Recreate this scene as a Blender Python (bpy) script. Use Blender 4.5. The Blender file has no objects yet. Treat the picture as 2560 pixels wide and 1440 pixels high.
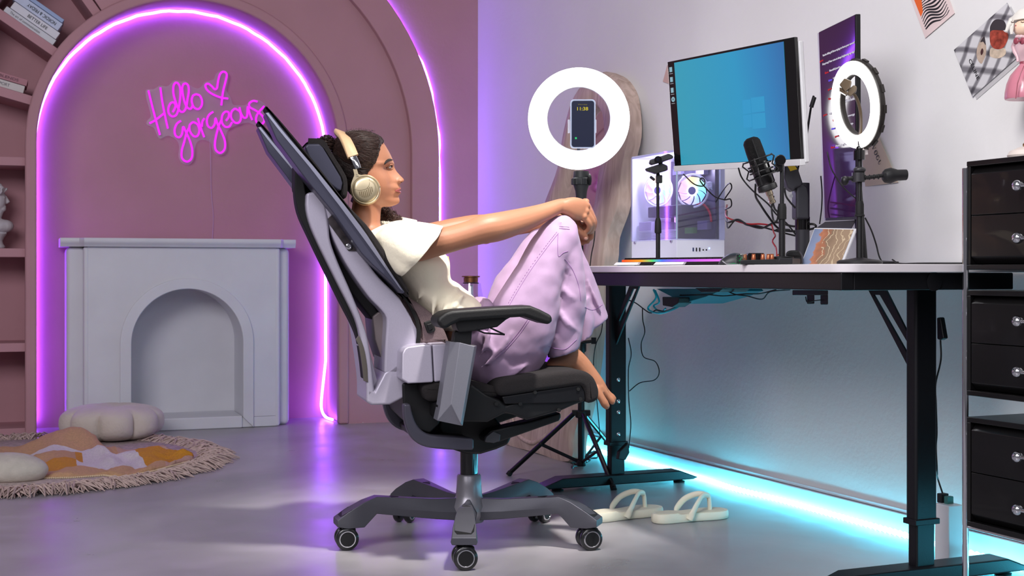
import bpy, bmesh, math, random
from mathutils import Vector as V, Matrix, noise
from mathutils.bvhtree import BVHTree
random.seed(7)
SC = bpy.context.scene
COL = SC.collection
PI = math.pi
FP, CZ, HZ = 3300.0, 0.75, 680.0          # focal length in pixels, eye height, horizon row
CAMLOC = V((0, 0, CZ))

# ---------------------------------------------------------------- camera, world, lights, exposure
cam = bpy.data.cameras.new('camera')
cam.sensor_width = 36.0
cam.lens = FP/2560*36
cam.shift_y = -(720-HZ)/2560
cam.clip_start = .05
cam.dof.use_dof = True
cam.dof.focus_distance = 3.6
cam.dof.aperture_fstop = 11
co = bpy.data.objects.new('camera', cam)
co.location = CAMLOC
co.rotation_euler = (PI/2, 0, 0)
COL.objects.link(co)
SC.camera = co
w = bpy.data.worlds.new('world')
SC.world = w
w.use_nodes = True
w.node_tree.nodes['Background'].inputs[0].default_value = (.93, .90, 1, 1)
w.node_tree.nodes['Background'].inputs[1].default_value = .15
SC.view_settings.view_transform = 'Standard'
SC.view_settings.look = 'None'
SC.view_settings.exposure = 0
SC.view_settings.gamma = 1
SC.view_settings.use_curve_mapping = False

def light(name, kind, loc, target, energy, color, size=.5, size_y=None, spot=None, blend=.1, spread=None):
    l = bpy.data.lights.new(name, kind)
    l.energy = energy
    l.color = color
    if kind == 'AREA':
        l.shape = 'RECTANGLE'
        l.size = size
        l.size_y = size_y or size
        if spread: l.spread = spread
    else:
        l.shadow_soft_size = size
    if kind == 'SPOT':
        l.spot_size = spot
        l.spot_blend = blend
    o = bpy.data.objects.new(name, l)
    o.location = loc
    o.rotation_euler = (V(target)-V(loc)).to_track_quat('-Z', 'Y').to_euler()
    COL.objects.link(o)
    return o

# studio softboxes of the room and one hard key on the sitter
light('softbox_front', 'AREA', (-1.9, .2, 2.7), (-1.7, 5.2, .7), 112, (.97, .94, 1), 2.2, 1.6)
light('softbox_desk_wall', 'AREA', (-.3, 1.2, 2.9), (1.35, 3.35, 1.55), 17, (1, .97, .95), .9, .9, spread=1.6)
light('key_spot', 'SPOT', (.72, 2.55, 3.7), (.0, 3.62, .85), 1000, (1, .95, .90), .13, spot=.42, blend=1.0)
light('low_front_fill', 'AREA', (.4, .3, 1.9), (0, 3.6, .7), 14, (.9, .9, 1), 1.4, 1.0)

# ---------------------------------------------------------------- helpers: rays and frames
def ray(px, py):
    return V(((px-1280)/FP, 1, -(py-HZ)/FP))
def P(px, py, Y):
    return CAMLOC + ray(px, py)*Y
def FL(px, py, z=0.0):
    return P(px, py, (CZ-z)*FP/(py-HZ))
def onp(px, py, pt, n):
    d = ray(px, py)
    return CAMLOC + d*((V(pt)-CAMLOC).dot(n)/d.dot(n))
UP = V((0, 0, 1))
CN = V((-.175, 6.78, 0))                     # corner of the two walls
PL = V((-.9373, -.348, 0)).normalized()      # along the pink wall, leftwards
NL = V((.348, -.9373, 0)).normalized()       # out of the pink wall
QR = V((.3969, -.918, 0)).normalized()       # along the white wall, towards the camera
MR = V((-.918, -.3969, 0)).normalized()      # out of the white wall
def WL(u, z, n=0.0): return CN + PL*u + UP*z + NL*n
def WR(v, z, d=0.0): return CN + QR*v + UP*z + MR*d
def wl(px, py, n=0.0):
    return onp(px, py, CN+NL*n, NL)
def wr(px, py, d=0.0):
    return onp(px, py, CN+MR*d, MR)
def luz(p):
    r = p-CN
    return r.dot(PL), p.z

# ---------------------------------------------------------------- helpers: materials
MATS = {}
def lin(c):
    return tuple((x/12.92 if x <= .04045 else ((x+.055)/1.055)**2.4) for x in c)
def mat(name, rgb, rough=.5, metal=0.0, noise_amt=.06, scale=8.0, bump=0.0, bscale=60.0, coat=0.0, sheen=0.0, emis=None, es=0.0, alpha=1.0, trans=0.0, ior=1.45, sss=0.0):
    """principled material; rgb 0-255 sRGB; procedural mottling and bump"""
    if name in MATS: return MATS[name]
    m = bpy.data.materials.new(name)
    m.use_nodes = True
    nt = m.node_tree
    b = nt.nodes['Principled BSDF']
    c = lin([x/255 for x in rgb])
    b.inputs['Roughness'].default_value = rough
    b.inputs['Metallic'].default_value = metal
    b.inputs['IOR'].default_value = ior
    b.inputs['Coat Weight'].default_value = coat
    b.inputs['Sheen Weight'].default_value = sheen
    b.inputs['Alpha'].default_value = alpha
    b.inputs['Transmission Weight'].default_value = trans
    if sss:
        b.inputs['Subsurface Weight'].default_value = sss
        b.inputs['Subsurface Radius'].default_value = (.6, .25, .12)
        b.inputs['Subsurface Scale'].default_value = .012
    if emis:
        b.inputs['Emission Color'].default_value = (*emis, 1)
        b.inputs['Emission Strength'].default_value = es
    tc = nt.nodes.new('ShaderNodeTexCoord')
    n = nt.nodes.new('ShaderNodeTexNoise')
    n.inputs['Scale'].default_value = scale
    n.inputs['Detail'].default_value = 5
    nt.links.new(tc.outputs['Object'], n.inputs['Vector'])
    r = nt.nodes.new('ShaderNodeValToRGB')
    r.color_ramp.elements[0].position = .3
    r.color_ramp.elements[1].position = .7
    r.color_ramp.elements[0].color = (*[x*(1-noise_amt) for x in c], 1)
    r.color_ramp.elements[1].color = (*[min(1, x*(1+noise_amt)) for x in c], 1)
    nt.links.new(n.outputs['Fac'], r.inputs['Fac'])
    nt.links.new(r.outputs['Color'], b.inputs['Base Color'])
    if bump:
        n2 = nt.nodes.new('ShaderNodeTexNoise')
        n2.inputs['Scale'].default_value = bscale
        n2.inputs['Detail'].default_value = 4
        nt.links.new(tc.outputs['Object'], n2.inputs['Vector'])
        bp = nt.nodes.new('ShaderNodeBump')
        bp.inputs['Strength'].default_value = bump
        bp.inputs['Distance'].default_value = .01
        nt.links.new(n2.outputs['Fac'], bp.inputs['Height'])
        nt.links.new(bp.outputs['Normal'], b.inputs['Normal'])
    MATS[name] = m
    return m
def emat(name, rgb, s):
    """plain emitter; rgb linear"""
    if name in MATS: return MATS[name]
    m = bpy.data.materials.new(name)
    m.use_nodes = True
    nt = m.node_tree
    nt.nodes.clear()
    o = nt.nodes.new('ShaderNodeOutputMaterial')
    e = nt.nodes.new('ShaderNodeEmission')
    e.inputs[0].default_value = (*rgb, 1)
    e.inputs[1].default_value = s
    nt.links.new(e.outputs[0], o.inputs[0])
    MATS[name] = m
    return m
def clearmat(name, tint=(1, 1, 1), gloss=.12, rough=.05, haze=0.0, hazecol=(.8, .8, .8)):
    """thin clear pane: transparent with a sharp reflection and optional frosting"""
    if name in MATS: return MATS[name]
    m = bpy.data.materials.new(name)
    m.use_nodes = True
    nt = m.node_tree
    nt.nodes.clear()
    o = nt.nodes.new('ShaderNodeOutputMaterial')
    t = nt.nodes.new('ShaderNodeBsdfTransparent')
    t.inputs[0].default_value = (*tint, 1)
    g = nt.nodes.new('ShaderNodeBsdfGlossy')
    g.inputs['Roughness'].default_value = rough
    mx = nt.nodes.new('ShaderNodeMixShader')
    mx.inputs[0].default_value = gloss
    nt.links.new(t.outputs[0], mx.inputs[1])
    nt.links.new(g.outputs[0], mx.inputs[2])
    last = mx
    if haze:
        d = nt.nodes.new('ShaderNodeBsdfDiffuse')
        d.inputs[0].default_value = (*hazecol, 1)
        m2 = nt.nodes.new('ShaderNodeMixShader')
        m2.inputs[0].default_value = haze
        nt.links.new(mx.outputs[0], m2.inputs[1])
        nt.links.new(d.outputs[0], m2.inputs[2])
        last = m2
    nt.links.new(last.outputs[0], o.inputs[0])
    MATS[name] = m
    return m

# ---------------------------------------------------------------- helpers: objects
WLOC = {}
def thing(name, label, cat, loc, group=None):
    o = bpy.data.objects.new(name, None)
    o.empty_display_size = .05
    COL.objects.link(o)
    o.location = loc
    WLOC[o.name] = V(loc)
    o['label'] = label
    o['category'] = cat
    if group: o['group'] = group
    return o
def tag(o, label, cat=None, group=None, kind=None):
    if label: o['label'] = label
    if cat: o['category'] = cat
    if group: o['group'] = group
    if kind: o['kind'] = kind
    return o
def link_mesh(name, me, parent):
    if len(me.vertices):
        lo = V([min(v.co[i] for v in me.vertices) for i in range(3)])
        hi = V([max(v.co[i] for v in me.vertices) for i in range(3)])
        c = V(((lo.x+hi.x)/2, (lo.y+hi.y)/2, lo.z))
    else:
        c = V((0, 0, 0))
    me.transform(Matrix.Translation(-c))
    o = bpy.data.objects.new(name, me)
    COL.objects.link(o)
    if parent:
        o.parent = parent
        o.location = c-WLOC[parent.name]
    else:
        o.location = c
    WLOC[o.name] = c
    return o
def obj(name, bm, m, parent=None, ang=35, bevel=0, seg=2, sub=0, label=None, solid=0):
    bmesh.ops.recalc_face_normals(bm, faces=bm.faces)
    me = bpy.data.meshes.new(name)
    bm.to_mesh(me)
    bm.free()
    for mm in (m if isinstance(m, (list, tuple)) else [m]):
        me.materials.append(mm)
    if ang:
        me.polygons.foreach_set('use_smooth', [True]*len(me.polygons))
        me.set_sharp_from_angle(angle=math.radians(ang))
    o = link_mesh(name, me, parent)
    if solid:
        s = o.modifiers.new('s', 'SOLIDIFY')
        s.thickness = solid
        s.offset = 0
    if bevel:
        b = o.modifiers.new('b', 'BEVEL')
        b.width = bevel
        b.segments = seg
        b.limit_method = 'ANGLE'
        b.angle_limit = math.radians(35)
        b.harden_normals = True
    if sub:
        s = o.modifiers.new('u', 'SUBSURF')
        s.levels = s.render_levels = sub
    if label: o['label'] = label
    return o
def B(): return bmesh.new()
def face(bm, vs, mi=0):
    try:
        f = bm.faces.new(vs)
        f.material_index = mi
        return f
    except ValueError:
        return None
def box(bm, c, ax, h, mi=0):
    """centre, three axes, three half sizes"""
    c = V(c)
    vs = [bm.verts.new(c+ax[0]*(h[0]*i)+ax[1]*(h[1]*j)+ax[2]*(h[2]*k)) for i in (-1, 1) for j in (-1, 1) for k in (-1, 1)]
    for q in ((0, 1, 3, 2), (4, 6, 7, 5), (0, 4, 5, 1), (2, 3, 7, 6), (0, 2, 6, 4), (1, 5, 7, 3)):
        face(bm, [vs[i] for i in q], mi)
    return bm
AX = (V((1, 0, 0)), V((0, 1, 0)), UP)
AR = (QR, MR, UP)
ALx = (PL, NL, UP)
def span(bm, frame, a, b, mi=0):
    """box between two corners given in a frame function (x, z, n)"""
    pts = [frame(x, z, n) for x in (a[0], b[0]) for z in (a[1], b[1]) for n in (a[2], b[2])]
    vs = [bm.verts.new(p) for p in pts]
    for q in ((0, 1, 3, 2), (4, 6, 7, 5), (0, 4, 5, 1), (2, 3, 7, 6), (0, 2, 6, 4), (1, 5, 7, 3)):
        face(bm, [vs[i] for i in q], mi)
    return bm
def prism(bm, pts, off, mi=0):
    a = [bm.verts.new(p) for p in pts]
    b = [bm.verts.new(V(p)+off) for p in pts]
    face(bm, a[::-1], mi)
    face(bm, b, mi)
    n = len(pts)
    for i in range(n):
        face(bm, (a[i], a[(i+1) % n], b[(i+1) % n], b[i]), mi)
    return bm
def strip(bm, L, R, off, closed=False, mi=0):
    """thick band between two point lists of one length"""
    n = len(L)
    v = [[bm.verts.new(V(p)+o) for p in X] for X in (L, R) for o in (V((0, 0, 0)), off)]
    la, lb, ra, rb = v
    rng = range(n if closed else n-1)
    for i in rng:
        j = (i+1) % n
        face(bm, (la[i], la[j], ra[j], ra[i]), mi)
        face(bm, (lb[i], rb[i], rb[j], lb[j]), mi)
        face(bm, (la[i], lb[i], lb[j], la[j]), mi)
        face(bm, (ra[i], ra[j], rb[j], rb[i]), mi)
    if not closed:
        for i in (0, n-1):
            face(bm, (la[i], ra[i], rb[i], lb[i]), mi)
    return bm
def cr(pts, k=6, closed=False):
    """Catmull-Rom through points"""
    pts = [V(p) for p in pts]
    n = len(pts)
    out = []
    for i in range(n if closed else n-1):
        if closed:
            p0, p1, p2, p3 = pts[(i-1) % n], pts[i], pts[(i+1) % n], pts[(i+2) % n]
        else:
            p1, p2 = pts[i], pts[i+1]
            p0 = pts[i-1] if i else p1*2-p2
            p3 = pts[i+2] if i+2 < n else p2*2-p1
        for j in range(k):
            t = j/k
            out.append(.5*((2*p1)+(p2-p0)*t+(2*p0-5*p1+4*p2-p3)*t*t+(3*p1-p0-3*p2+p3)*t**3))
    if not closed: out.append(pts[-1])
    return out
def loft(bm, rings, caps=True, mi=0, closed=False):
    """rings: lists of points of one length"""
    vr = [[bm.verts.new(p) for p in r] for r in rings]
    n = len(vr[0])
    m = len(vr)
    for a in range(m if closed else m-1):
        b = (a+1) % m
        for i in range(n):
            face(bm, (vr[a][i], vr[a][(i+1) % n], vr[b][(i+1) % n], vr[b][i]), mi)
    if caps and not closed:
        face(bm, vr[0][::-1], mi)
        face(bm, vr[-1], mi)
    return bm
def circ(c, a, b, n=16, ph=0):
    return [V(c)+a*math.cos(2*PI*i/n+ph)+b*math.sin(2*PI*i/n+ph) for i in range(n)]
def tube(bm, pts, r, n=8, caps=True, closed=False, mi=0, flat=1.0, ref=None):
    pts = [V(p) for p in pts]
    m = len(pts)
    rs = r if isinstance(r, (list, tuple)) else [r]*m
    rings = []
    prev = None
    for i, p in enumerate(pts):
        if closed: t = pts[(i+1) % m]-pts[(i-1) % m]
        else: t = pts[min(i+1, m-1)]-pts[max(i-1, 0)]
        if t.length < 1e-9: t = V((0, 0, 1))
        t.normalize()
        if ref is not None: a = V(ref)
        elif prev is None: a = V((0, 0, 1)) if abs(t.z) < .9 else V((1, 0, 0))
        else: a = prev
        a = (a-t*a.dot(t))
        if a.length < 1e-6: a = t.orthogonal()
        a.normalize()
        prev = a
        b = t.cross(a)
        rings.append(circ(p, a*rs[i], b*rs[i]*flat, n))
    return loft(bm, rings, caps, mi, closed)
def rod(bm, a, b, r, r2=None, n=14, mi=0):
    return tube(bm, [a, b], [r, r if r2 is None else r2], n, mi=mi)
def lathe(bm, c, prof, ax=UP, n=24, mi=0, closed=False):
    """prof: (radius, height) list"""
    ax = V(ax).normalized()
    a = ax.orthogonal().normalized()
    b = ax.cross(a)
    rings = [circ(V(c)+ax*h, a*max(r, 1e-5), b*max(r, 1e-5), n) for r, h in prof]
    return loft(bm, rings, not closed, mi, closed)
def torus(bm, c, ax, R, r, n=40, k=10, mi=0):
    ax = V(ax).normalized()
    a = ax.orthogonal().normalized()
    b = ax.cross(a)
    return tube(bm, [V(c)+a*R*math.cos(2*PI*i/n)+b*R*math.sin(2*PI*i/n) for i in range(n)], r, k, closed=True, mi=mi)
def ball(bm, c, r, ax=AX, nu=16, nv=10, mi=0):
    r = r if isinstance(r, (tuple, list)) else (r, r, r)
    rings = []
    for j in range(1, nv):
        t = PI*j/nv
        rings.append([V(c)+ax[0]*(r[0]*math.sin(t)*math.cos(2*PI*i/nu))+ax[1]*(r[1]*math.sin(t)*math.sin(2*PI*i/nu))+ax[2]*(r[2]*math.cos(t)) for i in range(nu)])
    vr = [[bm.verts.new(p) for p in q] for q in rings]
    top = bm.verts.new(V(c)+ax[2]*r[2])
    bot = bm.verts.new(V(c)-ax[2]*r[2])
    for i in range(nu):
        k = (i+1) % nu
        face(bm, (top, vr[0][i], vr[0][k]), mi)
        face(bm, (bot, vr[-1][k], vr[-1][i]), mi)
        for j in range(nv-2):
            face(bm, (vr[j][i], vr[j+1][i], vr[j+1][k], vr[j][k]), mi)
    return bm
def resamp(pts, n, closed=True):
    pts = [V(p) for p in pts]
    if closed: pts = pts+[pts[0]]
    L = [0]
    for a, b in zip(pts, pts[1:]): L.append(L[-1]+(b-a).length)
    out = []
    m = n if closed else n-1
    for i in range(n):
        t = L[-1]*i/m
        k = 0
        while k < len(L)-2 and L[k+1] < t: k += 1
        s = (t-L[k])/max(L[k+1]-L[k], 1e-9)
        out.append(pts[k].lerp(pts[k+1], min(1, s)))
    return out
def text(name, s, origin, xd, yd, m, parent, width=None, height=None, depth=.0006, label=None, bold=0.0, shear=0.0):
    """flat lettering; origin is the lower left corner"""
    cu = bpy.data.curves.new('t', 'FONT')
    cu.body = s
    cu.extrude = .02
    cu.offset = bold
    cu.shear = shear
    o = bpy.data.objects.new('t', cu)
    me = bpy.data.meshes.new_from_object(o)
    bpy.data.objects.remove(o)
    xs = [v.co.x for v in me.vertices]
    ys = [v.co.y for v in me.vertices]
    x0, x1, y0, y1 = min(xs), max(xs), min(ys), max(ys)
    sx = (width/(x1-x0)) if width else height/(y1-y0)
    sy = (height/(y1-y0)) if height else sx
    xd, yd = V(xd).normalized(), V(yd).normalized()
    nn = xd.cross(yd)
    for v in me.vertices:
        q = v.co
        v.co = V(origin)+xd*((q.x-x0)*sx)+yd*((q.y-y0)*sy)+nn*(q.z/.02*depth)
    me.materials.clear()
    me.materials.append(m)
    o = link_mesh(name, me, parent)
    if label: o['label'] = label
    return o
def voxel(bm, size, smooth=0, fac=.5):
    """overlapping closed shells to one continuous surface"""
    bmesh.ops.recalc_face_normals(bm, faces=bm.faces)
    me = bpy.data.meshes.new('v')
    bm.to_mesh(me)
    bm.free()
    o = bpy.data.objects.new('v', me)
    ts = bpy.data.scenes.new('scratch')
    ts.collection.objects.link(o)
    r = o.modifiers.new('r', 'REMESH')
    r.mode = 'VOXEL'
    r.voxel_size = size
    r.use_smooth_shade = True
    if smooth:
        s = o.modifiers.new('s', 'SMOOTH')
        s.factor = fac
        s.iterations = smooth
    with bpy.context.temp_override(scene=ts, view_layer=ts.view_layers[0]):
        dg = bpy.context.evaluated_depsgraph_get()
        m2 = bpy.data.meshes.new_from_object(o.evaluated_get(dg))
    bpy.data.objects.remove(o)
    bpy.data.scenes.remove(ts)
    return m2
def mesh_obj(name, me, m, parent, label=None):
    me.materials.clear()
    for mm in (m if isinstance(m, (list, tuple)) else [m]): me.materials.append(mm)
    me.polygons.foreach_set('use_smooth', [True]*len(me.polygons))
    o = link_mesh(name, me, parent)
    if label: o['label'] = label
    return o
def displace(me, fn):
    nr = [v.normal.copy() for v in me.vertices]
    cs = [v.co.copy() for v in me.vertices]
    flat = []
    for c, n_ in zip(cs, nr):
        flat.extend(c+n_*fn(c))
    me.vertices.foreach_set('co', flat)
    me.update()
def bvh(me):
    return BVHTree.FromPolygons([v.co.copy() for v in me.vertices], [tuple(p.vertices) for p in me.polygons])
def hit(tree, px, py, lift=0.0):
    d = ray(px, py).normalized()
    r = tree.ray_cast(CAMLOC, d)
    return (r[0]-d*lift) if r[0] is not None else None

# ================================================================ SETTING
M_pink = mat('pink_plaster', (182, 136, 144), .75, noise_amt=.05, scale=3, bump=.10, bscale=40)
M_white = mat('white_wall_paint', (226, 225, 224), .55, noise_amt=.03, scale=2, bump=.12, bscale=55)
M_trim = mat('white_gloss_trim', (214, 216, 222), .4, noise_amt=.05, scale=6, bump=.15, bscale=30)
M_mantel = mat('mantel_paint', (214, 214, 220), .5, noise_amt=.04, scale=5, bump=.06, bscale=25)
M_black = mat('black_plastic', (17, 17, 19), .45, bump=.05, bscale=300)
M_blackmetal = mat('black_powder_coat', (22, 22, 26), .42, metal=.3, bump=.05, bscale=400)
M_blackgloss = mat('black_gloss', (12, 11, 12), .16, coat=.4)
M_rubber = mat('black_rubber', (14, 14, 15), .7)
M_chrome = mat('chrome', (225, 225, 230), .06, metal=1, noise_amt=.01)
M_silver = mat('silver_metal', (190, 190, 195), .3, metal=1, noise_amt=.02)
M_cable = mat('black_cable', (15, 15, 17), .5)
E_purple = emat('purple_led', (.29, .075, 1.0), 33)
E_purple2 = emat('purple_led_outer', (.26, .075, 1.0), 40)
E_cyan = emat('cyan_led', (.09, .74, 1.0), 23)

# concrete floor
def floor_mat():
    m = bpy.data.materials.new('polished_concrete')
    m.use_nodes = True
    nt = m.node_tree
    b = nt.nodes['Principled BSDF']
    tc = nt.nodes.new('ShaderNodeTexCoord')
    def noi(s, d=6, dist=0):
        n = nt.nodes.new('ShaderNodeTexNoise')
        n.inputs['Scale'].default_value = s
        n.inputs['Detail'].default_value = d
        n.inputs['Distortion'].default_value = dist
        nt.links.new(tc.outputs['Object'], n.inputs['Vector'])
        return n
    n1, n2, n3 = noi(1.3, 8, .6), noi(7, 8, .4), noi(90, 3)
    mx = nt.nodes.new('ShaderNodeMath'); mx.operation = 'ADD'
    ml = nt.nodes.new('ShaderNodeMath'); ml.operation = 'MULTIPLY'; ml.inputs[1].default_value = .35
    nt.links.new(n2.outputs['Fac'], ml.inputs[0])
    nt.links.new(n1.outputs['Fac'], mx.inputs[0])
    nt.links.new(ml.outputs[0], mx.inputs[1])
    r = nt.nodes.new('ShaderNodeValToRGB')
    e = r.color_ramp.elements
    e[0].position, e[0].color = .45, (*lin((.53, .52, .535)), 1)
    e[1].position, e[1].color = .85, (*lin((.68, .665, .68)), 1)
    nt.links.new(mx.outputs[0], r.inputs['Fac'])
    nt.links.new(r.outputs['Color'], b.inputs['Base Color'])
    rr = nt.nodes.new('ShaderNodeMapRange')
    rr.inputs['To Min'].default_value, rr.inputs['To Max'].default_value = .20, .46
    nt.links.new(n2.outputs['Fac'], rr.inputs['Value'])
    nt.links.new(rr.outputs[0], b.inputs['Roughness'])
    bp = nt.nodes.new('ShaderNodeBump')
    bp.inputs['Strength'].default_value = .22
    bp.inputs['Distance'].default_value = .004
    nt.links.new(n2.outputs['Fac'], bp.inputs['Height'])
    nt.links.new(bp.outputs['Normal'], b.inputs['Normal'])
    return m
bm = B()
box(bm, (-.4, 3.2, -.05), AX, (4.2, 4.8, .05))
tag(obj('floor', bm, floor_mat(), ang=0), None, kind='structure')
bm = B()                                        # fine saw-cut joints in the concrete
for a, b in ((FL(1390, 1190), FL(2560, 1402)), (FL(1420, 1345), FL(2540, 1185))):
    pass
bm.free()

UC, ZS = 1.433, 1.34
R0, R1, R2, R3 = .70, .75, 1.065, 1.208
def arch(uc, r, zs, z0=0.0, na=48, nv=6):
    out = [(uc-r, z0+(zs-z0)*i/nv) for i in range(nv)]
    out += [(uc-r*math.cos(PI*i/na), zs+r*math.sin(PI*i/na)) for i in range(na+1)]
    out += [(uc+r, zs-(zs-z0)*(i+1)/nv) for i in range(nv)]
    return out
def frame_path(path, uc, zs, u0, u1, zt):
    out = []
    for u, z in path:
        if z <= zs: out.append((u0 if u < uc else u1, z))
        else:
            du, dz = u-uc, z-zs
            s = 1e9
            if dz > 1e-6: s = min(s, (zt-zs)/dz)
            if du > 1e-6: s = min(s, (u1-uc)/du)
            if du < -1e-6: s = min(s, (u0-uc)/du)
            out.append((uc+du*s, zs+dz*s))
    for cu, cz_ in ((u0, zt), (u1, zt)):
        k = min(range(len(out)), key=lambda i: (out[i][0]-cu)**2+(out[i][1]-cz_)**2)
        out[k] = (cu, cz_)
    return out
def W(path, n): return [WL(u, z, n) for u, z in path]

wall = None
bm = B()
a = arch(UC, 1.075, ZS)
strip(bm, W(a, 0), W(frame_path(a, UC, ZS, -.02, 4.2, 3.5), 0), -NL*.08)
wall = tag(obj('wall_left', bm, M_pink, ang=30), None, kind='structure')
bm = B()
strip(bm, W(arch(UC, R2, ZS), .06), W(arch(UC, R3, ZS), .06), -NL*.07)
obj('outer_arch_panel', bm, M_pink, wall, ang=30, bevel=.006)
# closed flush part between the arches (right side and over the top), open shelves on the left
na = 48
ia = 6+int(round(na*(180-55.5)/180))
full_i, full_o = arch(UC, R1-.01, ZS), arch(UC, R2+.005, ZS)
bm = B()
strip(bm, W(full_i[:ia+1], .022), W(full_o[:ia+1], .022), -NL*.05)
obj('arch_panel', bm, M_pink, wall, ang=30)
bm = B()
strip(bm, W(arch(UC, R0, ZS), .035), W(arch(UC, R1, ZS), .035), -NL*.06)
strip(bm, W(arch(UC, R0+.018, ZS), -.02), W(arch(UC, R1, ZS), -.02), -NL*.31)
obj('arch_band', bm, M_pink, wall, ang=30, bevel=.012, seg=3)
bm = B()
span(bm, WL, (UC-R0-.06, 0, -.345), (UC+R0+.06, ZS+R0+.06, -.32))
obj('niche_back', bm, M_pink, wall)
bm = B()
ra = arch(UC, R1-.01, ZS)
strip(bm, W(ra[ia-2:], -.27), W([(u, z) if False else (UC+(u-UC)*1.5 if z > ZS else u+.36, ZS+(z-ZS)*1.5 if z > ZS else z) for u, z in ra[ia-2:]], -.27), -NL*.03)
obj('bookcase_back', bm, M_pink, wall)
bm = B()                                       # outer cheek of the bookcase
strip(bm, W(full_o[ia:], .0), W([(u+(.02 if 1 else 0), z+.02) for u, z in full_o[ia:]], .0), -NL*.30)
obj('bookcase_side', bm, M_pink, wall, ang=30)
def polar(th, r, h=0.0):
    c, s = math.cos(math.radians(th)), math.sin(math.radians(th))
    return (UC+c*r-s*h, ZS+s*r+c*h)
for th in (54.3, 34.0, 14.9):
    bm = B()
    prism(bm, [WL(*polar(th, r, h), .012) for r, h in ((R1-.01, -.021), (R2, -.021), (R2, .021), (R1-.01, .021))], -NL*.29)
    obj('shelf_board', bm, M_pink, wall, bevel=.003)
for z in (1.253, .8375, .407, .02):
    bm = B()
    span(bm, WL, (UC+R1-.01, z-.02, -.28), (UC+R2+.01, z+.02, .012))
    obj('shelf_board', bm, M_pink, wall, bevel=.003)

bm = B()
span(bm, WR, (-.02, 0, -.08), (8.0, 3.5, 0))
wallr = tag(obj('wall_right', bm, M_white), None, kind='structure')
bm = B()
span(bm, WR, (0.0, 0, 0.001), (6.0, .060, .014))
span(bm, WR, (0.0, .062, 0.001), (6.0, .073, .009))
tag(obj('baseboard_right', bm, M_trim, bevel=.002), None, kind='structure')

# ================================================================ LED STRIPS
def strip_tube(name, pts, r, m, label, cat='led strip', parent=None):
    bm = B()
    tube(bm, pts, r, 8)
    o = obj(name, bm, m, parent, ang=60)
    if cat: tag(o, label, cat)
    return o
pa = arch(UC, .706, ZS, .03, 56, 10)
pts = []
for i, (u, z) in enumerate(pa):
    pts.append(WL(u, z+(.0 if z < 1.4 else .002*math.sin(i*1.9)), -.300-(.002 if i % 2 else 0)))
# lower right end bends off the wall onto the floor
tail = [onp(831, 1049, WL(.75, 0, -.09), NL), onp(815, 1043, WL(.75, 0, -.2), NL), onp(806, 1030, WL(.75, 0, -.28), NL), onp(803, 1010, WL(.75, 0, -.30), NL), onp(806, 975, WL(.75, 0, -.30), NL)]
pts = cr(tail, 4)+[p for p in pts if not (luz(p)[0] < UC and p.z < .22)]
strip_tube('arch_light_strip', pts, .0068, E_purple, 'glowing violet white light strip inside the niche behind the white fireplace')
pts = []
for i, (u, z) in enumerate(arch(UC, 1.0, ZS, .03, 72, 14)):
    du, dz = (u-UC), max(0, z-ZS)
    ang = math.degrees(math.atan2(dz, -du)) if dz > 0 else (0 if du < 0 else 180)
    r = 1.2260
    if 6 < ang < 14.5: r = 1.2185
    if 23 < ang < 41: r = 1.2150
    if ang == 0 and z > 1.30: r = 1.2200
    if dz > 0: p = (UC-r*math.cos(math.radians(ang)), ZS+r*math.sin(math.radians(ang)))
    else: p = (UC+(r if du > 0 else -r), z)
    pts.append(WL(p[0], p[1], .0075))
strip_tube('outer_arch_light_strip', pts, .0056, E_purple2, 'thin glowing violet strip along the edge of the outer pink arch')
# white lead of the strip across the floor
bm = B()
tube(bm, cr([FL(833, 1047, .006), FL(850, 1042, .012), FL(875, 1052, .004), FL(900, 1056, .004), FL(950, 1053, .004), FL(1010, 1051, .004), FL(1100, 1050, .004)], 6), .0032, 6)
ball(bm, FL(884, 1052, .006), .006)
tag(obj('power_lead', bm, mat('white_cable', (200, 200, 205), .5)), 'thin white lead lying on floor along foot of pink wall', 'cable')
# cyan strip along the white wall
pts = []
for i in range(60):
    v = .12+i*(5.6-.12)/59
    d = .034+.012*math.sin(v*2.1)+.02*math.exp(-((v-2.45)/.18)**2)
    pts.append(WR(v, .010, d))
fine = resamp(cr(pts, 6), 1000, False)
bm = B(); tube(bm, fine, [.0078+.0026*math.cos(i*2*PI/4) for i in range(1000)], 6)
tag(obj('floor_light_strip', bm, E_cyan, None, ang=60), 'glowing cyan light strip lying on floor along white baseboard', 'led strip')
bm = B()
tube(bm, [WR(.10+i*.03, .006, .075+.012*math.sin(i)) for i in range(30)], .005, 6)
tag(obj('spare_light_strip', bm, emat('violet_spare', (.45, .12, 1), 16)), 'short violet light strip on floor beside organic mirror and cyan strip', 'led strip')

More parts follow.
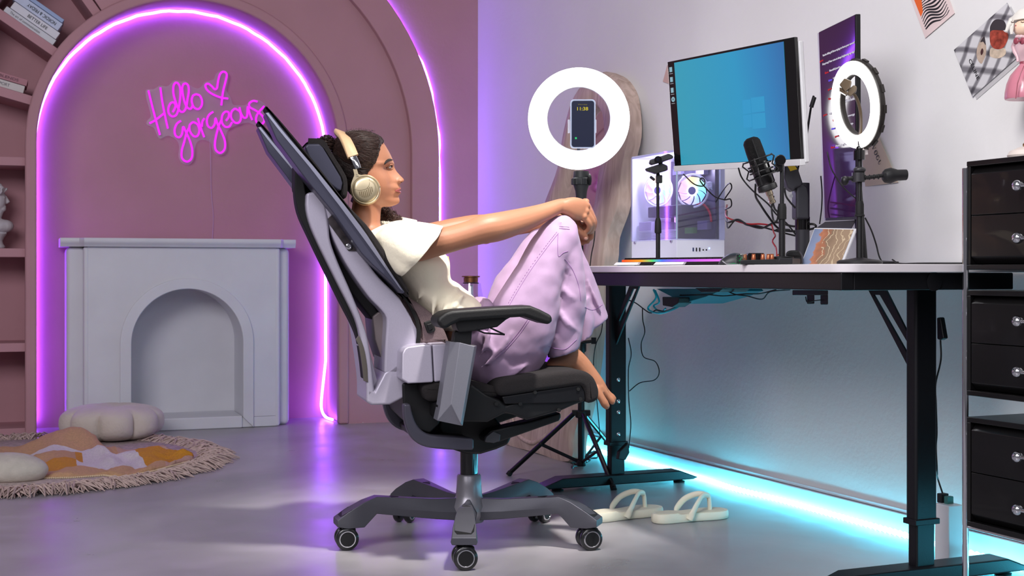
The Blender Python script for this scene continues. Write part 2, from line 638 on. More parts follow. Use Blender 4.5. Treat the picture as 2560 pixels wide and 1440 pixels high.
# ================================================================ FIREPLACE
fp = thing('mantelpiece', 'white arched decorative fireplace surround standing in the pink niche', 'fireplace', WL(1.457, 0, 0))
bm = B()
span(bm, WL, (.962, 0, -.30), (1.033, .868, -.045))
obj('side_pilaster', bm, M_mantel, fp, bevel=.024, seg=4)
bm = B()
span(bm, WL, (1.914, 0, -.30), (2.003, .868, -.045))
obj('side_pilaster', bm, M_mantel, fp, bevel=.024, seg=4)
ao = arch(1.457, .259, .411, .05, 32, 4)
bm = B()
fr = frame_path(ao, 1.457, .411, 1.034, 1.913, .868)
strip(bm, W(ao, .0), W(fr, .0), -NL*.285)
span(bm, WL, (1.034, .001, -.285), (1.913, .05, .0))
obj('front_panel', bm, M_mantel, fp, ang=30, bevel=.004)
for u0, u1 in ((1.018, 1.045), (1.902, 1.929)):
    bm = B()
    span(bm, WL, (u0, 0, -.06), (u1, .868, .002))
    obj('pilaster_edge', bm, M_mantel, fp, bevel=.012, seg=4)
bm = B()
strip(bm, W(ao, .014), W(arch(1.457, .310, .411, .0, 32, 4), .014), -NL*.016)
obj('arch_moulding', bm, M_mantel, fp, ang=30, bevel=.004)
bm = B()
span(bm, WL, (1.19, .03, -.305), (1.73, .70, -.27))
obj('back_panel', bm, M_mantel, fp)
bm = B()
span(bm, WL, (1.20, .0, -.27), (1.714, .058, .010))
obj('hearth_sill', bm, M_mantel, fp, bevel=.006)
bm = B()
prof = [(0, 0), (.012, .0), (.020, .012), (.026, .016), (.030, .024), (.030, .034), (.026, .040), (0, .040)]
rings = []
for u0, nb in ((.962, -.03), (1.0, -.03), (1.02, .01), (1.927, .01), (1.947, -.03), (2.003, -.03)):
    rings.append([WL(u0+(0 if .97 < u0 < 2 else 0), .868+h, nb+d) for d, h in prof]+[WL(u0, .908, -.30), WL(u0, .868, -.30)])
# side overhangs
rings = [[WL(.938, .868+h, -.03+d*.6) for d, h in prof]+[WL(.938, .908, -.30), WL(.938, .868, -.30)]]+rings+[[WL(2.030, .868+h, -.03+d*.6) for d, h in prof]+[WL(2.030, .908, -.30), WL(2.030, .868, -.30)]]
loft(bm, rings)
obj('mantel_shelf', bm, M_mantel, fp, ang=40)

# ================================================================ NEON SIGN
E_neon = emat('magenta_neon', (.88, .030, 1.0), 1.15)
M_acr = clearmat('frosted_acrylic', (1, 1, 1), .05, .25, .13, (.62, .60, .66))
NS = -.28
def nx(p): return onp(340+p[0]/5.333, 150+p[1]/5.333, WL(1.4, 0, NS), NL)
sign = thing('neon_sign', 'pink neon sign reading Hello gorgeous with a heart on pink wall', 'neon sign', nx((900, 700)))
bk = [(140,390),(240,385),(320,335),(420,345),(500,275),(560,270),(610,285),(660,275),(740,340),(820,375),(880,345),(920,290),(1040,250),(1070,180),(1160,130),(1230,170),(1235,280),(1210,400),(1270,500),(1300,590),(1400,600),(1480,590),(1520,540),(1600,520),(1700,560),(1740,620),(1720,720),(1740,820),(1680,880),(1600,870),(1500,830),(1380,860),(1260,910),(1210,980),(1210,1100),(1220,1190),(1160,1260),(1080,1260),(1020,1180),(1000,1100),(900,1060),(820,1090),(790,1180),(780,1300),(720,1390),(620,1370),(570,1280),(580,1150),(540,1060),(430,1005),(330,1045),(280,990),(240,900),(150,860),(155,800),(200,750),(180,650),(140,500)]
bm = B()
prism(bm, [p-NL*.012 for p in cr([nx(p) for p in bk], 4, True)], -NL*.006)
obj('acrylic_backing', bm, M_acr, sign, ang=30)
S = {
 'letter_h': [[(165,405),(215,610),(265,800),(320,1000)], [(325,365),(350,550),(385,730),(425,915)], [(180,845),(260,800),(375,710)]],
 'letters_ello': [[(490,695),(515,650),(527,600),(500,565),(460,578),(432,640),(438,710),(480,752),(530,738),(560,680),(578,590),(592,480),(588,370),(560,312),(525,305),(500,350),(500,450),(530,560),(560,640),(600,690),(640,682),(672,620),(685,530),(703,430),(698,350),(670,315),(635,322),(617,370),(627,470),(652,570),(690,638),(730,650),(758,600)],
                 [(800,455),(757,480),(743,550),(773,630),(830,655),(873,610),(880,540),(850,475),(800,455)]],
 'heart': [[(1230,515),(1130,500),(1020,455),(950,400),(925,340),(960,315),(1010,350),(1050,390),(1080,370),(1095,280),(1120,190),(1165,155),(1210,190),(1195,280),(1165,400),(1150,500),(1138,605)]],
 'letter_g': [[(600,810),(545,850),(515,930),(530,1010),(580,1030),(615,980),(630,890),(670,970),(720,1080),(750,1200),(740,1310),(680,1355),(615,1310),(610,1210),(640,1100),(675,970),(710,900)]],
 'letter_o': [[(760,825),(715,870),(720,950),(770,1015),(820,1010),(845,940),(820,860),(760,825)]],
 'letter_r': [[(825,775),(850,860),(880,950),(910,1030)], [(878,890),(885,820),(912,778)]],
 'letter_g.001': [[(1030,690),(975,730),(945,800),(960,880),(1010,905),(1050,850),(1060,775),(1090,860),(1140,960),(1185,1080),(1180,1190),(1120,1240),(1060,1190),(1055,1080),(1085,940),(1110,860),(1140,800)]],
 'letter_e': [[(1200,810),(1235,760),(1235,700),(1190,690),(1150,740),(1145,830),(1190,890),(1245,885),(1280,830)]],
 'letter_o.001': [[(1320,645),(1275,690),(1270,770),(1320,835),(1375,830),(1400,770),(1385,690),(1320,645)]],
 'letter_u': [[(1380,630),(1400,710),(1440,770),(1480,750),(1490,620),(1515,710),(1550,800)]],
 'letter_s': [[(1620,555),(1560,545),(1510,580),(1520,630),(1590,670),(1660,720),(1710,790),(1690,845),(1640,855),(1600,810),(1610,740),(1650,680),(1710,615)]]}
for nm, ss in S.items():
    bm = B()
    for s in ss:
        tube(bm, cr([nx(p) for p in s], 5), .0052, 8)
    obj(nm.split('.')[0], bm, E_neon, sign, ang=60)
bm = B()
tube(bm, cr([nx((985, 1050))-NL*.01, nx((1000, 1250))-NL*.02, onp(528, 480, WL(1.4, 0, -.31), NL), onp(533, 540, WL(1.4, 0, -.31), NL), onp(531, 594, WL(1.4, 0, -.31), NL), onp(531, 620, WL(1.4, 0, -.312), NL)], 5), .0012, 5)
obj('cord', bm, mat('clear_cord', (190, 170, 180), .3), sign)

# ================================================================ BOOKS AND BUST ON THE LEFT SHELVES
def book(th, r0, r1, h0, h1, cover, label, title=None, flip=False, tcol=None, n0=.0, cat='book', hfrac=.4, th_w=.6, start=.1):
    cs = [WL(*polar(th, r, h), n0) for r, h in ((r0, h0), (r1, h0), (r1, h1), (r0, h1))]
    cen = (cs[0]+cs[2])/2
    t = thing('book', label, cat, cen-NL*.08, 'books lying on the curved shelf')
    bm = B()
    prism(bm, cs, -NL*.16)
    # hollow look: cover shell and page block
    obj('cover', bm, cover, t, bevel=.002)
    cs2 = [WL(*polar(th, r, h), n0-.004) for r, h in ((r0+.004, h0+.003), (r1+.0012, h0+.003), (r1+.0012, h1-.003), (r0+.004, h1-.003))]
    bm = B()
    prism(bm, cs2, -NL*.150)
    obj('pages', bm, mat('page_paper', (220, 214, 205), .8), t)
    if title:
        ex = (WL(*polar(th, 0, 0))-WL(*polar(th, 1, 0))).normalized()      # reading rightwards = towards the arch
        ey = (WL(*polar(th, 0, 1))-WL(*polar(th, 0, 0))).normalized()
        hh = (h1-h0)*hfrac
        ln = (r1-r0)*th_w
        if flip:
            og = cs[0]+NL*.0012-ex*((r1-r0)*start)+ey*((h1-h0)*.5+hh*.5)
            text('spine_title', title, og, -ex, -ey, tcol or mat('ink', (40, 40, 46), .7), t, width=ln, height=hh)
        else:
            og = cs[1]+NL*.0012+ex*((r1-r0)*start)+ey*((h1-h0)*.5-hh*.5)
            text('spine_title', title, og, ex, ey, tcol or mat('ink', (40, 40, 46), .7), t, width=ln, height=hh)
    return t
ink2 = mat('grey_ink', (120, 120, 125), .7)
book(34, .775, 1.030, .022, .050, mat('cover_white', (205, 205, 212), .5), 'lowest white book with grey script title under two white books', 'The art of communication', tcol=ink2)
book(34, .780, 1.015, .052, .088, mat('cover_white2', (215, 213, 222), .5), 'white book titled BETTER LIFE in the middle of slanted stack', 'BETTER LIFE', start=.34, th_w=.42)
book(34, .795, 1.030, .090, .130, mat('cover_bluewhite', (190, 198, 222), .5), 'pale bluish book with upside down bold title on its spine', 'NORDIC & FRIDAY', flip=True, th_w=.62)
book(34, .800, 1.040, .132, .150, mat('cover_blue', (150, 168, 205), .5), 'thin blue book on top of the slanted white stack')
book(14.9, .790, 1.045, .022, .056, mat('cover_cream', (198, 190, 188), .5), 'cream book lying under the rose coloured book', 'REPORT', tcol=ink2, start=.5, th_w=.25)
book(14.9, .785, 1.045, .058, .088, mat('cover_rose', (170, 118, 128), .6), 'rose pink book titled ANY BLENDS lying on the cream book', 'ANY BLENDS', tcol=mat('rose_ink', (110, 70, 85), .7), start=.3, th_w=.55)

def bust():
    M = mat('plaster_bust', (196, 190, 196), .7, bump=.1, bscale=30)
    c = WL(2.315, .8575, -.13)
    t = thing('plaster_bust', 'white plaster bust of a curly haired man on left shelf', 'bust', c)
    ex, ey = -PL, -NL
    def q(x, y, z): return c+ex*x+ey*y+UP*z
    bm = B()
    lathe(bm, c, [(.045, 0), (.048, .01), (.04, .02), (.036, .035), (.042, .05), (.055, .07)], n=20)
    ball(bm, q(0, 0, .105), (.085, .05, .036), (ex, ey, UP))
    ball(bm, q(.045, -.0, .105), (.04, .04, .03), (ex, ey, UP))
    tube(bm, [q(-.005, 0, .10), q(0, 0, .15), q(.012, 0, .185)], [.040, .032, .032], 14)
    ball(bm, q(.000, 0, .225), (.052, .042, .062), (ex, ey, UP), 20, 14)
    ball(bm, q(.030, 0, .186), (.022, .020, .018), (ex, ey, UP))
    tube(bm, [q(.046, 0, .245), q(.060, 0, .216), q(.052, 0, .211)], [.006, .009, .006], 8)
    ball(bm, q(.044, 0, .196), (.008, .012, .004), (ex, ey, UP))
    ball(bm, q(.040, 0, .236), (.012, .026, .006), (ex, ey, UP))
    me = voxel(bm, .0028, 2)
    mesh_obj('bust_body', me, M, t)
    bm = B()
    rr = random.Random(4)
    for i in range(70):
        a, e = rr.uniform(0, 2*PI), rr.uniform(.1, 1.6)
        p = q(-.002+.056*math.cos(a)*math.sin(e), .048*math.sin(a)*math.sin(e), .248+.044*math.cos(e))
        if math.cos(a) > .6 and e > 1.1: continue
        torus(bm, p, V((rr.uniform(-1, 1), rr.uniform(-1, 1), rr.uniform(-1, 1)))+UP*.01, .011, .0055, 10, 6)
    ball(bm, q(-.008, 0, .250), (.054, .046, .044), (ex, ey, UP))
    mesh_obj('curly_hair', voxel(bm, .003, 1), M, t)
bust()

# ================================================================ RUG, POUFFE, BLANKET, PEBBLE CUSHION
RC = V((-1.95, 5.15, 0))
rug = thing('round_rug', 'round grey beige rug with a shaggy fringe on concrete floor', 'rug', RC)
M_rug = mat('rug_wool', (196, 178, 174), .95, noise_amt=.25, scale=60, bump=.8, bscale=260)
bm = B()
lathe(bm, RC+UP*.001, [(.02, 0), (.735, 0), (.742, .005), (.735, .010), (.40, .012), (.02, .012)], n=96)
obj('rug_body', bm, M_rug, rug, ang=60)
bm = B()
rr = random.Random(3)
for i in range(2600):
    a = rr.uniform(0, 2*PI)
    if RC.y+.8*math.sin(a) > 5.93: continue
    r0 = rr.uniform(.70, .745)
    ln = rr.uniform(.05, .13)
    a2 = a+rr.uniform(-.10, .10)
    h = rr.uniform(.004, .022)
    p = [RC+V((r0*math.cos(a), r0*math.sin(a), .010)), RC+V(((r0+ln*.5)*math.cos((a+a2)/2), (r0+ln*.5)*math.sin((a+a2)/2), .010+h)), RC+V(((r0+ln)*math.cos(a2), (r0+ln)*math.sin(a2), .004))]
    tube(bm, cr(p, 2), [.003, .0036, .0036, .003, .0014], 4)
tag(obj('fringe', bm, mat('rug_fringe', (190, 168, 160), .95, noise_amt=.25, scale=40), rug, ang=60), None, kind='stuff')

bm = B()
pc = V((-1.775, 5.86, .012))
rings = []
NU, NV = 128, 26
for j in range(NV+1):
    t = PI*j/NV
    ring = []
    for i in range(NU):
        a = 2*PI*i/NU+.15
        lobe = abs(math.sin(4*a))**.5
        side = math.sin(t)
        sx = side**.62 if side > 0 else 0
        R = .226*sx*(1-.20*(1-lobe)*side**2)
        z = .078*math.copysign(abs(math.cos(t))**.75, math.cos(t))*(1-.10*(1-lobe)*side)
        if math.cos(t) > 0: z -= .022*math.exp(-(R/.05)**2)
        z += .003*math.sin(a*23)*side*(1-lobe)
        ring.append(pc+V((R*math.cos(a), R*math.sin(a), .074+z)))
    rings.append(ring)
loft(bm, rings)
po = thing('pouffe', 'cream scalloped floor cushion by the white fireplace', 'cushion', pc)
obj('cushion_body', bm, mat('cream_cotton', (205, 195, 185), .85, noise_amt=.06, bump=.3, bscale=90, sheen=.2), po, ang=70)
bm = B()
for k in range(8):
    a = (k)*PI/4-.15
    pp = []
    for j in range(5, 24):
        t = PI*j/26
        side = math.sin(t)
        R = .226*side**.62*(1-.20*side**2)
        z = .078*math.copysign(abs(math.cos(t))**.75, math.cos(t))*(1-.10*side)
        pp.append(pc+V((R*math.cos(a), R*math.sin(a), .074+z)))
    tube(bm, pp, .0018, 5)
obj('seam_stitching', bm, mat('seam_thread', (150, 135, 125), .8), po)

# blanket: gridded cloth with folds and knitted colour patches
far = resamp([FL(-90, 1138), FL(40, 1128), FL(150, 1118), FL(235, 1120), FL(300, 1136), FL(400, 1138), FL(480, 1152)], 81, False)
near = resamp([FL(-90, 1212), FL(80, 1206), FL(180, 1204), FL(262, 1198), FL(300, 1203), FL(380, 1188), FL(484, 1159)], 81, False)
bm = B()
NJ = 36
grid = []
for j in range(NJ+1):
    row = []
    for i in range(81):
        t = j/NJ
        p = far[i].lerp(near[i], t)
        x = i/80
        z = .016+.012*abs(math.sin(x*17+t*9))**1.5+.010*math.sin(x*31-t*4)*math.sin(t*PI)
        z += .078*math.exp(-((x-.36)/.11)**2-((t-.12)/.14)**2)+.018*math.exp(-((x-.80)/.07)**2-((t-.15)/.3)**2)
        z += .014*math.exp(-((t-.42-.08*math.sin(x*9))/.05)**2)
        z += .006*noise.noise(V((x*40, t*12, 0)))
        if j in (0, NJ): z = .013+.004*abs(math.sin(i*.9))
        z = max(z, .0125)
        row.append(bm.verts.new(V((p.x, p.y, z))))
    grid.append(row)
def patch(x, t):
    if t < .30 and x < .62: return 0
    if t > .82: return 0 if x < .80 else 3
    if x > .70: return 1 if t > .12 or x > .86 else 3
    if .40 < x <= .70: return 2 if t > .26+.1*(x-.4) else 3
    if .30 < t < .42 and .12 < x: return 2 if x > .2 else 1
    if x < .38: return 1 if (.62 < t and x > .1) or t > .70 else 0
    return 1 if t < .62 else 2
for j in range(NJ):
    for i in range(80):
        face(bm, (grid[j][i], grid[j][i+1], grid[j+1][i+1], grid[j+1][i]), patch((i+.5)/80, (j+.5)/NJ))
kn = dict(bump=.7, bscale=420, noise_amt=.10, scale=120)
bl = thing('knit_blanket', 'rumpled tan, mustard and white patchwork knit blanket spread on the rug', 'blanket', FL(200, 1165))
obj('blanket_cloth', bm, [mat('knit_tan', (216, 172, 130), .9, **kn), mat('knit_mustard', (222, 155, 45), .9, **kn), mat('knit_white', (235, 228, 230), .9, **kn), mat('knit_blush', (214, 176, 154), .9, **kn)], bl, ang=80, solid=.004)
bm = B()
for i in range(0, 78):
    a, b = near[i], near[i+1]
    for s in range(2):
        p = a.lerp(b, s/2)
        ball(bm, (p.x, p.y-.003, .015), .0034, nu=6, nv=4)
tag(obj('whipstitch_edge', bm, mat('cream_yarn', (225, 205, 170), .9), bl), None, kind='stuff')

bm = B()
ball(bm, (0, 0, 0), (.155, .10, .060), nu=32, nv=20)
for v in bm.verts:
    n_ = noise.noise(v.co*9)
    v.co *= 1+.10*n_
    if v.co.z < -.035: v.co.z = -.035-(v.co.z+.035)*.1
    v.co += V((-1.80, 4.70, .036+.011))
tag(obj('pebble_cushion', bm, mat('pebble_fabric', (196, 190, 178), .85, noise_amt=.08, scale=30, bump=.2, bscale=120), ang=80), 'smooth off-white pebble shaped cushion at near edge of blanket', 'cushion')

# ================================================================ DESK
VL, VR, DZ = 2.0, 3.905, .768
desk = thing('standing_desk', 'white topped standing desk on black telescopic legs along white wall', 'desk', WR(3.0, 0, .36))
M_top = mat('desk_laminate', (226, 220, 224), .35, noise_amt=.02)
bm = B()
def rr_poly(v0, v1, d0, d1, r, z):
    pts = []
    for (cv, cd, a0) in ((v1-r, d1-r, 0), (v0+r, d1-r, 90), (v0+.005, d0+.005, 180), (v1-.005, d0+.005, 270)):
        q = r if a0 < 180 else .005
        for k in range(7):
            a = math.radians(a0+k*15)
            pts.append(WR(cv+q*math.cos(a), z, cd+q*math.sin(a)))
    return pts
prism(bm, rr_poly(VL, VR, .02, .70, .05, DZ-.019), UP*.019)
obj('desktop', bm, M_top, desk, bevel=.002)
ZR0, ZR1 = .7085, .7485
def beam(nm, v0, v1, d0, d1, z0=ZR0, z1=ZR1, m=M_blackmetal, par=desk, bev=.003):
    b_ = B()
    span(b_, WR, (v0, z0, d0), (v1, z1, d1))
    return obj(nm, b_, m, par, bevel=bev)
beam('front_rail', VL+.03, VR-.02, .655, .690)
beam('back_rail', VL+.2, VR-.2, .17, .20)
beam('end_rail', VR-.055, VR-.02, .19, .655)
beam('end_rail', VL+.03, VL+.065, .17, .655)
for v in (2.20, 3.768):
    beam('cross_beam', v-.03, v+.03, .20, .655, ZR0+.002, ZR1)
    d = .365
    hs = .019
    bm = B()
    box(bm, WR(v, .43, d), AR, (hs, .033, .285))
    obj('leg_column', bm, M_blackmetal, desk, bevel=.008, seg=3)
    bm = B()
    box(bm, WR(v, .10, d), AR, (hs-.003, .028, .065))
    obj('leg_column_inner', bm, M_blackmetal, desk, bevel=.005)
    bm = B()
    box(bm, WR(v, .152, d), AR, (hs+.004, .037, .007))
    obj('leg_collar', bm, M_blackmetal, desk, bevel=.002)
    bm = B()
    f0, f1 = .05, .66
    prof = [(f0, .018), (f0+.02, .012), (f1-.02, .012), (f1, .020), (f1-.075, .046), (f0+.075, .046)]
    prism(bm, [WR(v-.035, z, dd) for dd, z in prof], QR*.07)
    obj('foot', bm, M_blackmetal, desk, bevel=.004)
    for dd in (f0+.06, f1-.07):
        bm = B()
        lathe(bm, WR(v, 0, dd), [(.020, 0), (.021, .004), (.012, .007), (.006, .010), (.006, .014)], n=16)
        obj('levelling_pad', bm, M_rubber, desk)
    # diagonal gusset with a slot, in the plane of the long side
    s = 1 if v < 3 else -1
    A = [(v+s*.215, ZR0+.006), (v+s*.165, ZR0+.006), (v+s*.041, .50), (v+s*.041, .40), (v+s*.06, .46)]
    out = [(v+s*.193, ZR0+.004), (v+s*.124, ZR0+.004), (v+s*.016, .573), (v+s*.016, .494)]
    inn = [(v+s*.166, ZR0-.016), (v+s*.142, ZR0-.016), (v+s*.040, .580), (v+s*.040, .552)]
    bm = B()
    strip(bm, [WR(a, z, d+.010) for a, z in out], [WR(a, z, d+.010) for a, z in inn], -MR*.006, closed=True)
    obj('gusset', bm, M_blackmetal, desk, bevel=.001)
for zz in (.115+.19, .10+.17):
    pass
for z in (.375, .300, .262, .185):
    bm = B()
    c = WR(2.20-.0, z, .365)-QR*(-.0)+QR*.0
    c = WR(2.20+.0185, z, .365)
    lathe(bm, c, [(.007, -.002), (.007, .002), (.004, .004)], QR, 12)
    obj('bolt', bm, M_chrome, desk)
bm = B()
lathe(bm, WR(VR-.02, .728, .43), [(.022, -.002), (.022, .003), (.012, .004)], QR, 20)
obj('pivot_cap', bm, M_blackmetal, desk)

def cable(pts, r=.0022, label='black cable', m=None, par=None, name='cable', k=6, cat='cable', group=None):
    b_ = B()
    tube(b_, cr(pts, k), r, 6)
    o = obj(name, b_, m or M_cable, par, ang=60)
    if par is None: tag(o, label, cat, group)
    return o
YW = lambda px, py, d: wr(px, py, d)
M_cyancab = mat('teal_sleeve', (20, 110, 125), .5)
# tray with tangled leads below the far end of the desk
tray = thing('cable_tray', 'drooping teal and black cable net holding adapters under the desk', 'cable tray', YW(1690, 740, .30))
bm = B()
cs = [(1640, 722), (1715, 722), (1795, 722), (1800, 728), (1765, 742), (1702, 760), (1690, 748)]
prism(bm, [YW(x, y, .34) for x, y in cs], -MR*.16)
obj('net_panel', bm, M_cyancab, tray, bevel=.002)
bm = B()
prism(bm, [YW(x, y, .38) for x, y in ((1655, 742), (1697, 744), (1695, 758), (1680, 768), (1656, 764))], -MR*.05)
obj('adapter', bm, M_black, tray, bevel=.003)
bm = B()
prism(bm, [YW(x, y, .39) for x, y in ((1736, 720), (1806, 722), (1796, 730), (1752, 731))], -MR*.1)
obj('adapter', bm, M_black, tray, bevel=.003)
cable([YW(1634, 724, .36), YW(1640, 745, .36), YW(1620, 772, .36), YW(1650, 783, .36), YW(1690, 770, .36), YW(1702, 758, .34)], .0035, m=mat('cyan_lead', (40, 190, 205), .4), par=tray)
cable([YW(1638, 726, .35), YW(1648, 755, .35), YW(1634, 765, .35), YW(1652, 780, .35), YW(1664, 771, .35)], .003, m=MATS['cyan_lead'], par=tray)
cable([YW(1570, 750, .36), YW(1590, 758, .36), YW(1624, 782, .36), YW(1640, 775, .36), YW(1662, 778, .36), YW(1690, 768, .36)], .0022, par=tray)
cable([YW(1812, 724, .34), YW(1838, 736, .34), YW(1868, 740, .34), YW(1905, 748, .34), YW(1925, 730, .34), YW(1975, 724, .34)], .002, par=tray)
cable([YW(1700, 738, .34), YW(1770, 737, .34), YW(1810, 740, .34), YW(1860, 735, .34), YW(1900, 734, .34), YW(1940, 724, .34)], .002, par=tray)
cable([YW(1606, 770, .3), YW(1607, 800, .3), YW(1612, 830, .3), YW(1603, 860, .3), YW(1609, 892, .3), YW(1638, 904, .3), YW(1648, 930, .3), YW(1636, 950, .3), YW(1600, 957, .3), YW(1573, 978, .33)], .0018, 'black lead hanging in a loop right of left desk leg')
cable([YW(1571, 845, .36), YW(1578, 885, .36), YW(1571, 925, .36), YW(1572, 1000, .36), YW(1577, 1060, .36), YW(1572, 1120, .36)], .0018, 'thin black lead running down right edge of left desk leg')
cable([P(1508, 790, 4.75), P(1503, 830, 4.75), P(1490, 860, 4.75), P(1484, 900, 4.8), P(1486, 935, 4.8), P(1492, 1000, 4.85), P(1500, 1090, 4.9)], .0018, 'thin black lead hanging left of left desk leg beside tripod')
bm = B()
rr = random.Random(12)
pp = [FL(1425+rr.uniform(0, 85), 1125+rr.uniform(0, 45), .006+rr.uniform(0, .02)) for _ in range(16)]
tube(bm, cr(pp, 5), .003, 6)
tag(obj('cable_tangle', bm, M_cable), 'tangle of leads on floor behind tripod foot by the cyan strip', 'cable')
bm = B()
prism(bm, [WR(2.245, z, d) for z, d in ((.10, .36), (.125, .345), (.16, .35), (.13, .385), (.105, .39))], QR*.02)
tag(obj('plug', bm, M_black, bevel=.003), 'small black plug hanging at foot of left desk leg', 'plug')

# small black control block under the desk
cb = thing('desk_socket', 'black two-socket clamp hanging under middle of the desk', 'socket', YW(2020, 735, .5))
bm = B()
span(bm, lambda x, y, d: YW(x, y, d), (1981, 725, .45), (2070, 738, .40))
obj('bracket', bm, M_black, cb, bevel=.002)
for x0, x1, y1 in ((2017, 2036, 760), (2051, 2070, 762)):
    bm = B()
    span(bm, lambda x, y, d: YW(x, y, d), (x0, 736, .44), (x1, y1, .40))
    obj('socket_block', bm, M_black, cb, bevel=.003)
cable([YW(2014, 742, .44), YW(2018, 755, .445), YW(2035, 752, .445), YW(2052, 750, .445)], .0014, par=cb)

# power strip tower by the near desk leg
ps = thing('power_strip', 'white upright power strip with plugs behind the near desk leg', 'power strip', WR(3.634, .0, .16))
bm = B()
box(bm, WR(3.634, .079, .162), AR, (.026, .024, .078))
obj('housing', bm, mat('white_abs', (225, 225, 228), .25), ps, bevel=.004)
bm = B()
box(bm, WR(3.612, .168, .162), AR, (.009, .012, .012))
obj('plug', bm, M_black, ps, bevel=.002)
bm = B()
box(bm, WR(3.634, .166, .162), AR, (.007, .010, .010))
obj('plug', bm, mat('teal_plug', (60, 120, 115), .5), ps, bevel=.002)
a0 = WR(3.612, .178, .162)
cable([a0, a0+UP*.04-QR*.02, wr(2343, 1180, .30), wr(2340, 1120, .31), wr(2342, 1080, .31), wr(2340, 1010, .31), wr(2339, 960, .31), wr(2352, 900, .31), wr(2351, 850, .31)], .0022, 'black lead with inline switch hanging right of the near desk leg')
bm = B()
prism(bm, [wr(x, y, .315) for x, y in ((2341, 794), (2350, 793), (2359, 846), (2350, 851), (2342, 848))], -MR*.015)
tag(obj('inline_switch', bm, M_black, bevel=.003), 'slim black inline switch beside top of near desk leg', 'switch')

# ================================================================ WHITE PC CASE
PCc = WR(2.646, DZ, .382)
px_, py_ = -QR, -MR                       # away along the wall; towards the wall
pc = thing('desktop_computer', 'white glass-sided computer tower with rainbow fans on the desk', 'computer', WR(2.50, DZ, .29))
M_case = mat('white_case', (228, 232, 244), .35, noise_amt=.01)
def pcp(a, b, z): return PCc+px_*a+py_*b+UP*(z)
L_, W_, H_ = .30, .178, .372
def pbox(nm, a, b, m, **k):
    b_ = B()
    span(b_, lambda x, z, y: pcp(x, y, z), (a[0], a[2], a[1]), (b[0], b[2], b[1]))
    return obj(nm, b_, m, pc, **k)
for a, b in (((.01, .005, 0), (.05, .17, .008)), ((.25, .005, 0), (.29, .17, .008))):
    pbox('rubber_foot', a, b, M_rubber)
pbox('base_shroud', (0, 0, .008), (L_, W_, .088), M_case, bevel=.002)
pbox('top_panel', (0, 0, .364), (L_, W_, .372), M_case, bevel=.002)
pbox('far_end_panel', (L_-.006, 0, .088), (L_, W_, .364), M_case)
pbox('back_panel', (.0, W_-.004, .088), (L_-.006, W_, .364), M_case)
for a, b in (((0, W_-.016, .088), (.008, W_-.004, .364)), ((0, 0, .088), (.004, .004, .364)), ((0, .004, .356), (.006, W_-.016, .364))):
    pbox('frame_rail', a, b, M_case)
pbox('motherboard_tray', (.01, W_-.030, .09), (L_-.01, W_-.024, .36), mat('pc_dark', (50, 46, 70), .4))
pbox('graphics_card', (.04, .04, .165), (.26, W_-.03, .200), mat('gpu_shroud', (60, 58, 78), .35), bevel=.003)
pbox('drive_cage', (.20, .02, .088), (.285, .12, .15), mat('lilac_cage', (190, 180, 220), .4), bevel=.002)
for i in range(7):
    pbox('vent_slat', (.02, .012, .092+i*.0042), (.27, .015, .0940+i*.0042), M_case)
rm = bpy.data.materials.new('rainbow_fan')
rm.use_nodes = True
nt = rm.node_tree
b = nt.nodes['Principled BSDF']
b.inputs['Roughness'].default_value = .35
tc = nt.nodes.new('ShaderNodeTexCoord')
gr = nt.nodes.new('ShaderNodeTexGradient'); gr.gradient_type = 'RADIAL'
mp = nt.nodes.new('ShaderNodeMapping'); mp.inputs['Rotation'].default_value = (0, 0, 0)
cm = nt.nodes.new('ShaderNodeValToRGB')
for i, (p_, c_) in enumerate(((0, (1, .35, .75)), (.2, (.55, .45, 1)), (.42, (.2, .6, 1)), (.6, (.35, 1, .6)), (.75, (1, .75, .25)), (.9, (1, .35, .45)), (1, (1, .35, .75)))):
    e = cm.color_ramp.elements[0] if i == 0 else (cm.color_ramp.elements[-1] if i == 6 else cm.color_ramp.elements.new(p_))
    e.position = p_
    e.color = (*c_, 1)
nt.links.new(tc.outputs['UV'], mp.inputs['Vector'])
nt.links.new(mp.outputs['Vector'], gr.inputs['Vector'])
nt.links.new(gr.outputs['Fac'], cm.inputs['Fac'])
nt.links.new(cm.outputs['Color'], b.inputs['Base Color'])
nt.links.new(cm.outputs['Color'], b.inputs['Emission Color'])
b.inputs['Emission Strength'].default_value = 1.5
E_hub = emat('fan_hub_light', (1, .85, 1), 6)
def fan(c, ax, R, n_blades=9):
    ax = ax.normalized()
    up = UP
    sd = up.cross(ax).normalized()
    bm_ = B()
    torus(bm_, c, ax, R+.006, .0035, 40, 8)
    fr_ = obj('fan_frame', bm_, M_case, pc)
    bm_ = B()
    for k in range(n_blades):
        L1, L2 = [], []
        for j in range(7):
            r = R*(.30+.70*j/6)
            a = 2*PI*k/n_blades+.5*(j/6)
            for lst, da, h in ((L1, 0, .004), (L2, 2*PI/n_blades*.93, -.004)):
                lst.append(c+(up*math.cos(a+da)+sd*math.sin(a+da))*r+ax*h)
        strip(bm_, L1, L2, ax*.0012)
    uvl = bm_.loops.layers.uv.new('UVMap')
    for f_ in bm_.faces:
        for l in f_.loops:
            q = l.vert.co-c
            l[uvl].uv = (q.dot(sd)/R, q.dot(up)/R)
    obj('fan_blades', bm_, rm, fr_)
    bm_ = B()
    torus(bm_, c+ax*.004, ax, R*.33, .0028, 30, 8)
    obj('fan_light_ring', bm_, E_hub, fr_)
    bm_ = B()
    rod(bm_, c-ax*.006, c+ax*.006, R*.28, n=24)
    obj('fan_hub', bm_, mat('fan_hub', (90, 90, 140), .4), fr_)
n_cam = V((-.15, -1, 0)).normalized()
fan(pcp(.045, .085, .245), V((-.5, -1, 0)), .047)
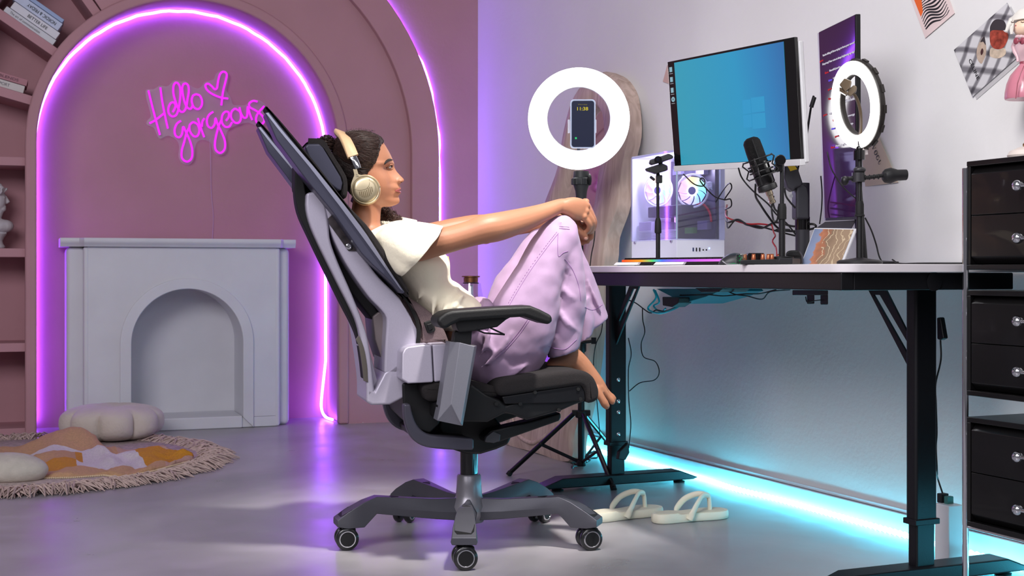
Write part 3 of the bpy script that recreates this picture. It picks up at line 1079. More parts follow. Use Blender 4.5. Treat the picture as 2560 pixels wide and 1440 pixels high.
fan(pcp(.215, .055, .255), V((-.75, -1, 0)), .047)
for i in range(4):
    cable([pcp(.03, .12, .27-i*.006), pcp(.028, .145, .272-i*.006), pcp(.03, .16, .255-i*.007)], .0026, m=mat('white_sleeve', (235, 230, 245), .5), par=pc)
cable([pcp(.045, .10, .205), pcp(.04, .125, .20), pcp(.03, .140, .175), pcp(.026, .145, .145)], .0042, m=mat('red_tube', (205, 30, 50), .3), par=pc)
pbox('light_bar', (.20, .11, .12), (.203, .113, .20), emat('violet_bar', (.62, .25, 1), 4))
pbox('heat_sink', (.08, .10, .22), (.14, W_-.03, .30), mat('sink', (120, 115, 150), .3, metal=.6), bevel=.002)
for i_, (a_, b_, z_, w_, h_, c_) in enumerate(((.09, .0, .225, .05, .004, 'silver'), (.16, .0, .215, .006, .09, 'green'), (.172, .0, .215, .006, .09, 'silver'), (.05, .0, .30, .05, .030, 'silver'), (.03, .0, .12, .06, .03, 'silver'), (.12, .0, .11, .05, .02, 'green'), (.20, .0, .31, .05, .02, 'silver'))):
    pbox('board_component', (a_, W_-.048, z_), (a_+w_, W_-.03, z_+h_), mat('board_green', (80, 150, 60), .4) if c_ == 'green' else mat('board_silver', (130, 125, 160), .35, metal=.5), bevel=.001)
for z in (.19, .27):
    pbox('slot', (.001, W_-.0155, z), (.004, W_-.012, z+.035), M_black)
pl_ = bpy.data.lights.new('case_light', 'POINT')
pl_.energy = 2.4
pl_.color = (.80, .72, 1)
pl_.shadow_soft_size = .03
plo = bpy.data.objects.new('case_light', pl_)
plo.location = pcp(.12, .06, .335)
COL.objects.link(plo)
pbox('glass_side', (.0, -.003, .085), (L_, -.0005, .372), clearmat('case_glass', (.92, .93, 1), .08, .02, .06, (.7, .7, .9)))
pbox('glass_front', (-.003, .0, .085), (-.0005, W_, .372), MATS['case_glass'])
bm = B()
rod(bm, pcp(-.003, -.003, .088), pcp(-.003, -.003, .372), .0015, n=6)
obj('glass_edge', bm, mat('glass_edge', (190, 225, 235), .2), pc)
for i, (bb, h) in enumerate(((.058, .012), (.070, .012), (.082, .012))):
    pbox('usb_port', (-.0015, bb, .048), (.001, bb+.004, .048+h), mat('port_blue', (25, 45, 90), .4) if i == 0 else M_black)
for bb in (.097, .109):
    bm = B()
    rod(bm, pcp(.001, bb, .053), pcp(-.0015, bb, .053), .0025, n=10)
    obj('button', bm, M_black, pc)
bm = B()
rod(bm, pcp(.001, .120, .058), pcp(-.0015, .120, .058), .003, n=10)
obj('power_light', bm, emat('power_blue', (.3, .4, 1), 3), pc)
for a in (.03, .27):
    bm = B()
    rod(bm, pcp(a, -.001, .080), pcp(a, -.006, .080), .004, n=10)
    obj('thumb_screw', bm, M_silver, pc)

# cables to the right of the case and loops
cable([pcp(.10, .19, .19), P(1818, 462, 4.02), P(1829, 470, 3.98), P(1812, 498, 4.0), P(1826, 498, 3.98), P(1828, 515, 3.98), P(1813, 524, 4.02)], .0022, 'black cable looping out behind white computer case', k=8)
cable([pcp(.02, .20, .20), P(1815, 540, 4.0), P(1840, 552, 3.95), P(1870, 560, 3.88), P(1900, 560, 3.85), P(1930, 563, 3.8)], .0026, 'red cable bundled with black cables behind microphone', m=mat('red_cable', (150, 25, 32), .5))
cable([pcp(.02, .20, .18), P(1818, 555, 3.98), P(1845, 549, 3.93), P(1870, 562, 3.88), P(1905, 570, 3.83), P(1940, 556, 3.78), P(1985, 566, 3.72), P(2030, 560, 3.66), P(2037, 570, 3.66), P(1990, 578, 3.7), P(1940, 575, 3.76)], .0032, 'thick black cable running from computer to monitor arm')
cable([pcp(.02, .20, .16), P(1820, 570, 3.98), P(1840, 550, 3.94), P(1868, 563, 3.89), P(1895, 565, 3.84), P(1950, 580, 3.76), P(1990, 590, 3.72)], .0024, 'lower black cable strand behind microphone stand')
cable([P(1929, 560, 3.80), P(1934, 580, 3.74), P(1938, 590, 3.7), P(1931, 603, 3.66), P(1940, 620, 3.62), P(1942, 640, 3.56)], .0022, 'thin red cable dropping down to the mixer', m=MATS['red_cable'])
cable([P(1708, 435, 3.95), P(1735, 460, 3.93), P(1758, 465, 3.92), P(1762, 452, 3.92), P(1755, 445, 3.92), P(1752, 455, 3.92), P(1785, 490, 3.95), P(1812, 500, 4.0)], .0020, 'thin black cable with a small loop in front of computer case', k=8)
cable([P(1846, 420, 3.66), P(1855, 445, 3.68), P(1880, 475, 3.68), P(1920, 510, 3.68), P(1940, 535, 3.68), P(1968, 560, 3.68), P(1992, 590, 3.68)], .0022, 'black cable sagging from underside of the wide monitor')
cable([P(1889, 460, 3.52), P(1889, 490, 3.54), P(1900, 510, 3.6), P(1920, 540, 3.66), P(1945, 570, 3.7), P(1975, 575, 3.7)], .0030, 'thick black cable hanging behind the microphone')

# ================================================================ MONITORS
def quadf(TL, TR, BR, BL):
    n_ = (TR-TL).cross(BL-TL).normalized()
    r_ = BR-CAMLOC
    BR = CAMLOC+r_*((TL-CAMLOC).dot(n_)/r_.dot(n_))      # keep the four corners in one plane
    if n_.dot(CAMLOC-TL) < 0: n_ = -n_
    def f(u, v, d=0.0):
        return (TL.lerp(TR, u)).lerp(BL.lerp(BR, u), v)+n_*d
    return f, n_
def qbox(bm, f, a, b, mi=0): return span(bm, f, a, b, mi)
mon = thing('computer_monitor', 'wide monitor on an arm with a blue desktop screen and white chin', 'monitor', P(1850, 400, 3.75))
q1, n1 = quadf(P(1668, 155, 3.975), P(1986, 92, 3.49), P(2003, 414, 3.50), P(1687, 429, 3.99))
qpt = lambda u, v, d: q1(u, v, d)
bm = B(); span(bm, q1, (0, 0, 0), (1, .955, -.012)); obj('screen_bezel', bm, M_blackgloss, mon, bevel=.002)
M_lt = mat('silver_chin', (205, 205, 208), .35)
bm = B(); span(bm, q1, (-.002, .948, .003), (1.002, 1.0, -.016)); obj('chin', bm, M_lt, mon, bevel=.002)
bm = B(); span(bm, q1, (.02, .03, -.0125), (1.008, .98, -.028)); obj('back_cover', bm, M_lt, mon, bevel=.004)
def screen_mat():
    m = bpy.data.materials.new('blue_screen')
    m.use_nodes = True
    nt = m.node_tree
    b = nt.nodes['Principled BSDF']
    b.inputs['Base Color'].default_value = (.01, .01, .012, 1)
    b.inputs['Roughness'].default_value = .25
    tc = nt.nodes.new('ShaderNodeTexCoord')
    sp = nt.nodes.new('ShaderNodeSeparateXYZ')
    nt.links.new(tc.outputs['UV'], sp.inputs[0])
    r = nt.nodes.new('ShaderNodeValToRGB')
    e = r.color_ramp.elements
    e[0].position, e[0].color = 0, (*lin((.20, .62, .73)), 1)
    e[1].position, e[1].color = 1, (*lin((.19, .43, .68)), 1)
    k = e.new(.55); k.color = (*lin((.17, .60, .78)), 1)
    k = e.new(.80); k.color = (*lin((.18, .52, .75)), 1)
    ds = nt.nodes.new('ShaderNodeMath'); ds.operation = 'MULTIPLY_ADD'
    ds.inputs[1].default_value = -.12
    nt.links.new(sp.outputs['Y'], ds.inputs[0])
    nt.links.new(sp.outputs['X'], ds.inputs[2])
    nt.links.new(ds.outputs[0], r.inputs[0])
    nt.links.new(r.outputs[0], b.inputs['Emission Color'])
    b.inputs['Emission Strength'].default_value = .92
    return m
def picture(name, f, u0, v0, u1, v1, d, m, par, th=.0006, label=None):
    b_ = B()
    vs = [b_.verts.new(f(u, v, d)) for u, v in ((u0, v0), (u1, v0), (u1, v1), (u0, v1))]
    ws = [b_.verts.new(f(u, v, d-th)) for u, v in ((u0, v0), (u1, v0), (u1, v1), (u0, v1))]
    uvl = b_.loops.layers.uv.new('UVMap')
    fc = face(b_, vs)
    for l, uv in zip(fc.loops, ((0, 0), (1, 0), (1, 1), (0, 1))): l[uvl].uv = uv
    face(b_, ws[::-1])
    for i in range(4): face(b_, (vs[i], ws[i], ws[(i+1) % 4], vs[(i+1) % 4]))
    me = bpy.data.meshes.new(name)
    b_.to_mesh(me); b_.free()
    me.materials.append(m)
    o = link_mesh(name, me, par)
    if label: o['label'] = label
    return o
picture('screen', q1, .063, .02, .925, .945, .0012, screen_mat(), mon)
b_pane = emat('pane_blue', lin((.24, .60, .79)), 1.0)
for (u0, v0, u1, v1) in ((.60, .435, .662, .55), (.668, .425, .765, .547), (.60, .56, .662, .665), (.668, .557, .765, .68)):
    picture('window_emblem', q1, u0, v0, u1, v1, .0022, b_pane, mon)
E_ic = emat('icon_pale', (.35, .55, .65), .8)
for i, v in enumerate((.075, .165, .262, .345)):
    b_ = B()
    if i == 3:
        torus(b_, q1(.032, v, .001), n1, .0055, .0022, 16, 6)
    else:
        picture('desktop_icon', q1, .020, v-.022, .042, v+.022, .0022, E_ic, mon)
    if len(b_.verts): obj('desktop_icon', b_, E_ic, mon)
    else: b_.free()
    picture('icon_caption', q1, .018, v+.034, .046, v+.040, .0022, emat('cap', (.4, .4, .45), .7), mon)

mon2 = thing('portrait_monitor', 'tall upright monitor with dark purple screen turned sideways', 'monitor', P(2100, 560, 3.68))
q2, n2 = quadf(P(2047, 80, 3.845), P(2139, 35, 3.53), P(2141, 549, 3.53), P(2063, 552, 3.845))
bm = B(); span(bm, q2, (0, 0, 0), (1, 1, -.014)); obj('housing', bm, M_black, mon2, bevel=.002)
bm = B(); span(bm, q2, (-.06, .0, -.001), (-.0005, 1.0, -.016)); obj('silver_edge', bm, M_lt, mon2, bevel=.002)
M_scr2 = mat('glossy_purple_screen', (8, 6, 12), .05, noise_amt=.01, ior=1.25, emis=(.030, .008, .045), es=.8)
picture('screen', q2, .01, .005, .99, .985, .0012, M_scr2, mon2)
E_w, E_r, E_b = emat('chat_white', (.55, .52, .60), 1), emat('chat_red', (.45, .03, .04), 1), emat('chat_blue', (.14, .09, .75), 1)
q2r = (q2(1, 0, 0)-q2(0, 0, 0)).normalized()
q2d = -(q2(0, 1, 0)-q2(0, 0, 0)).normalized()
lines = [(.11, .13, "You're killing it! Been trying to learn your moves!", .86), (.10, .175, "Keep it up! Your voice is always brightening my day!", .86), (.30, .222, 'Beautiful jewelry', .30), (.40, .268, "U'll always be my idol", .45), (.38, .315, 'Keep shining babe', .4), (.38, .362, 'Come to my city!', .4), (.62, .40, 'Confidence looks', .34), (.22, .44, 'supportive!!', .30), (.50, .478, 'Love your energy', .45), (.45, .52, 'Beautiful makeup', .45), (.55, .565, 'Hey there', .25), (.42, .615, 'Amazing look', .35)]
wd = (q2(1, 0, 0)-q2(0, 0, 0)).length
for i, (x, y, s_, w_) in enumerate(lines):
    text('chat_line', s_, q2(x, y+.012, .0022), q2r, q2d, E_w, mon2, width=wd*w_, height=.0075)
    if i > 0: text('chat_name', ['viewer', 'guest', 'fan'][i % 3], q2(max(.02, x-.14 if x > .2 else .02), y+.012-(.022 if x < .2 else 0), .0022), q2r, q2d, (E_b, E_r, E_r)[i % 3], mon2, width=wd*.1, height=.006)
# stand foot of the portrait monitor
bm = B()
prism(bm, [P(2040, 570, 3.80), P(2063, 554, 3.80), P(2139, 550, 3.60), P(2128, 570, 3.60)], UP*-.004)
rod(bm, q2(.5, .55, -.02)-n2*.02, V((q2(.5, .5, -.05).x, q2(.5, .5, -.05).y, DZ+.012))-n2*.02, .014)
c = q2(.5, .5, -.07); c.z = DZ+.006
box(bm, c, (q2r, n2, UP), (.09, .07, .005))
obj('stand', bm, M_black, mon2, bevel=.002)

# monitor arm
YA = 3.68
arm = thing('monitor_arm', 'black articulated monitor arm with yellow label clamped to the desk', 'monitor arm', V((P(2006, 640, YA).x, YA, DZ)))
cx_ = P(2006, 600, YA)
base = V((cx_.x, YA, DZ))
bm = B(); rod(bm, base, base+UP*.23, .0195, n=24); lathe(bm, base, [(.045, 0), (.045, .012), (.02, .016)], n=24)
obj('post', bm, mat('arm_grey', (48, 48, 54), .4), arm, bevel=.001)
bm = B(); rod(bm, base+UP*.10, base+UP*.135, .0205, n=24); obj('post_collar', bm, M_blackgloss, arm)
bm = B()
prism(bm, [P(x, y, YA-.03) for x, y in ((1990, 456), (2006, 458), (2020, 468), (2024, 490), (2024, 548), (1990, 548))], V((0, .06, 0)))
obj('lower_joint', bm, MATS['arm_grey'], arm, bevel=.007, seg=3)
bm = B()
prism(bm, [P(x, y, YA-.04) for x, y in ((1962, 405), (1990, 406), (1997, 425), (2007, 455), (2006, 464), (1990, 470), (1985, 480), (1970, 470), (1961, 445))], V((0, .05, 0)))
obj('upper_arm', bm, MATS['arm_grey'], arm, bevel=.006, seg=3)
bm = B()
prism(bm, [P(x, y, YA-.0425) for x, y in ((1966, 409), (1983, 407), (1993, 423), (1976, 428))], V((0, .003, 0)))
obj('warning_label', bm, mat('yellow_label', (205, 175, 35), .5), arm, label='yellow warning label')
bm = B(); rod(bm, P(1975, 415, YA-.02), P(1962, 405, 3.66), .013); obj('tilt_joint', bm, M_black, arm)
bm = B(); rod(bm, P(1978, 490, YA-.04), P(1978, 490, YA-.048), .005, n=12); obj('screw', bm, M_silver, arm)
cable([P(1961, 470, 3.66), P(1965, 490, 3.66), P(1975, 505, 3.66), P(1988, 520, 3.66)], .0026, par=arm)
cable([P(2034, 240, 3.62), P(2028, 265, 3.64), P(2024, 290, 3.66), P(2018, 330, 3.66), P(2012, 365, 3.66), P(2004, 395, 3.66), P(1996, 415, 3.68), P(1992, 440, 3.70)], .0030, 'black cable running up behind wide monitor to white wall')
bm = B(); rod(bm, P(2036, 243, 3.62), P(2028, 268, 3.62), .006, n=8); tag(obj('cable_connector', bm, M_black), 'black connector on the cable between the two monitors', 'connector')
cable([P(2052, 440, 3.80), P(2055, 480, 3.82), P(2054, 520, 3.84), P(2049, 560, 3.84)], .002, 'thin black cable left of portrait monitor')

# ================================================================ WEBCAM ON A SLIM STAND
YC = 4.02
wb = P(1645, 640, YC); wb.z = DZ
st = thing('webcam_stand', 'slim black telescopic desk stand in front of the computer', 'stand', wb)
bm = B(); lathe(bm, wb, [(.04, 0), (.041, .004), (.036, .009), (.006, .011)], n=32); obj('round_base', bm, M_black, st)
bm = B(); rod(bm, wb+UP*.01, wb+UP*.12, .0068); obj('lower_tube', bm, M_black, st)
zc = wb+UP*.0
def zat(py, Y): return CZ-(py-HZ)*Y/FP
bm = B(); lathe(bm, V((wb.x, wb.y, zat(583, YC))), [(.0095, 0), (.0105, .004), (.0095, .034), (.0065, .046)], n=16); obj('lock_collar', bm, M_rubber, st)
bm = B(); rod(bm, V((wb.x, wb.y, zat(548, YC))), V((wb.x-.001, wb.y, zat(455, YC))), .0046); obj('upper_tube', bm, M_black, st)
bm = B()
box(bm, V((wb.x+.003, wb.y, zat(448, YC))), AX, (.0095, .009, .012))
ball(bm, V((wb.x, wb.y, zat(436, YC))), .006)
box(bm, V((wb.x-.017, wb.y, zat(446, YC))), (V((.8, 0, -.6)), V((0, 1, 0)), V((.6, 0, .8))), (.009, .004, .004))
obj('ball_head', bm, M_black, st, bevel=.002)
wc = thing('webcam', 'black webcam sitting on the slim stand', 'webcam', V((wb.x, wb.y, zat(432, YC))))
f_, _n = quadf(P(1614, 417, YC-.01), P(1671, 417, YC-.04), P(1669, 432, YC-.04), P(1617, 432, YC-.01))
bm = B(); prism(bm, [P(x, y, YC-.03) for x, y in ((1614, 421), (1655, 408), (1669, 414), (1670, 425), (1640, 434), (1618, 427))], V((0, .03, 0))); obj('clip_base', bm, M_black, wc, bevel=.002)
bm = B(); prism(bm, [P(x, y, YC-.035) for x, y in ((1624, 400), (1650, 391), (1672, 383), (1684, 389), (1683, 396), (1658, 404), (1630, 412), (1624, 408))], V((0, .03, 0))); obj('camera_body', bm, mat('webcam_shell', (40, 40, 44), .4), wc, bevel=.004, seg=3)
bm = B(); rod(bm, P(1646, 399, YC-.030), P(1645, 399, YC-.046), .011, n=24); obj('lens_ring', bm, M_blackgloss, wc)
bm = B(); rod(bm, P(1645, 399, YC-.046), P(1645, 399, YC-.048), .006, n=20); obj('lens', bm, mat('lens_glass', (15, 15, 30), .05, coat=1), wc)
bm = B(); rod(bm, P(1652, 405, YC-.02), P(1650, 418, YC-.02), .006); obj('hinge', bm, M_black, wc)

# ================================================================ KEYBOARD, MOUSE, MIXER, SPEAKER
K0, K1 = P(1550, 664, 4.02), P(1812, 664, 3.70)
K0.z = K1.z = DZ
ke = (K1-K0).normalized()
kn_ = V((-ke.y, ke.x, 0)); kn_ = kn_ if kn_.y > 0 else -kn_     # away from the user side of the board towards the wall
kb = thing('keyboard', 'black and white gaming keyboard with rainbow backlight along desk edge', 'keyboard', (K0+K1)/2)
klen = (K1-K0).length
def kp(a, b, z): return K0+ke*(a*klen)+kn_*b+UP*z
bm = B(); span(bm, lambda a, z, b: kp(a, b, z), (0, .002, 0), (1, .012, .13)); obj('case', bm, M_black, kb, bevel=.002)
rb = bpy.data.materials.new('rainbow_backlight')
rb.use_nodes = True
nt = rb.node_tree
nt.nodes.clear()
o_ = nt.nodes.new('ShaderNodeOutputMaterial')
e_ = nt.nodes.new('ShaderNodeEmission')
e_.inputs[1].default_value = 1.1
tc = nt.nodes.new('ShaderNodeTexCoord')
sp = nt.nodes.new('ShaderNodeSeparateXYZ')
cm = nt.nodes.new('ShaderNodeValToRGB')
cols = ((0, (.9, .08, .03)), (.2, (.9, .35, .03)), (.32, (.1, .7, .2)), (.42, (.1, .2, 1)), (.6, (.45, .12, 1)), (.8, (.75, .15, .95)), (1, (.8, .2, 1)))
for i, (p_, c_) in enumerate(cols):
    e = cm.color_ramp.elements[0] if i == 0 else (cm.color_ramp.elements[-1] if i == 6 else cm.color_ramp.elements.new(p_))
    e.position = p_
    e.color = (*c_, 1)
nt.links.new(tc.outputs['UV'], sp.inputs[0])
nt.links.new(sp.outputs['X'], cm.inputs[0])
nt.links.new(cm.outputs[0], e_.inputs[0])
nt.links.new(e_.outputs[0], o_.inputs[0])
kf = lambda u, v, d: kp(u, -d+.004, .019-v*.007)
picture('backlight', kf, .02, 0, .98, 1, .0045, rb, kb, th=.004)
for r_ in range(5):
    for c_ in range(18):
        if r_ == 4 and 4 < c_ < 9: continue
        w0 = .022+c_*.0532
        b_ = B()
        a0, a1 = w0, w0+.048
        bb = .008+r_*.0235
        z0, z1 = .017, .0245
        base_ = [kp(a0, bb, z0), kp(a1, bb, z0), kp(a1, bb+.020, z0), kp(a0, bb+.020, z0)]
        top_ = [kp(a0+.004, bb+.002, z1), kp(a1-.004, bb+.002, z1), kp(a1-.004, bb+.018, z1), kp(a0+.004, bb+.018, z1)]
        loft(b_, [base_, top_])
        obj('key_cap', b_, M_black, kb, ang=0)
bm = B(); prism(bm, [kp(.285, .008, .018), kp(.53, .008, .018), kp(.53, .028, .018), kp(.285, .028, .018)], UP*.0065); 
bm.free()
bm = B(); span(bm, lambda a, z, b: kp(a, b, z), (.245, .017, .008+4*.0235), (.495, .0245, .028+4*.0235)); obj('space_bar', bm, M_black, kb, bevel=.001)
M_kw = mat('keyboard_white', (225, 225, 232), .35)
for a0, a1, m_ in ((-.03, .22, M_kw), (.235, .36, M_black), (.37, .66, M_kw), (.67, 1.0, M_black)):
    b_ = B()
    prism(b_, [kp(a0, -.004, .003), kp(a1-.012, -.004, .003), kp(a1, -.001, .011), kp(a0+.02, -.001, .011)], -kn_*.012)
    obj('front_lip', b_, m_, kb, bevel=.001)
E_tail = (.5, .12, .8)

ms = thing('computer_mouse', 'black gaming mouse with green glow beside the mixer', 'mouse', P(1838, 664, 3.50))
mc = P(1838, 664, 3.50); mc.z = DZ
bm = B()
sec = [(1796, 662, .2, .2), (1800, 650, .6, .5), (1815, 637, .85, .9), (1835, 630, 1, 1), (1856, 634, 1, .95), (1875, 645, .9, .8), (1886, 656, .7, .5), (1890, 662, .3, .2)]
rings = []
for x, y, wy, hz in sec:
    p = P(x, y, 3.50)
    h = max(.002, p.z-DZ-.003)
    rings.append([V((p.x, 3.50+.030*wy*math.cos(a), DZ+.003+h*(max(0, math.sin(a))**.8))) for a in [2*PI*k/20 for k in range(20)]])
loft(bm, rings)
obj('shell', bm, mat('mouse_shell', (44, 44, 48), .4), ms, ang=50, sub=1)
bm = B(); prism(bm, [P(x, y, 3.465) for x, y in ((1818, 659), (1836, 657), (1842, 660), (1838, 663), (1820, 663))], V((0, .002, 0))); obj('side_glow', bm, emat('green_glow', (.05, .6, .2), .35), ms)
bm = B(); tube(bm, [P(x, y, 3.464) for x, y in ((1806, 652), (1816, 660), (1850, 661))], .0015); obj('side_trim', bm, M_silver, ms)
# small clear charm
ch_ = thing('crystal_cube', 'tiny clear crystal ornament with green glints between mouse and mixer', 'ornament', P(1852, 664, 3.33))
cc = P(1852, 650, 3.33)
bm = B(); box(bm, V((cc.x, cc.y, DZ+.014)), (V((.8, .6, 0)), V((-.6, .8, 0)), UP), (.009, .009, .0135)); obj('clear_shell', bm, clearmat('crystal', (.9, 1, .95), .35, .02), ch_, bevel=.002)
bm = B()
for k in range(6):
    ball(bm, V((cc.x+.004*math.sin(k*2.1), cc.y+.004*math.cos(k*1.7), DZ+.004+k*.0035)), .0024, nu=8, nv=5)
obj('green_core', bm, mat('green_core', (40, 150, 90), .2), ch_)

mx_ = thing('audio_mixer', 'low black audio mixer with copper knobs at front of desk', 'mixer', P(1925, 664, 3.33))
bm = B()
prism(bm, [P(x, y, 3.26) for x, y in ((1850, 664), (1850, 652), (1864, 650), (1938, 648), (1941, 652), (1946, 652), (1949, 645), (1981, 645), (1981, 664))], V((.055, .16, 0)))
for v_ in bm.verts: v_.co.z = max(v_.co.z, DZ+.0015)
obj('mixer_body', bm, mat('mixer_black', (26, 26, 30), .5), mx_, bevel=.002)
M_cop = mat('copper_knob', (190, 112, 78), .3, metal=.7)
for x, y, Y in ((1862, 640, 3.42), (1884, 640, 3.38), (1907, 642, 3.36), (1921, 633, 3.42), (1930, 641, 3.37), (1948, 634, 3.42)):
    b_ = B()
    p = P(x, y+6, Y); p.z = zat(650, Y)
    lathe(b_, p, [(.0055, 0), (.0058, .002), (.0048, .012), (.004, .0135)], n=12)
    box(b_, p+UP*.0145, AX, (.0045, .0012, .0012))
    obj('mixer_knob', b_, M_cop, mx_)
bm = B(); p = P(1890, 638, 3.46); box(bm, V((p.x, p.y+.01, DZ+.020)), AX, (.022, .012, .012)); obj('rear_hump', bm, M_blackgloss, mx_, bevel=.003)
sp_ = thing('desk_speaker', 'small rounded black box right of microphone stand', 'speaker', P(1985, 664, 3.50))
bm = B(); prism(bm, [P(x, y, 3.45) for x, y in ((1964, 664), (1964, 632), (1972, 626), (1996, 625), (2004, 640), (2005, 660), (2000, 664))], V((.02, .07, 0)))
for v_ in bm.verts: v_.co.z = max(v_.co.z, DZ+.0015)
obj('speaker_body', bm, M_black, sp_, bevel=.005, seg=3)
bm = B(); tube(bm, [P(x, y, 3.448) for x, y in ((1968, 640), (2000, 640))], .0015); obj('front_groove', bm, M_blackgloss, sp_)

# ================================================================ MICROPHONE
YM = 3.40
sb = P(1955, 645, YM); sb.z = zat(648, YM)
mst = thing('microphone_stand', 'black microphone pole standing behind the mixer', 'stand', V((sb.x, YM, DZ)))
bm = B(); rod(bm, V((sb.x, YM, DZ+.012)), V((sb.x, YM, zat(540, YM))), .0085); lathe(bm, V((sb.x, YM, DZ+.001)), [(.03, 0), (.03, .02), (.01, .022)], n=24); obj('lower_tube', bm, M_black, mst)
bm = B(); lathe(bm, V((sb.x, YM, zat(548, YM))), [(.0115, 0), (.0115, .030), (.0092, .040)], n=16); obj('lock_collar', bm, M_rubber, mst)
bm = B(); rod(bm, V((sb.x, YM, zat(510, YM))), V((sb.x, YM, zat(396, YM))), .0055); obj('upper_tube', bm, M_black, mst)
bm = B(); rod(bm, P(1951, 400, YM-.02), P(1951, 400, YM+.02), .014, n=20); prism(bm, [P(x, y, YM-.012) for x, y in ((1940, 396), (1958, 396), (1957, 425), (1947, 430), (1938, 418))], V((0, .024, 0))); obj('swivel_joint', bm, M_blackgloss, mst, bevel=.002)
mic = thing('microphone', 'black studio microphone tilted in a wire shock mount', 'microphone', P(1905, 450, YM))
top, bot = P(1877, 350, YM), P(1916, 462, YM)
axm = (bot-top).normalized()
sdm = V((axm.z, 0, -axm.x)).normalized()
fwm = axm.cross(sdm)
def msec(t, r, k=1.0, dd=0):
    c = top+axm*t
    return [c+sdm*(r*math.cos(a))*(1.0)+fwm*(r*.8*math.sin(a)) for a in [2*PI*i/28 for i in range(28)]]
Lm = (bot-top).length
bm = B(); loft(bm, [msec(-.006, .010), msec(-.001, .0185), msec(.006, .0225), msec(.03, .0235), msec(.062, .0235)]); obj('grille', bm, mat('mic_mesh', (28, 28, 30), .5, bump=1, bscale=900, metal=.4), mic, ang=60)
bm = B(); loft(bm, [msec(.062, .0245), msec(Lm-.004, .0245), msec(Lm, .022)]); obj('mic_body', bm, M_blackgloss, mic, ang=60)
bm = B(); strip(bm, [top+axm*t-fwm*.0195-sdm*.0012 for t in (.0, .06)], [top+axm*t-fwm*.0195+sdm*.0012 for t in (.0, .06)], -fwm*.001); obj('grille_spine', bm, M_black, mic)
bm = B(); loft(bm, [msec(Lm, .024), msec(Lm+.004, .0255), msec(Lm+.014, .0255), msec(Lm+.017, .016)]); obj('mic_base_ring', bm, M_black, mic, ang=50)
sm = thing('shock_mount', 'black wire shock mount ring holding the microphone', 'shock mount', P(1925, 440, YM))
bm = B()
for t, R_ in ((.052, .037), (.098, .037)):
    torus(bm, top+axm*t, axm, R_, .0018, 40, 6)
for t, R_ in ((.068, .030), (.084, .030)):
    torus(bm, top+axm*t, axm, R_, .0022, 36, 6)
obj('mount_rings', bm, M_black, sm)
for k in range(4):
    a = k*PI/2+.4
    dr = sdm*math.cos(a)+fwm*math.sin(a)
    b_ = B()
    tube(b_, [top+axm*.050+dr*.037, top+axm*.058+dr*.043, top+axm*.075+dr*.032, top+axm*.092+dr*.043, top+axm*.100+dr*.037], .0022, 6)
    obj('elastic_clip', b_, M_black, sm)
bm = B(); tube(bm, [top+axm*.075+sdm*.03, P(1935, 428, YM), P(1946, 415, YM)], .004); obj('mount_bracket', bm, M_black, sm)
xl = bot+axm*.016
bm = B(); lathe(bm, xl, [(.0095, 0), (.0095, .012), (.0075, .014), (.0075, .026), (.009, .028), (.009, .034), (.005, .036)], axm, 16)
xo = thing('microphone_plug', 'silver cable plug on lower end of microphone', 'plug', xl)
obj('plug_shell', bm, mat('nickel', (185, 172, 150), .25, metal=1), xo)
bm = B(); tube(bm, cr([xl+axm*.034, xl+axm*.05, P(1945, 532, YM), P(1943, 550, YM-.0), P(1934, 552, YM), P(1929, 520, YM+.02), P(1934, 490, YM+.03)], 6), .0026, 6)
obj('plug_lead', bm, M_cable, xo)

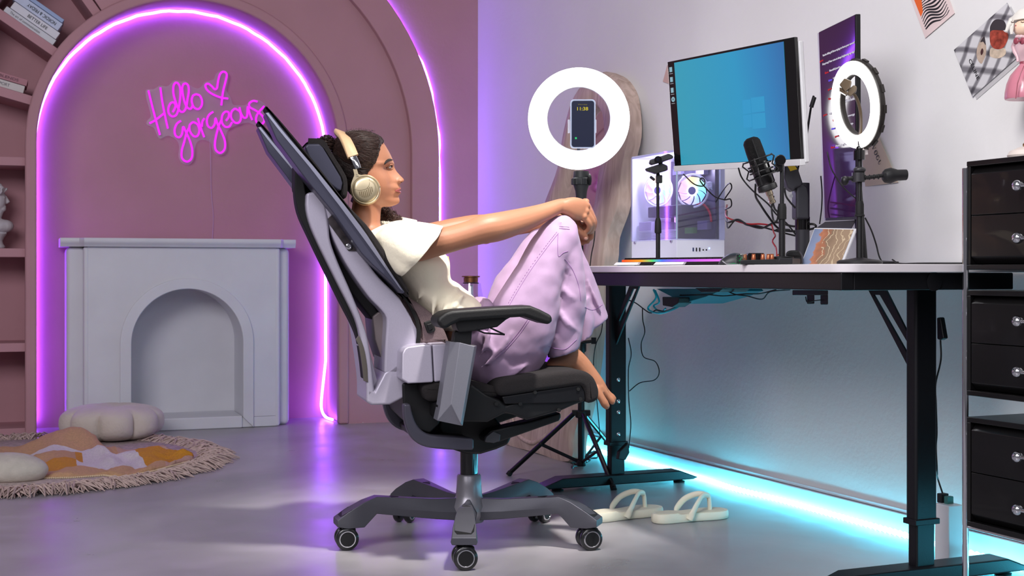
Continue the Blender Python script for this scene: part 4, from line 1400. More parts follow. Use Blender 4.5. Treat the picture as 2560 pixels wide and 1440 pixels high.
# ================================================================ LEANING PICTURE BOOK
pb = thing('photo_magazine', 'glossy magazine with an aerial desert photo leaning behind the lamp base', 'magazine', P(2060, 664, 3.50))
q3, n3 = quadf(P(2036, 569, 3.60), P(2141, 571, 3.52), P(2105, 662.5, 3.44), P(2001, 662.5, 3.50))
bm = B(); span(bm, q3, (0, 0, -.001), (1, 1, -.006)); obj('magazine_pages', bm, mat('page_white', (215, 215, 218), .5), pb)
def photo_mat():
    m = bpy.data.materials.new('desert_photo')
    m.use_nodes = True
    nt = m.node_tree
    b = nt.nodes['Principled BSDF']
    b.inputs['Roughness'].default_value = .25
    tc = nt.nodes.new('ShaderNodeTexCoord')
    n1 = nt.nodes.new('ShaderNodeTexNoise'); n1.inputs['Scale'].default_value = 5; n1.inputs['Detail'].default_value = 6
    nt.links.new(tc.outputs['UV'], n1.inputs['Vector'])
    sp = nt.nodes.new('ShaderNodeSeparateXYZ')
    nt.links.new(tc.outputs['UV'], sp.inputs[0])
    ad = nt.nodes.new('ShaderNodeMath'); ad.operation = 'MULTIPLY_ADD'; ad.inputs[1].default_value = .5
    nt.links.new(n1.outputs['Fac'], ad.inputs[0]); nt.links.new(sp.outputs['X'], ad.inputs[2])
    r = nt.nodes.new('ShaderNodeValToRGB')
    e = r.color_ramp.elements
    e[0].position, e[0].color = 0, (*lin((.50, .56, .70)), 1)
    e[1].position, e[1].color = 1, (*lin((.62, .53, .44)), 1)
    k = e.new(.42); k.color = (*lin((.55, .60, .72)), 1)
    k = e.new(.48); k.color = (*lin((.75, .50, .38)), 1)
    k = e.new(.62); k.color = (*lin((.66, .44, .34)), 1)
    k = e.new(.70); k.color = (*lin((.55, .46, .38)), 1)
    nt.links.new(ad.outputs[0], r.inputs[0])
    wv = nt.nodes.new('ShaderNodeTexWave'); wv.inputs['Scale'].default_value = 2.2; wv.inputs['Distortion'].default_value = 14; wv.inputs['Detail'].default_value = 3
    nt.links.new(tc.outputs['UV'], wv.inputs['Vector'])
    rp = nt.nodes.new('ShaderNodeValToRGB')
    rp.color_ramp.elements[0].position, rp.color_ramp.elements[0].color = .90, (0, 0, 0, 1)
    rp.color_ramp.elements[1].position, rp.color_ramp.elements[1].color = .99, (1, 1, 1, 1)
    nt.links.new(wv.outputs['Fac'], rp.inputs[0])
    gt = nt.nodes.new('ShaderNodeMath'); gt.operation = 'GREATER_THAN'; gt.inputs[1].default_value = .6
    nt.links.new(ad.outputs[0], gt.inputs[0])
    mu = nt.nodes.new('ShaderNodeMath'); mu.operation = 'MULTIPLY'
    nt.links.new(rp.outputs[0], mu.inputs[0]); nt.links.new(gt.outputs[0], mu.inputs[1])
    mx = nt.nodes.new('ShaderNodeMixRGB')
    mx.inputs[2].default_value = (*lin((.80, .72, .60)), 1)
    nt.links.new(mu.outputs[0], mx.inputs[0]); nt.links.new(r.outputs[0], mx.inputs[1])
    nt.links.new(mx.outputs[0], b.inputs['Base Color'])
    return m
picture('cover_photo', q3, .02, .035, .95, .98, .0, photo_mat(), pb)

# ================================================================ SMALL RING LIGHT ON THE DESK
YR = 3.30
E_ring = emat('ring_white', (1, .985, .97), 9)
rbase = P(2149, 660, YR); rbase.z = DZ
rl = thing('desk_ring_light', 'small lit ring lamp on a black stand at desk end', 'ring light', rbase)
bm = B(); lathe(bm, rbase, [(.052, 0), (.056, .003), (.056, .008), (.050, .012), (.030, .014), (.009, .018)], n=40); obj('round_base', bm, mat('base_black', (34, 33, 36), .4), rl)
bm = B(); rod(bm, rbase+UP*.015, V((rbase.x, YR, zat(535, YR))), .0085); obj('lower_tube', bm, M_black, rl)
bm = B(); lathe(bm, V((rbase.x, YR, zat(541, YR))), [(.0125, 0), (.0125, .004), (.0105, .006), (.0105, .030), (.0085, .038)], n=16); obj('lock_collar', bm, M_rubber, rl)
bm = B(); rod(bm, V((rbase.x, YR, zat(510, YR))), V((rbase.x, YR, zat(400, YR))), .0062); obj('upper_tube', bm, M_black, rl)
bm = B()
rod(bm, V((rbase.x-.003, YR, zat(455, YR))), V((rbase.x-.003, YR, zat(432, YR))), .016, n=20)
ball(bm, V((rbase.x, YR, zat(425, YR))), (.016, .014, .009))
obj('clamp_hub', bm, mat('hub_black', (48, 47, 50), .35), rl)
bm = B(); rod(bm, V((rbase.x-.001, YR, zat(400, YR))), V((rbase.x-.001, YR, zat(376, YR))), .0145, n=20); ball(bm, V((rbase.x, YR, zat(372, YR))), .009); obj('ball_head', bm, M_blackgloss, rl)
bm = B(); rod(bm, V((rbase.x, YR, zat(372, YR))), V((rbase.x, YR, zat(352, YR))), .0045, n=10); obj('ball_stem', bm, M_chrome, rl)
bm = B()
tube(bm, [P(2104, 448, YR), P(2128, 446, YR), P(2170, 444, YR), P(2212, 438, YR)], .005, 8)
for k in range(9): torus(bm, P(2108+k*11, 448-k*.8, YR), V((1, 0, 0)), .0055, .0016, 12, 5)
ball(bm, P(2112, 452, YR), (.010, .010, .012))
obj('side_arm', bm, M_black, rl)
bm = B()
loft(bm, [circ(P(x, y, YR), V((0, r_, 0)), UP*r_, 16) for x, y, r_ in ((2206, 440, .010), (2212, 440, .017), (2226, 439, .020), (2238, 438, .016), (2244, 438, .014), (2266, 437, .0135), (2268, 437, .011))])
obj('phone_clip', bm, mat('clip_black', (24, 24, 26), .5), rl, ang=50, bevel=.001)
nr = V((-.955, -.27, -.13)).normalized()
upr = (UP-nr*nr.dot(UP)).normalized()
sdr = upr.cross(nr).normalized()
rc = P(2139, 262, YR)
def annul(bm, c, n_, u_, s_, r0, r1, d0, d1, N=56):
    prof = [(r0, d0), (r1, d0), (r1, d1), (r0, d1)]
    rings = []
    for i in range(N):
        a = 2*PI*i/N
        dr = u_*math.cos(a)+s_*math.sin(a)
        rings.append([c+dr*r+n_*d for r, d in prof])
    return loft(bm, rings, closed=True)
bm = B(); annul(bm, rc, nr, upr, sdr, .076, .109, 0, .006); obj('light_diffuser', bm, E_ring, rl, ang=50, bevel=.002)
bm = B(); annul(bm, rc, nr, upr, sdr, .072, .113, -.016, -.0005)
obj('ring_housing', bm, mat('ring_back', (40, 36, 33), .45), rl, ang=50, bevel=.004)
for i in range(14):
    a = 2*PI*i/14
    dr = upr*math.cos(a)+sdr*math.sin(a)
    b_ = B(); box(b_, rc+dr*.1135-nr*.012, (dr, nr.cross(dr), nr), (.0018, .010, .004)); obj('cooling_rib', b_, MATS['ring_back'], rl)
bm = B(); box(bm, rc-upr*.118-nr*.006, (sdr, nr, upr), (.010, .008, .010)); obj('ring_bracket', bm, mat('bracket_clear', (200, 190, 188), .3), rl, bevel=.002)
M_brz = mat('bronze_plastic', (78, 64, 48), .35)
bm = B()
prism(bm, [P(x, y, YR-.045) for x, y in ((2098, 211), (2111, 195), (2129, 202), (2125, 219), (2112, 229))], V((.008, .03, 0)))
prism(bm, [P(x, y, YR-.040) for x, y in ((2098, 217), (2112, 224), (2122, 232), (2115, 237), (2098, 227))], V((.008, .03, 0)))
prism(bm, [P(x, y, YR-.035) for x, y in ((2122, 222), (2135, 212), (2142, 216), (2140, 228), (2126, 240), (2116, 236))], V((.006, .02, 0)))
obj('phone_holder', bm, M_brz, rl, bevel=.002)
bm = B(); tube(bm, cr([P(2132, 232, YR-.02), P(2143, 250, YR-.01), P(2151, 280, YR), P(2152, 320, YR), P(2148, 345, YR)], 6), .0042, 8); obj('gooseneck', bm, M_brz, rl)
cable([P(2163, 545, YR+.01), P(2178, 575, YR+.03), P(2190, 610, YR+.05), P(2197, 638, YR+.05), P(2205, 656, YR+.05)], .0020, 'black lead hanging from small ring lamp onto the desk')
z_ = DZ+.003
cable([WR(3.62, z_+.01, .33), WR(3.66, z_, .34), WR(3.72, z_, .33), WR(3.78, z_, .31), WR(3.84, z_, .26), WR(3.87, z_, .20)], .0022, 'black lead lying on the desk right of small ring lamp')
cable([P(2068, 380, 3.50), P(2078, 420, 3.48), P(2092, 445, 3.45), P(2110, 470, 3.42), P(2138, 495, 3.36)], .002, 'black lead crossing in front of the portrait monitor')

# ================================================================ WALL POSTERS
def poster(name, pxs, d, m, label, cat='poster'):
    c = [wr(x, y, d) for x, y in pxs]          # TL TR BR BL
    f, n_ = quadf(*c)
    t = thing(name, label, cat, f(.5, .5, 0))
    b_ = B(); span(b_, f, (0, 0, 0), (1, 1, -.0012)); obj('paper', b_, m, t)
    return t, f
M_post = mat('cream_paper', (222, 202, 200), .6)
t1, f1 = poster('striped_poster', ((2262, -42), (2333, -106), (2386, 33), (2313, 95)), .004, M_post, 'cream poster of wavy black stripes with an orange corner on white wall')
M_ink = mat('poster_black', (30, 28, 30), .6)
bm = B()
for k in range(17):
    L1, L2 = [], []
    for j in range(25):
        u = .10+.80*j/24
        base_v = .10+k*.050
        wv = .035*math.sin(u*6.5+k*.22)+.030*math.sin(u*10-k*.35)*math.exp(-((k-12)/5)**2)
        th = .0120+.005*math.sin(u*7+k*.35)
        v = base_v+wv
        L1.append(f1(u, min(.93, max(.06, v-th)), .0002)); L2.append(f1(u, min(.94, max(.07, v+th)), .0002))
    strip(bm, L1, L2, -MR*.0004)
obj('wave_stripes', bm, M_ink, t1)
bm = B(); prism(bm, [f1(u, v, .0009) for u, v in ((.08, .05), (.30, .05), (.28, .45), (.20, .62), (.10, .66))], -MR*.0003); obj('orange_field', bm, mat('orange_print', (225, 100, 40), .6), t1)

def check_mat():
    m = bpy.data.materials.new('silver_check_print')
    m.use_nodes = True
    nt = m.node_tree
    b = nt.nodes['Principled BSDF']
    b.inputs['Roughness'].default_value = .4
    tc = nt.nodes.new('ShaderNodeTexCoord')
    def wave(rot, sc):
        mp = nt.nodes.new('ShaderNodeMapping'); mp.inputs['Rotation'].default_value = (0, 0, rot)
        nt.links.new(tc.outputs['UV'], mp.inputs[0])
        w_ = nt.nodes.new('ShaderNodeTexWave'); w_.inputs['Scale'].default_value = sc; w_.inputs['Distortion'].default_value = 2.5; w_.inputs['Detail'].default_value = 1.5
        nt.links.new(mp.outputs[0], w_.inputs[0])
        r_ = nt.nodes.new('ShaderNodeValToRGB')
        r_.color_ramp.elements[0].position, r_.color_ramp.elements[0].color = .06, (.32, .31, .33, 1)
        r_.color_ramp.elements[1].position, r_.color_ramp.elements[1].color = .40, (1, 1, 1, 1)
        nt.links.new(w_.outputs['Fac'], r_.inputs[0])
        return r_
    a, c = wave(.7, 1.15), wave(-.85, 1.3)
    mu = nt.nodes.new('ShaderNodeMixRGB'); mu.blend_type = 'MULTIPLY'; mu.inputs[0].default_value = 1
    nt.links.new(a.outputs[0], mu.inputs[1]); nt.links.new(c.outputs[0], mu.inputs[2])
    m2 = nt.nodes.new('ShaderNodeMixRGB'); m2.blend_type = 'MULTIPLY'; m2.inputs[0].default_value = 1
    m2.inputs[2].default_value = (.62, .61, .63, 1)
    nt.links.new(mu.outputs[0], m2.inputs[1])
    nt.links.new(m2.outputs[0], b.inputs['Base Color'])
    return m
cel = ((2385, 125), (2518, 7), (2572, 118), (2431, 242))
t0_, f0_ = poster('backing_sheet', ((2395, 133), (2527, 16), (2583, 126), (2441, 249)), .002, mat('grey_sheet', (190, 188, 190), .5), 'pale grey sheet peeking out behind the grey lettered poster', 'paper')
t2, f2 = poster('fashion_poster', cel, .0055, mat('poster_base', (200, 200, 204), .4), 'grey checked photo poster with red and bone stones and slanted black lettering')
picture('photo_print', f2, 0, 0, 1, 1, .0006, check_mat(), t2)
def blob(nm, pts, mm, h=.0012):
    b_ = B(); prism(b_, [p+MR*.0000 for p in cr([wr(2260+x/4.8, y/4.8, .0055+h) for x, y in pts], 4, True)], -MR*.0004); obj(nm, b_, mm, t2, ang=0)
blob('printed_stone', [(1040,300),(1080,245),(1130,230),(1190,245),(1220,290),(1218,345),(1180,365),(1050,365),(1035,420),(1030,350)], mat('print_charcoal', (58, 52, 55), .5))
blob('printed_stone', [(1050,368),(1170,362),(1210,385),(1245,400),(1248,460),(1225,520),(1190,570),(1130,592),(1070,575),(1035,520),(1030,430)], mat('print_red', (150, 66, 52), .35, noise_amt=.6, scale=60))
blob('printed_stone', [(1045,575),(1120,600),(1200,575),(1222,625),(1200,670),(1130,700),(1060,690),(1028,660)], mat('print_bone', (196, 178, 158), .5, noise_amt=.3, scale=50))
blob('printed_stone', [(958,437),(975,500),(985,560),(980,650),(950,730),(925,765),(885,720),(870,650),(880,570),(905,510)], mat('print_bone2', (186, 165, 148), .5, noise_amt=.2, scale=50))
blob('printed_stone', [(958,437),(972,480),(978,540),(950,500),(915,505)], MATS['print_charcoal'], .0018)
blob('printed_stone', [(938,580),(952,610),(940,650),(925,660),(918,620)], mat('print_core', (70, 40, 40), .5), .0018)
bl0, bl1 = f2(.0, 1, 0), f2(0, 0, 0)
xd = (bl0-bl1).normalized()
yd = (f2(1, 0, 0)-f2(0, 0, 0)); yd = (yd-xd*yd.dot(xd)).normalized()
pC = wr(2260+775/4.8, 725/4.8, .0066)
pE = wr(2260+880/4.8, 965/4.8, .0066)
text('poster_lettering', 'CÉLINE', pC, (pE-pC), yd, mat('print_black', (35, 33, 38), .6), t2, width=(pE-pC).length, height=.012)

t3, f3 = poster('magazine_page', ((2150, 352), (2196, 341), (2245, 456), (2163, 466)), .004, mat('tan_paper', (196, 178, 158), .6), 'tan page with large black serif letters on wall behind small ring lamp')
def vp(x, y, d=.0052): return wr(2080+x/9.6, 330+y/9.6, d)
vx = (vp(1215, 860)-vp(1010, 350)).normalized()
vy = (vp(1060, 320)-vp(960, 385)); vy = (vy-vx*vy.dot(vx)).normalized()
hh = .0135
o_ = vp(958, 375)
def letter(nm, strokes, x0):
    b_ = B()
    for (xa, ya, xb, yb, w_) in strokes:
        a_, c_ = o_+vx*(x0+xa)*hh+vy*ya*hh, o_+vx*(x0+xb)*hh+vy*yb*hh
        d_ = (c_-a_).normalized(); s_ = d_.cross(MR)*w_*hh
        prism(b_, [a_-s_, c_-s_, c_+s_, a_+s_], MR*.0003)
    obj(nm, b_, M_ink, t3)
letter('printed_letter_v', [(0, 1, .38, 0, .10), (.38, 0, .75, 1, .03), (-.1, 1, .2, 1, .03), (.6, 1, .85, 1, .03)], 0)
def arcs(cx, a0, a1, sx=.42, n=12, thick=lambda a: .03+.10*abs(math.cos(a))):
    out = []
    for i in range(n):
        a, b2 = a0+(a1-a0)*i/n, a0+(a1-a0)*(i+1)/n
        out.append((cx+sx*math.cos(a), .5+.5*math.sin(a), cx+sx*math.cos(b2), .5+.5*math.sin(b2), thick((a+b2)/2)))
    return out
letter('printed_letter_o', arcs(.45, 0, 2*PI), 1.25)
letter('printed_letter_g', arcs(.45, .7, 5.3)+[(.80, .05, .80, .42, .08), (.65, .42, .95, .42, .03)], 2.55)
letter('printed_letter_u', [(.15, 1, .15, .3, .11), (0, 1, .3, 1, .03)]+arcs(.45, PI, 2*PI, .3, 8, lambda a: .04), 3.85)
t4, f4 = poster('paper_corner', ((1657, 204), (1668, 163), (1700, 178), (1690, 215)), .004, mat('peach_paper', (205, 172, 160), .6), 'small peach paper corner behind top left of wide monitor', 'paper')

# ================================================================ FIGURINE ON THE WALL AND JAR
YD = .075
def dp(x, y, d=0.0): return wr(2260+x/4.8, y/4.8, YD+d)
fg = thing('girl_figurine', 'pink dress girl figurine with white bob and cap mounted on wall', 'figurine', dp(1440, 1190))
k_ = 3.38/FP/4.8
ax_ = (QR, MR, UP)
cxp = 1440
M_pk = mat('figurine_pink', (205, 128, 145), .3, coat=.3); M_pk2 = mat('figurine_pale', (226, 190, 196), .35); M_skin_f = mat('figurine_skin', (236, 205, 180), .4); M_wh = mat('figurine_white', (226, 222, 214), .35); M_dr = mat('figurine_bow', (150, 70, 85), .4)
rz = [(700, 20), (770, 45), (830, 95), (900, 150), (1000, 190), (1100, 208), (1170, 213), (1190, 205)]
bm = B()
rings = []
for y, r in rz:
    c = dp(cxp, y)
    rings.append([c+QR*(r*k_*math.cos(a)*(1+.012*math.cos(8*a)))+MR*(min(r*k_, .05)*math.sin(a)*(1+.012*math.cos(8*a))) for a in [2*PI*i/48 for i in range(48)]])
loft(bm, rings)
obj('skirt', bm, M_pk, fg, ang=60)
bm = B(); tube(bm, [dp(cxp, 790, .035), dp(1400, 880, .047), dp(1362, 1000, .05), dp(1340, 1185, .052)], .0012, 5); obj('skirt_pleat', bm, M_dr, fg)
def ell(y, rx, ry, dx=0): 
    c = dp(cxp+dx, y)
    return [c+QR*(rx*k_*math.cos(a))+MR*(ry*k_*math.sin(a)) for a in [2*PI*i/24 for i in range(24)]]
bm = B(); loft(bm, [ell(770, 40, 35), ell(740, 48, 40), ell(640, 85, 60), ell(560, 120, 70), ell(510, 118, 62), ell(480, 60, 45), ell(440, 45, 42)]); obj('bodice', bm, M_pk2, fg, ang=60)
bm = B(); loft(bm, [ell(790, 50, 42), ell(770, 50, 44), ell(745, 55, 44), ell(738, 50, 40)]); obj('waist_band', bm, M_dr, fg)
bm = B(); tube(bm, [dp(1330, 520), dp(1312, 560), dp(1330, 620), dp(1365, 680), dp(1370, 740)], [30*k_, 28*k_, 26*k_, 22*k_, 18*k_], 12); obj('arm', bm, M_pk2, fg)
bm = B(); tube(bm, [dp(1545, 520), dp(1566, 560), dp(1550, 620), dp(1515, 680), dp(1510, 740)], [30*k_, 28*k_, 26*k_, 22*k_, 18*k_], 12); obj('arm', bm, M_pk2, fg)
bm = B(); ball(bm, dp(1420, 335, .01), (100*k_*1.15, 85*k_, 92*k_), ax_, 24, 16); tube(bm, [dp(1420, 400), dp(1430, 460)], 42*k_, 14); ball(bm, dp(1345, 300, .055), (10*k_, 10*k_, 9*k_), ax_, 8, 6); hm_ = voxel(bm, .0016, 2); ftree = bvh(hm_); mesh_obj('head', hm_, M_skin_f, fg)
bm = B()
for xx in (1400, 1450, 1365): ball(bm, dp(xx, 440, .03), (38*k_, 26*k_, 22*k_), ax_, 12, 8)
obj('ruffle_collar', bm, M_pk2, fg)
bm = B()
for s_ in (-1, 1): ball(bm, dp(1375+s_*38+8, 492, .055), (42*k_, 16*k_, 40*k_), ax_, 12, 8)
ball(bm, dp(1388, 490, .062), (14*k_, 12*k_, 16*k_), ax_, 8, 6)
obj('bow_tie', bm, M_dr, fg)
bm = B()
ball(bm, dp(1462, 330, -.012), (118*k_, 70*k_, 120*k_), ax_, 24, 14)
loft(bm, [ell(235, 128, 60, 20), ell(320, 150, 66, 25), ell(400, 160, 70, 25), ell(425, 120, 50, 25)])
tube(bm, [dp(1285, 235, .035), dp(1262, 300, .045), dp(1225, 380, .05)], [20*k_, 30*k_, 16*k_], 10)
tube(bm, [dp(1300, 250, .03), dp(1290, 330, .04), dp(1290, 410, .04)], [20*k_, 26*k_, 14*k_], 10)
obj('bob_hair', bm, M_wh, fg)
bm = B()
loft(bm, [ell(105, 10, 10, 0), ell(112, 60, 50, 0), ell(150, 105, 85, -5), ell(185, 130, 100, -10), ell(200, 190, 120, -10), ell(250, 200, 125, -15), ell(255, 180, 110, -15), ell(200, 110, 80, -10)]); obj('cap', bm, M_wh, fg, ang=50)
M_eye = mat('eyelash_brown', (70, 45, 35), .6)
def fhit(x, y, d=.0006):
    q = hit(ftree, 2260+x/4.8, y/4.8, d)
    return q if q is not None else dp(x, y, .07)
for xs in ((1285, 1303, 1322), (1402, 1425, 1448)):
    b_ = B(); tube(b_, [fhit(xs[0], 262), fhit(xs[1], 272), fhit(xs[2], 262)], .0010, 5); obj('closed_eye', b_, M_eye, fg)
bm = B(); ball(bm, fhit(1342, 308, 0), (13*k_, 5*k_, 8*k_), ax_, 10, 6); obj('lips', bm, mat('lip_red', (190, 50, 70), .4), fg)
bm = B(); ball(bm, fhit(1338, 285, 0), (8*k_, 9*k_, 9*k_), ax_, 10, 6); obj('nose', bm, M_skin_f, fg)

# ================================================================ BLACK DRAWER CABINET
CV0 = 3.948
CD = .40
def cz(py): return CZ-(py-HZ)*.000909
def CP(v, z, d): return WR(CV0+v, z, d)
cab = thing('drawer_cabinet', 'tall black steel drawer cabinet with chrome ball handles on right', 'cabinet', CP(.25, 0, CD/2))
M_cabk = mat('cabinet_black', (11, 10, 11), .34, coat=.12)
for v, d in ((.008, CD-.0), (.008, .02), (.642, CD-.0), (.642, .02)):
    b_ = B(); rod(b_, CP(v-.001, 0, d), CP(v-.001, .985, d), .0072, n=16); obj('chrome_post', b_, M_chrome, cab)
for (yt, yb) in ((405, 675), (725, 987), (1040, 1312)):
    z1, z0 = cz(yt), cz(yb)
    bm = B()
    # open box: sides, top, bottom, back
    w0, w1 = .010, .64
    span(bm, CP, (w0, z0, .02), (w1, z0+.012, CD))
    span(bm, CP, (w0, z1-.012, .02), (w1, z1, CD))
    span(bm, CP, (w0, z0+.012, .02), (w0+.012, z1-.012, CD))
    span(bm, CP, (w1-.012, z0+.012, .02), (w1, z1-.012, CD))
    span(bm, CP, (w0+.012, z0+.012, .02), (w1-.012, z1-.012, .03))
    obj('module_box', bm, M_cabk, cab, bevel=.002)
    hm = (z0+z1)/2
    for za, zb, up in ((z0+.014, hm-.0008, False), (hm+.0008, z1-.014, True)):
        b_ = B()
        e0, e1 = w0+.014, w1-.014
        ch = .016
        if up: pr = [(za, 0), (zb-ch, 0), (zb, -ch*.9), (zb, -.03), (za, -.03)]
        else: pr = [(zb, 0), (za+ch, 0), (za, -ch*.9), (za, -.03), (zb, -.03)]
        prism(b_, [CP(e0, z, CD-.001+d) for z, d in pr], QR*(e1-e0))
        dr_ = obj('drawer', b_, M_cabk, cab, bevel=.0015)
        hz = (za+zb)/2+(.002 if up else .0)
        hv0, hv1 = .192, .46
        b_ = B(); rod(b_, CP(hv0, hz, CD+.026), CP(hv1, hz, CD+.026), .0042, n=12)
        for hv in (hv0, hv1): ball(b_, CP(hv, hz, CD+.026), .0125, nu=24, nv=16)
        for hv in (hv0+.03, hv1-.03): rod(b_, CP(hv, hz, CD-.001), CP(hv, hz, CD+.022), .006, n=12)
        obj('ball_handle', b_, M_chrome, dr_)
bm = B()
span(bm, CP, (.008, cz(1318), .02), (.642, cz(1312), CD))
obj('lower_shelf_edge', bm, M_chrome, cab, bevel=.001)
bm = B()
span(bm, CP, (.008, cz(728)+.0, .02), (.49, cz(725)+.0012, CD)); 
bm.free()
# jar on top
jr = thing('lidded_jar', 'round white lidded jar with gold knob on black cabinet', 'jar', CP(.13, cz(405), .25))
jc = onp(2564, 392, CN+MR*.28, MR); jc.z = cz(405)
bm = B(); lathe(bm, jc, [(.022, 0), (.036, .006), (.040, .014), (.034, .024), (.015, .032), (.008, .033)], n=32); obj('jar_body', bm, mat('ceramic_white', (226, 214, 205), .35), jr)
bm = B(); lathe(bm, jc+UP*.032, [(.004, 0), (.006, .003), (.0065, .007), (.003, .011), (.001, .012)], n=16); obj('gold_knob', bm, mat('gold', (200, 160, 110), .25, metal=1), jr)

# ================================================================ ORGANIC MIRROR
mb0, mb1 = FL(1255, 1108), FL(1426, 1158)
mdir = (mb1-mb0); mdir.z = 0; mdir.normalize()
lean = (UP*1.60+(-MR)*.235).normalized()
nm_ = mdir.cross(lean).normalized()
if nm_.dot(CAMLOC-mb0) < 0: nm_ = -nm_
def mp_(x, y, d=0.0): return onp(x, y, mb0+nm_*d, nm_)
outer = [(1255,1108),(1250,1060),(1262,960),(1285,850),(1310,700),(1340,580),(1372,495),(1400,420),(1415,330),(1440,240),(1480,190),(1520,178),(1550,195),(1570,240),(1577,330),(1562,400),(1552,470),(1547,520),(1522,590),(1519,640),(1502,720),(1487,820),(1478,900),(1462,1000),(1440,1090),(1426,1158),(1340,1135)]
inner = [(1345,948),(1325,950),(1308,930),(1305,880),(1330,750),(1370,600),(1408,500),(1430,430),(1440,350),(1462,290),(1490,262),(1510,290),(1514,370),(1500,440),(1492,500),(1480,560),(1468,620),(1456,700),(1447,780),(1436,840),(1425,890),(1405,925),(1375,942)]
mir = thing('organic_mirror', 'large wavy wood framed mirror leaning on white wall behind ring light', 'mirror', (mb0+mb1)/2)
NO = 120
def halves(pts, top, bot):
    i, j = pts.index(top), pts.index(bot)
    r = [(i+k) % len(pts) for k in range((j-i) % len(pts)+1)]
    l = [(j+k) % len(pts) for k in range((i-j) % len(pts)+1)]
    a = resamp(cr([mp_(*pts[k]) for k in r], 4), NO//2+1, False)[:-1]
    b_ = resamp(cr([mp_(*pts[k]) for k in l], 4), NO//2+1, False)[:-1]
    return a+b_
oo = halves(outer, (1520, 178), (1340, 1135))
ii = halves(inner, (1490, 262), (1345, 948))
M_wood = bpy.data.materials.new('mirror_wood')
M_wood.use_nodes = True
nt = M_wood.node_tree
b = nt.nodes['Principled BSDF']
b.inputs['Roughness'].default_value = .6
tc = nt.nodes.new('ShaderNodeTexCoord')
mp = nt.nodes.new('ShaderNodeMapping'); mp.inputs['Scale'].default_value = (9, 9, .9)
ns = nt.nodes.new('ShaderNodeTexNoise'); ns.inputs['Scale'].default_value = 3; ns.inputs['Detail'].default_value = 8; ns.inputs['Distortion'].default_value = 1.2
rp = nt.nodes.new('ShaderNodeValToRGB')
rp.color_ramp.elements[0].position, rp.color_ramp.elements[0].color = .32, (*lin((.70, .60, .545)), 1)
rp.color_ramp.elements[1].position, rp.color_ramp.elements[1].color = .68, (*lin((.84, .75, .70)), 1)
nt.links.new(tc.outputs['Object'], mp.inputs[0]); nt.links.new(mp.outputs[0], ns.inputs['Vector']); nt.links.new(ns.outputs['Fac'], rp.inputs[0]); nt.links.new(rp.outputs[0], b.inputs['Base Color'])
bm = B()
rings = []
for i in range(NO):
    o1, i1 = oo[i], ii[i]
    w_ = (o1-i1)
    rings.append([o1-nm_*.05, o1-w_*.02+nm_*.006, o1-w_*.14+nm_*.020, o1-w_*.5+nm_*.026, i1+w_*.12+nm_*.020, i1+nm_*.004, i1-nm_*.05])
loft(bm, rings, closed=True)
obj('wood_frame', bm, M_wood, mir, ang=50)
bm = B(); prism(bm, [p-nm_*.020 for p in ii], -nm_*.01)
obj('mirror_glass', bm, mat('mirror_silver', (232, 228, 235), .03, metal=1, noise_amt=0), mir, ang=0)

bm = B(); tube(bm, cr([mp_(x, y, .020) for x, y in ((1278,985),(1282,1040),(1295,1085),(1325,1106),(1350,1100),(1386,1069),(1408,1030),(1424,980))], 6), .009, 8)
obj('carved_groove_lip', bm, M_wood, mir, ang=80)

# ================================================================ LARGE RING LIGHT ON TRIPOD
YB = 4.9
tb = V(((1453-1280)/FP*YB, YB, 0))
big = thing('tripod_ring_light', 'large bright ring lamp on a black tripod left of the desk', 'ring light', tb)
def tz(py): return CZ-(py-HZ)*YB/FP
def tp(px, py, dy=0.0): return P(px, py, YB+dy)
bm = B(); rod(bm, V((tb.x, YB, .035)), V((tb.x, YB, tz(870))), .0125, n=16); obj('lower_column', bm, M_blackmetal, big)
bm = B(); rod(bm, V((tb.x, YB, tz(880))), V((tb.x, YB, tz(500))), .0085, n=14); obj('upper_column', bm, M_blackmetal, big)
bm = B(); lathe(bm, V((tb.x, YB, tz(880))), [(.016, 0), (.019, .005), (.019, .03), (.013, .035)], n=16)
rod(bm, V((tb.x, YB-.01, tz(856))), V((tb.x+.045, YB-.02, tz(852))), .006); box(bm, V((tb.x+.045, YB-.02, tz(851))), AX, (.009, .006, .012)); obj('height_clamp', bm, M_black, big)
bm = B(); lathe(bm, V((tb.x, YB, tz(1045))), [(.016, 0), (.022, .003), (.022, .025), (.016, .028)], n=16); box(bm, V((tb.x, YB, tz(1032))), AX, (.034, .012, .010)); obj('leg_collar', bm, M_black, big, bevel=.002)
bm = B(); lathe(bm, V((tb.x, YB, .030)), [(.016, 0), (.018, .003), (.018, .020), (.014, .022)], n=16); obj('lower_hub', bm, M_black, big)
for fx, fy, s in ((1270, 1190, -1), (1535, 1226, 1), (1547, 1142, 1)):
    f = FL(fx, fy)
    f.z = .006
    a = V((tb.x, YB, tz(1035)))+((f-V((tb.x, YB, 0))).normalized()*.03)
    a.z = tz(1035)
    lg_b = B(); rod(lg_b, a, f, .0088, n=10)
    obj('tripod_leg', lg_b, mat('tube_gloss', (20, 20, 24), .22, metal=.4), big)
    lg_b = B(); rod(lg_b, f+V((0, 0, -.004)), f+(a-f)*.04, .0105, n=10); obj('leg_tip', lg_b, M_rubber, big)
    m_ = f.lerp(a, .50)
    lg_b = B(); tube(lg_b, [V((tb.x, YB, .042)), m_], .0062, 4); ball(lg_b, m_, .0095, nu=8, nv=6); obj('leg_brace', lg_b, M_black, big)
bm = B(); lathe(bm, V((tb.x, YB, tz(505))), [(.018, 0), (.022, .04), (.032, .072), (.034, .085), (.028, .088)], n=20); obj('stem_cone', bm, mat('stem_ribbed', (44, 48, 48), .5), big)
bm = B(); lathe(bm, V((tb.x, YB, tz(462))), [(.034, 0), (.036, .003), (.036, .022), (.030, .026), (.028, .05)], n=20)
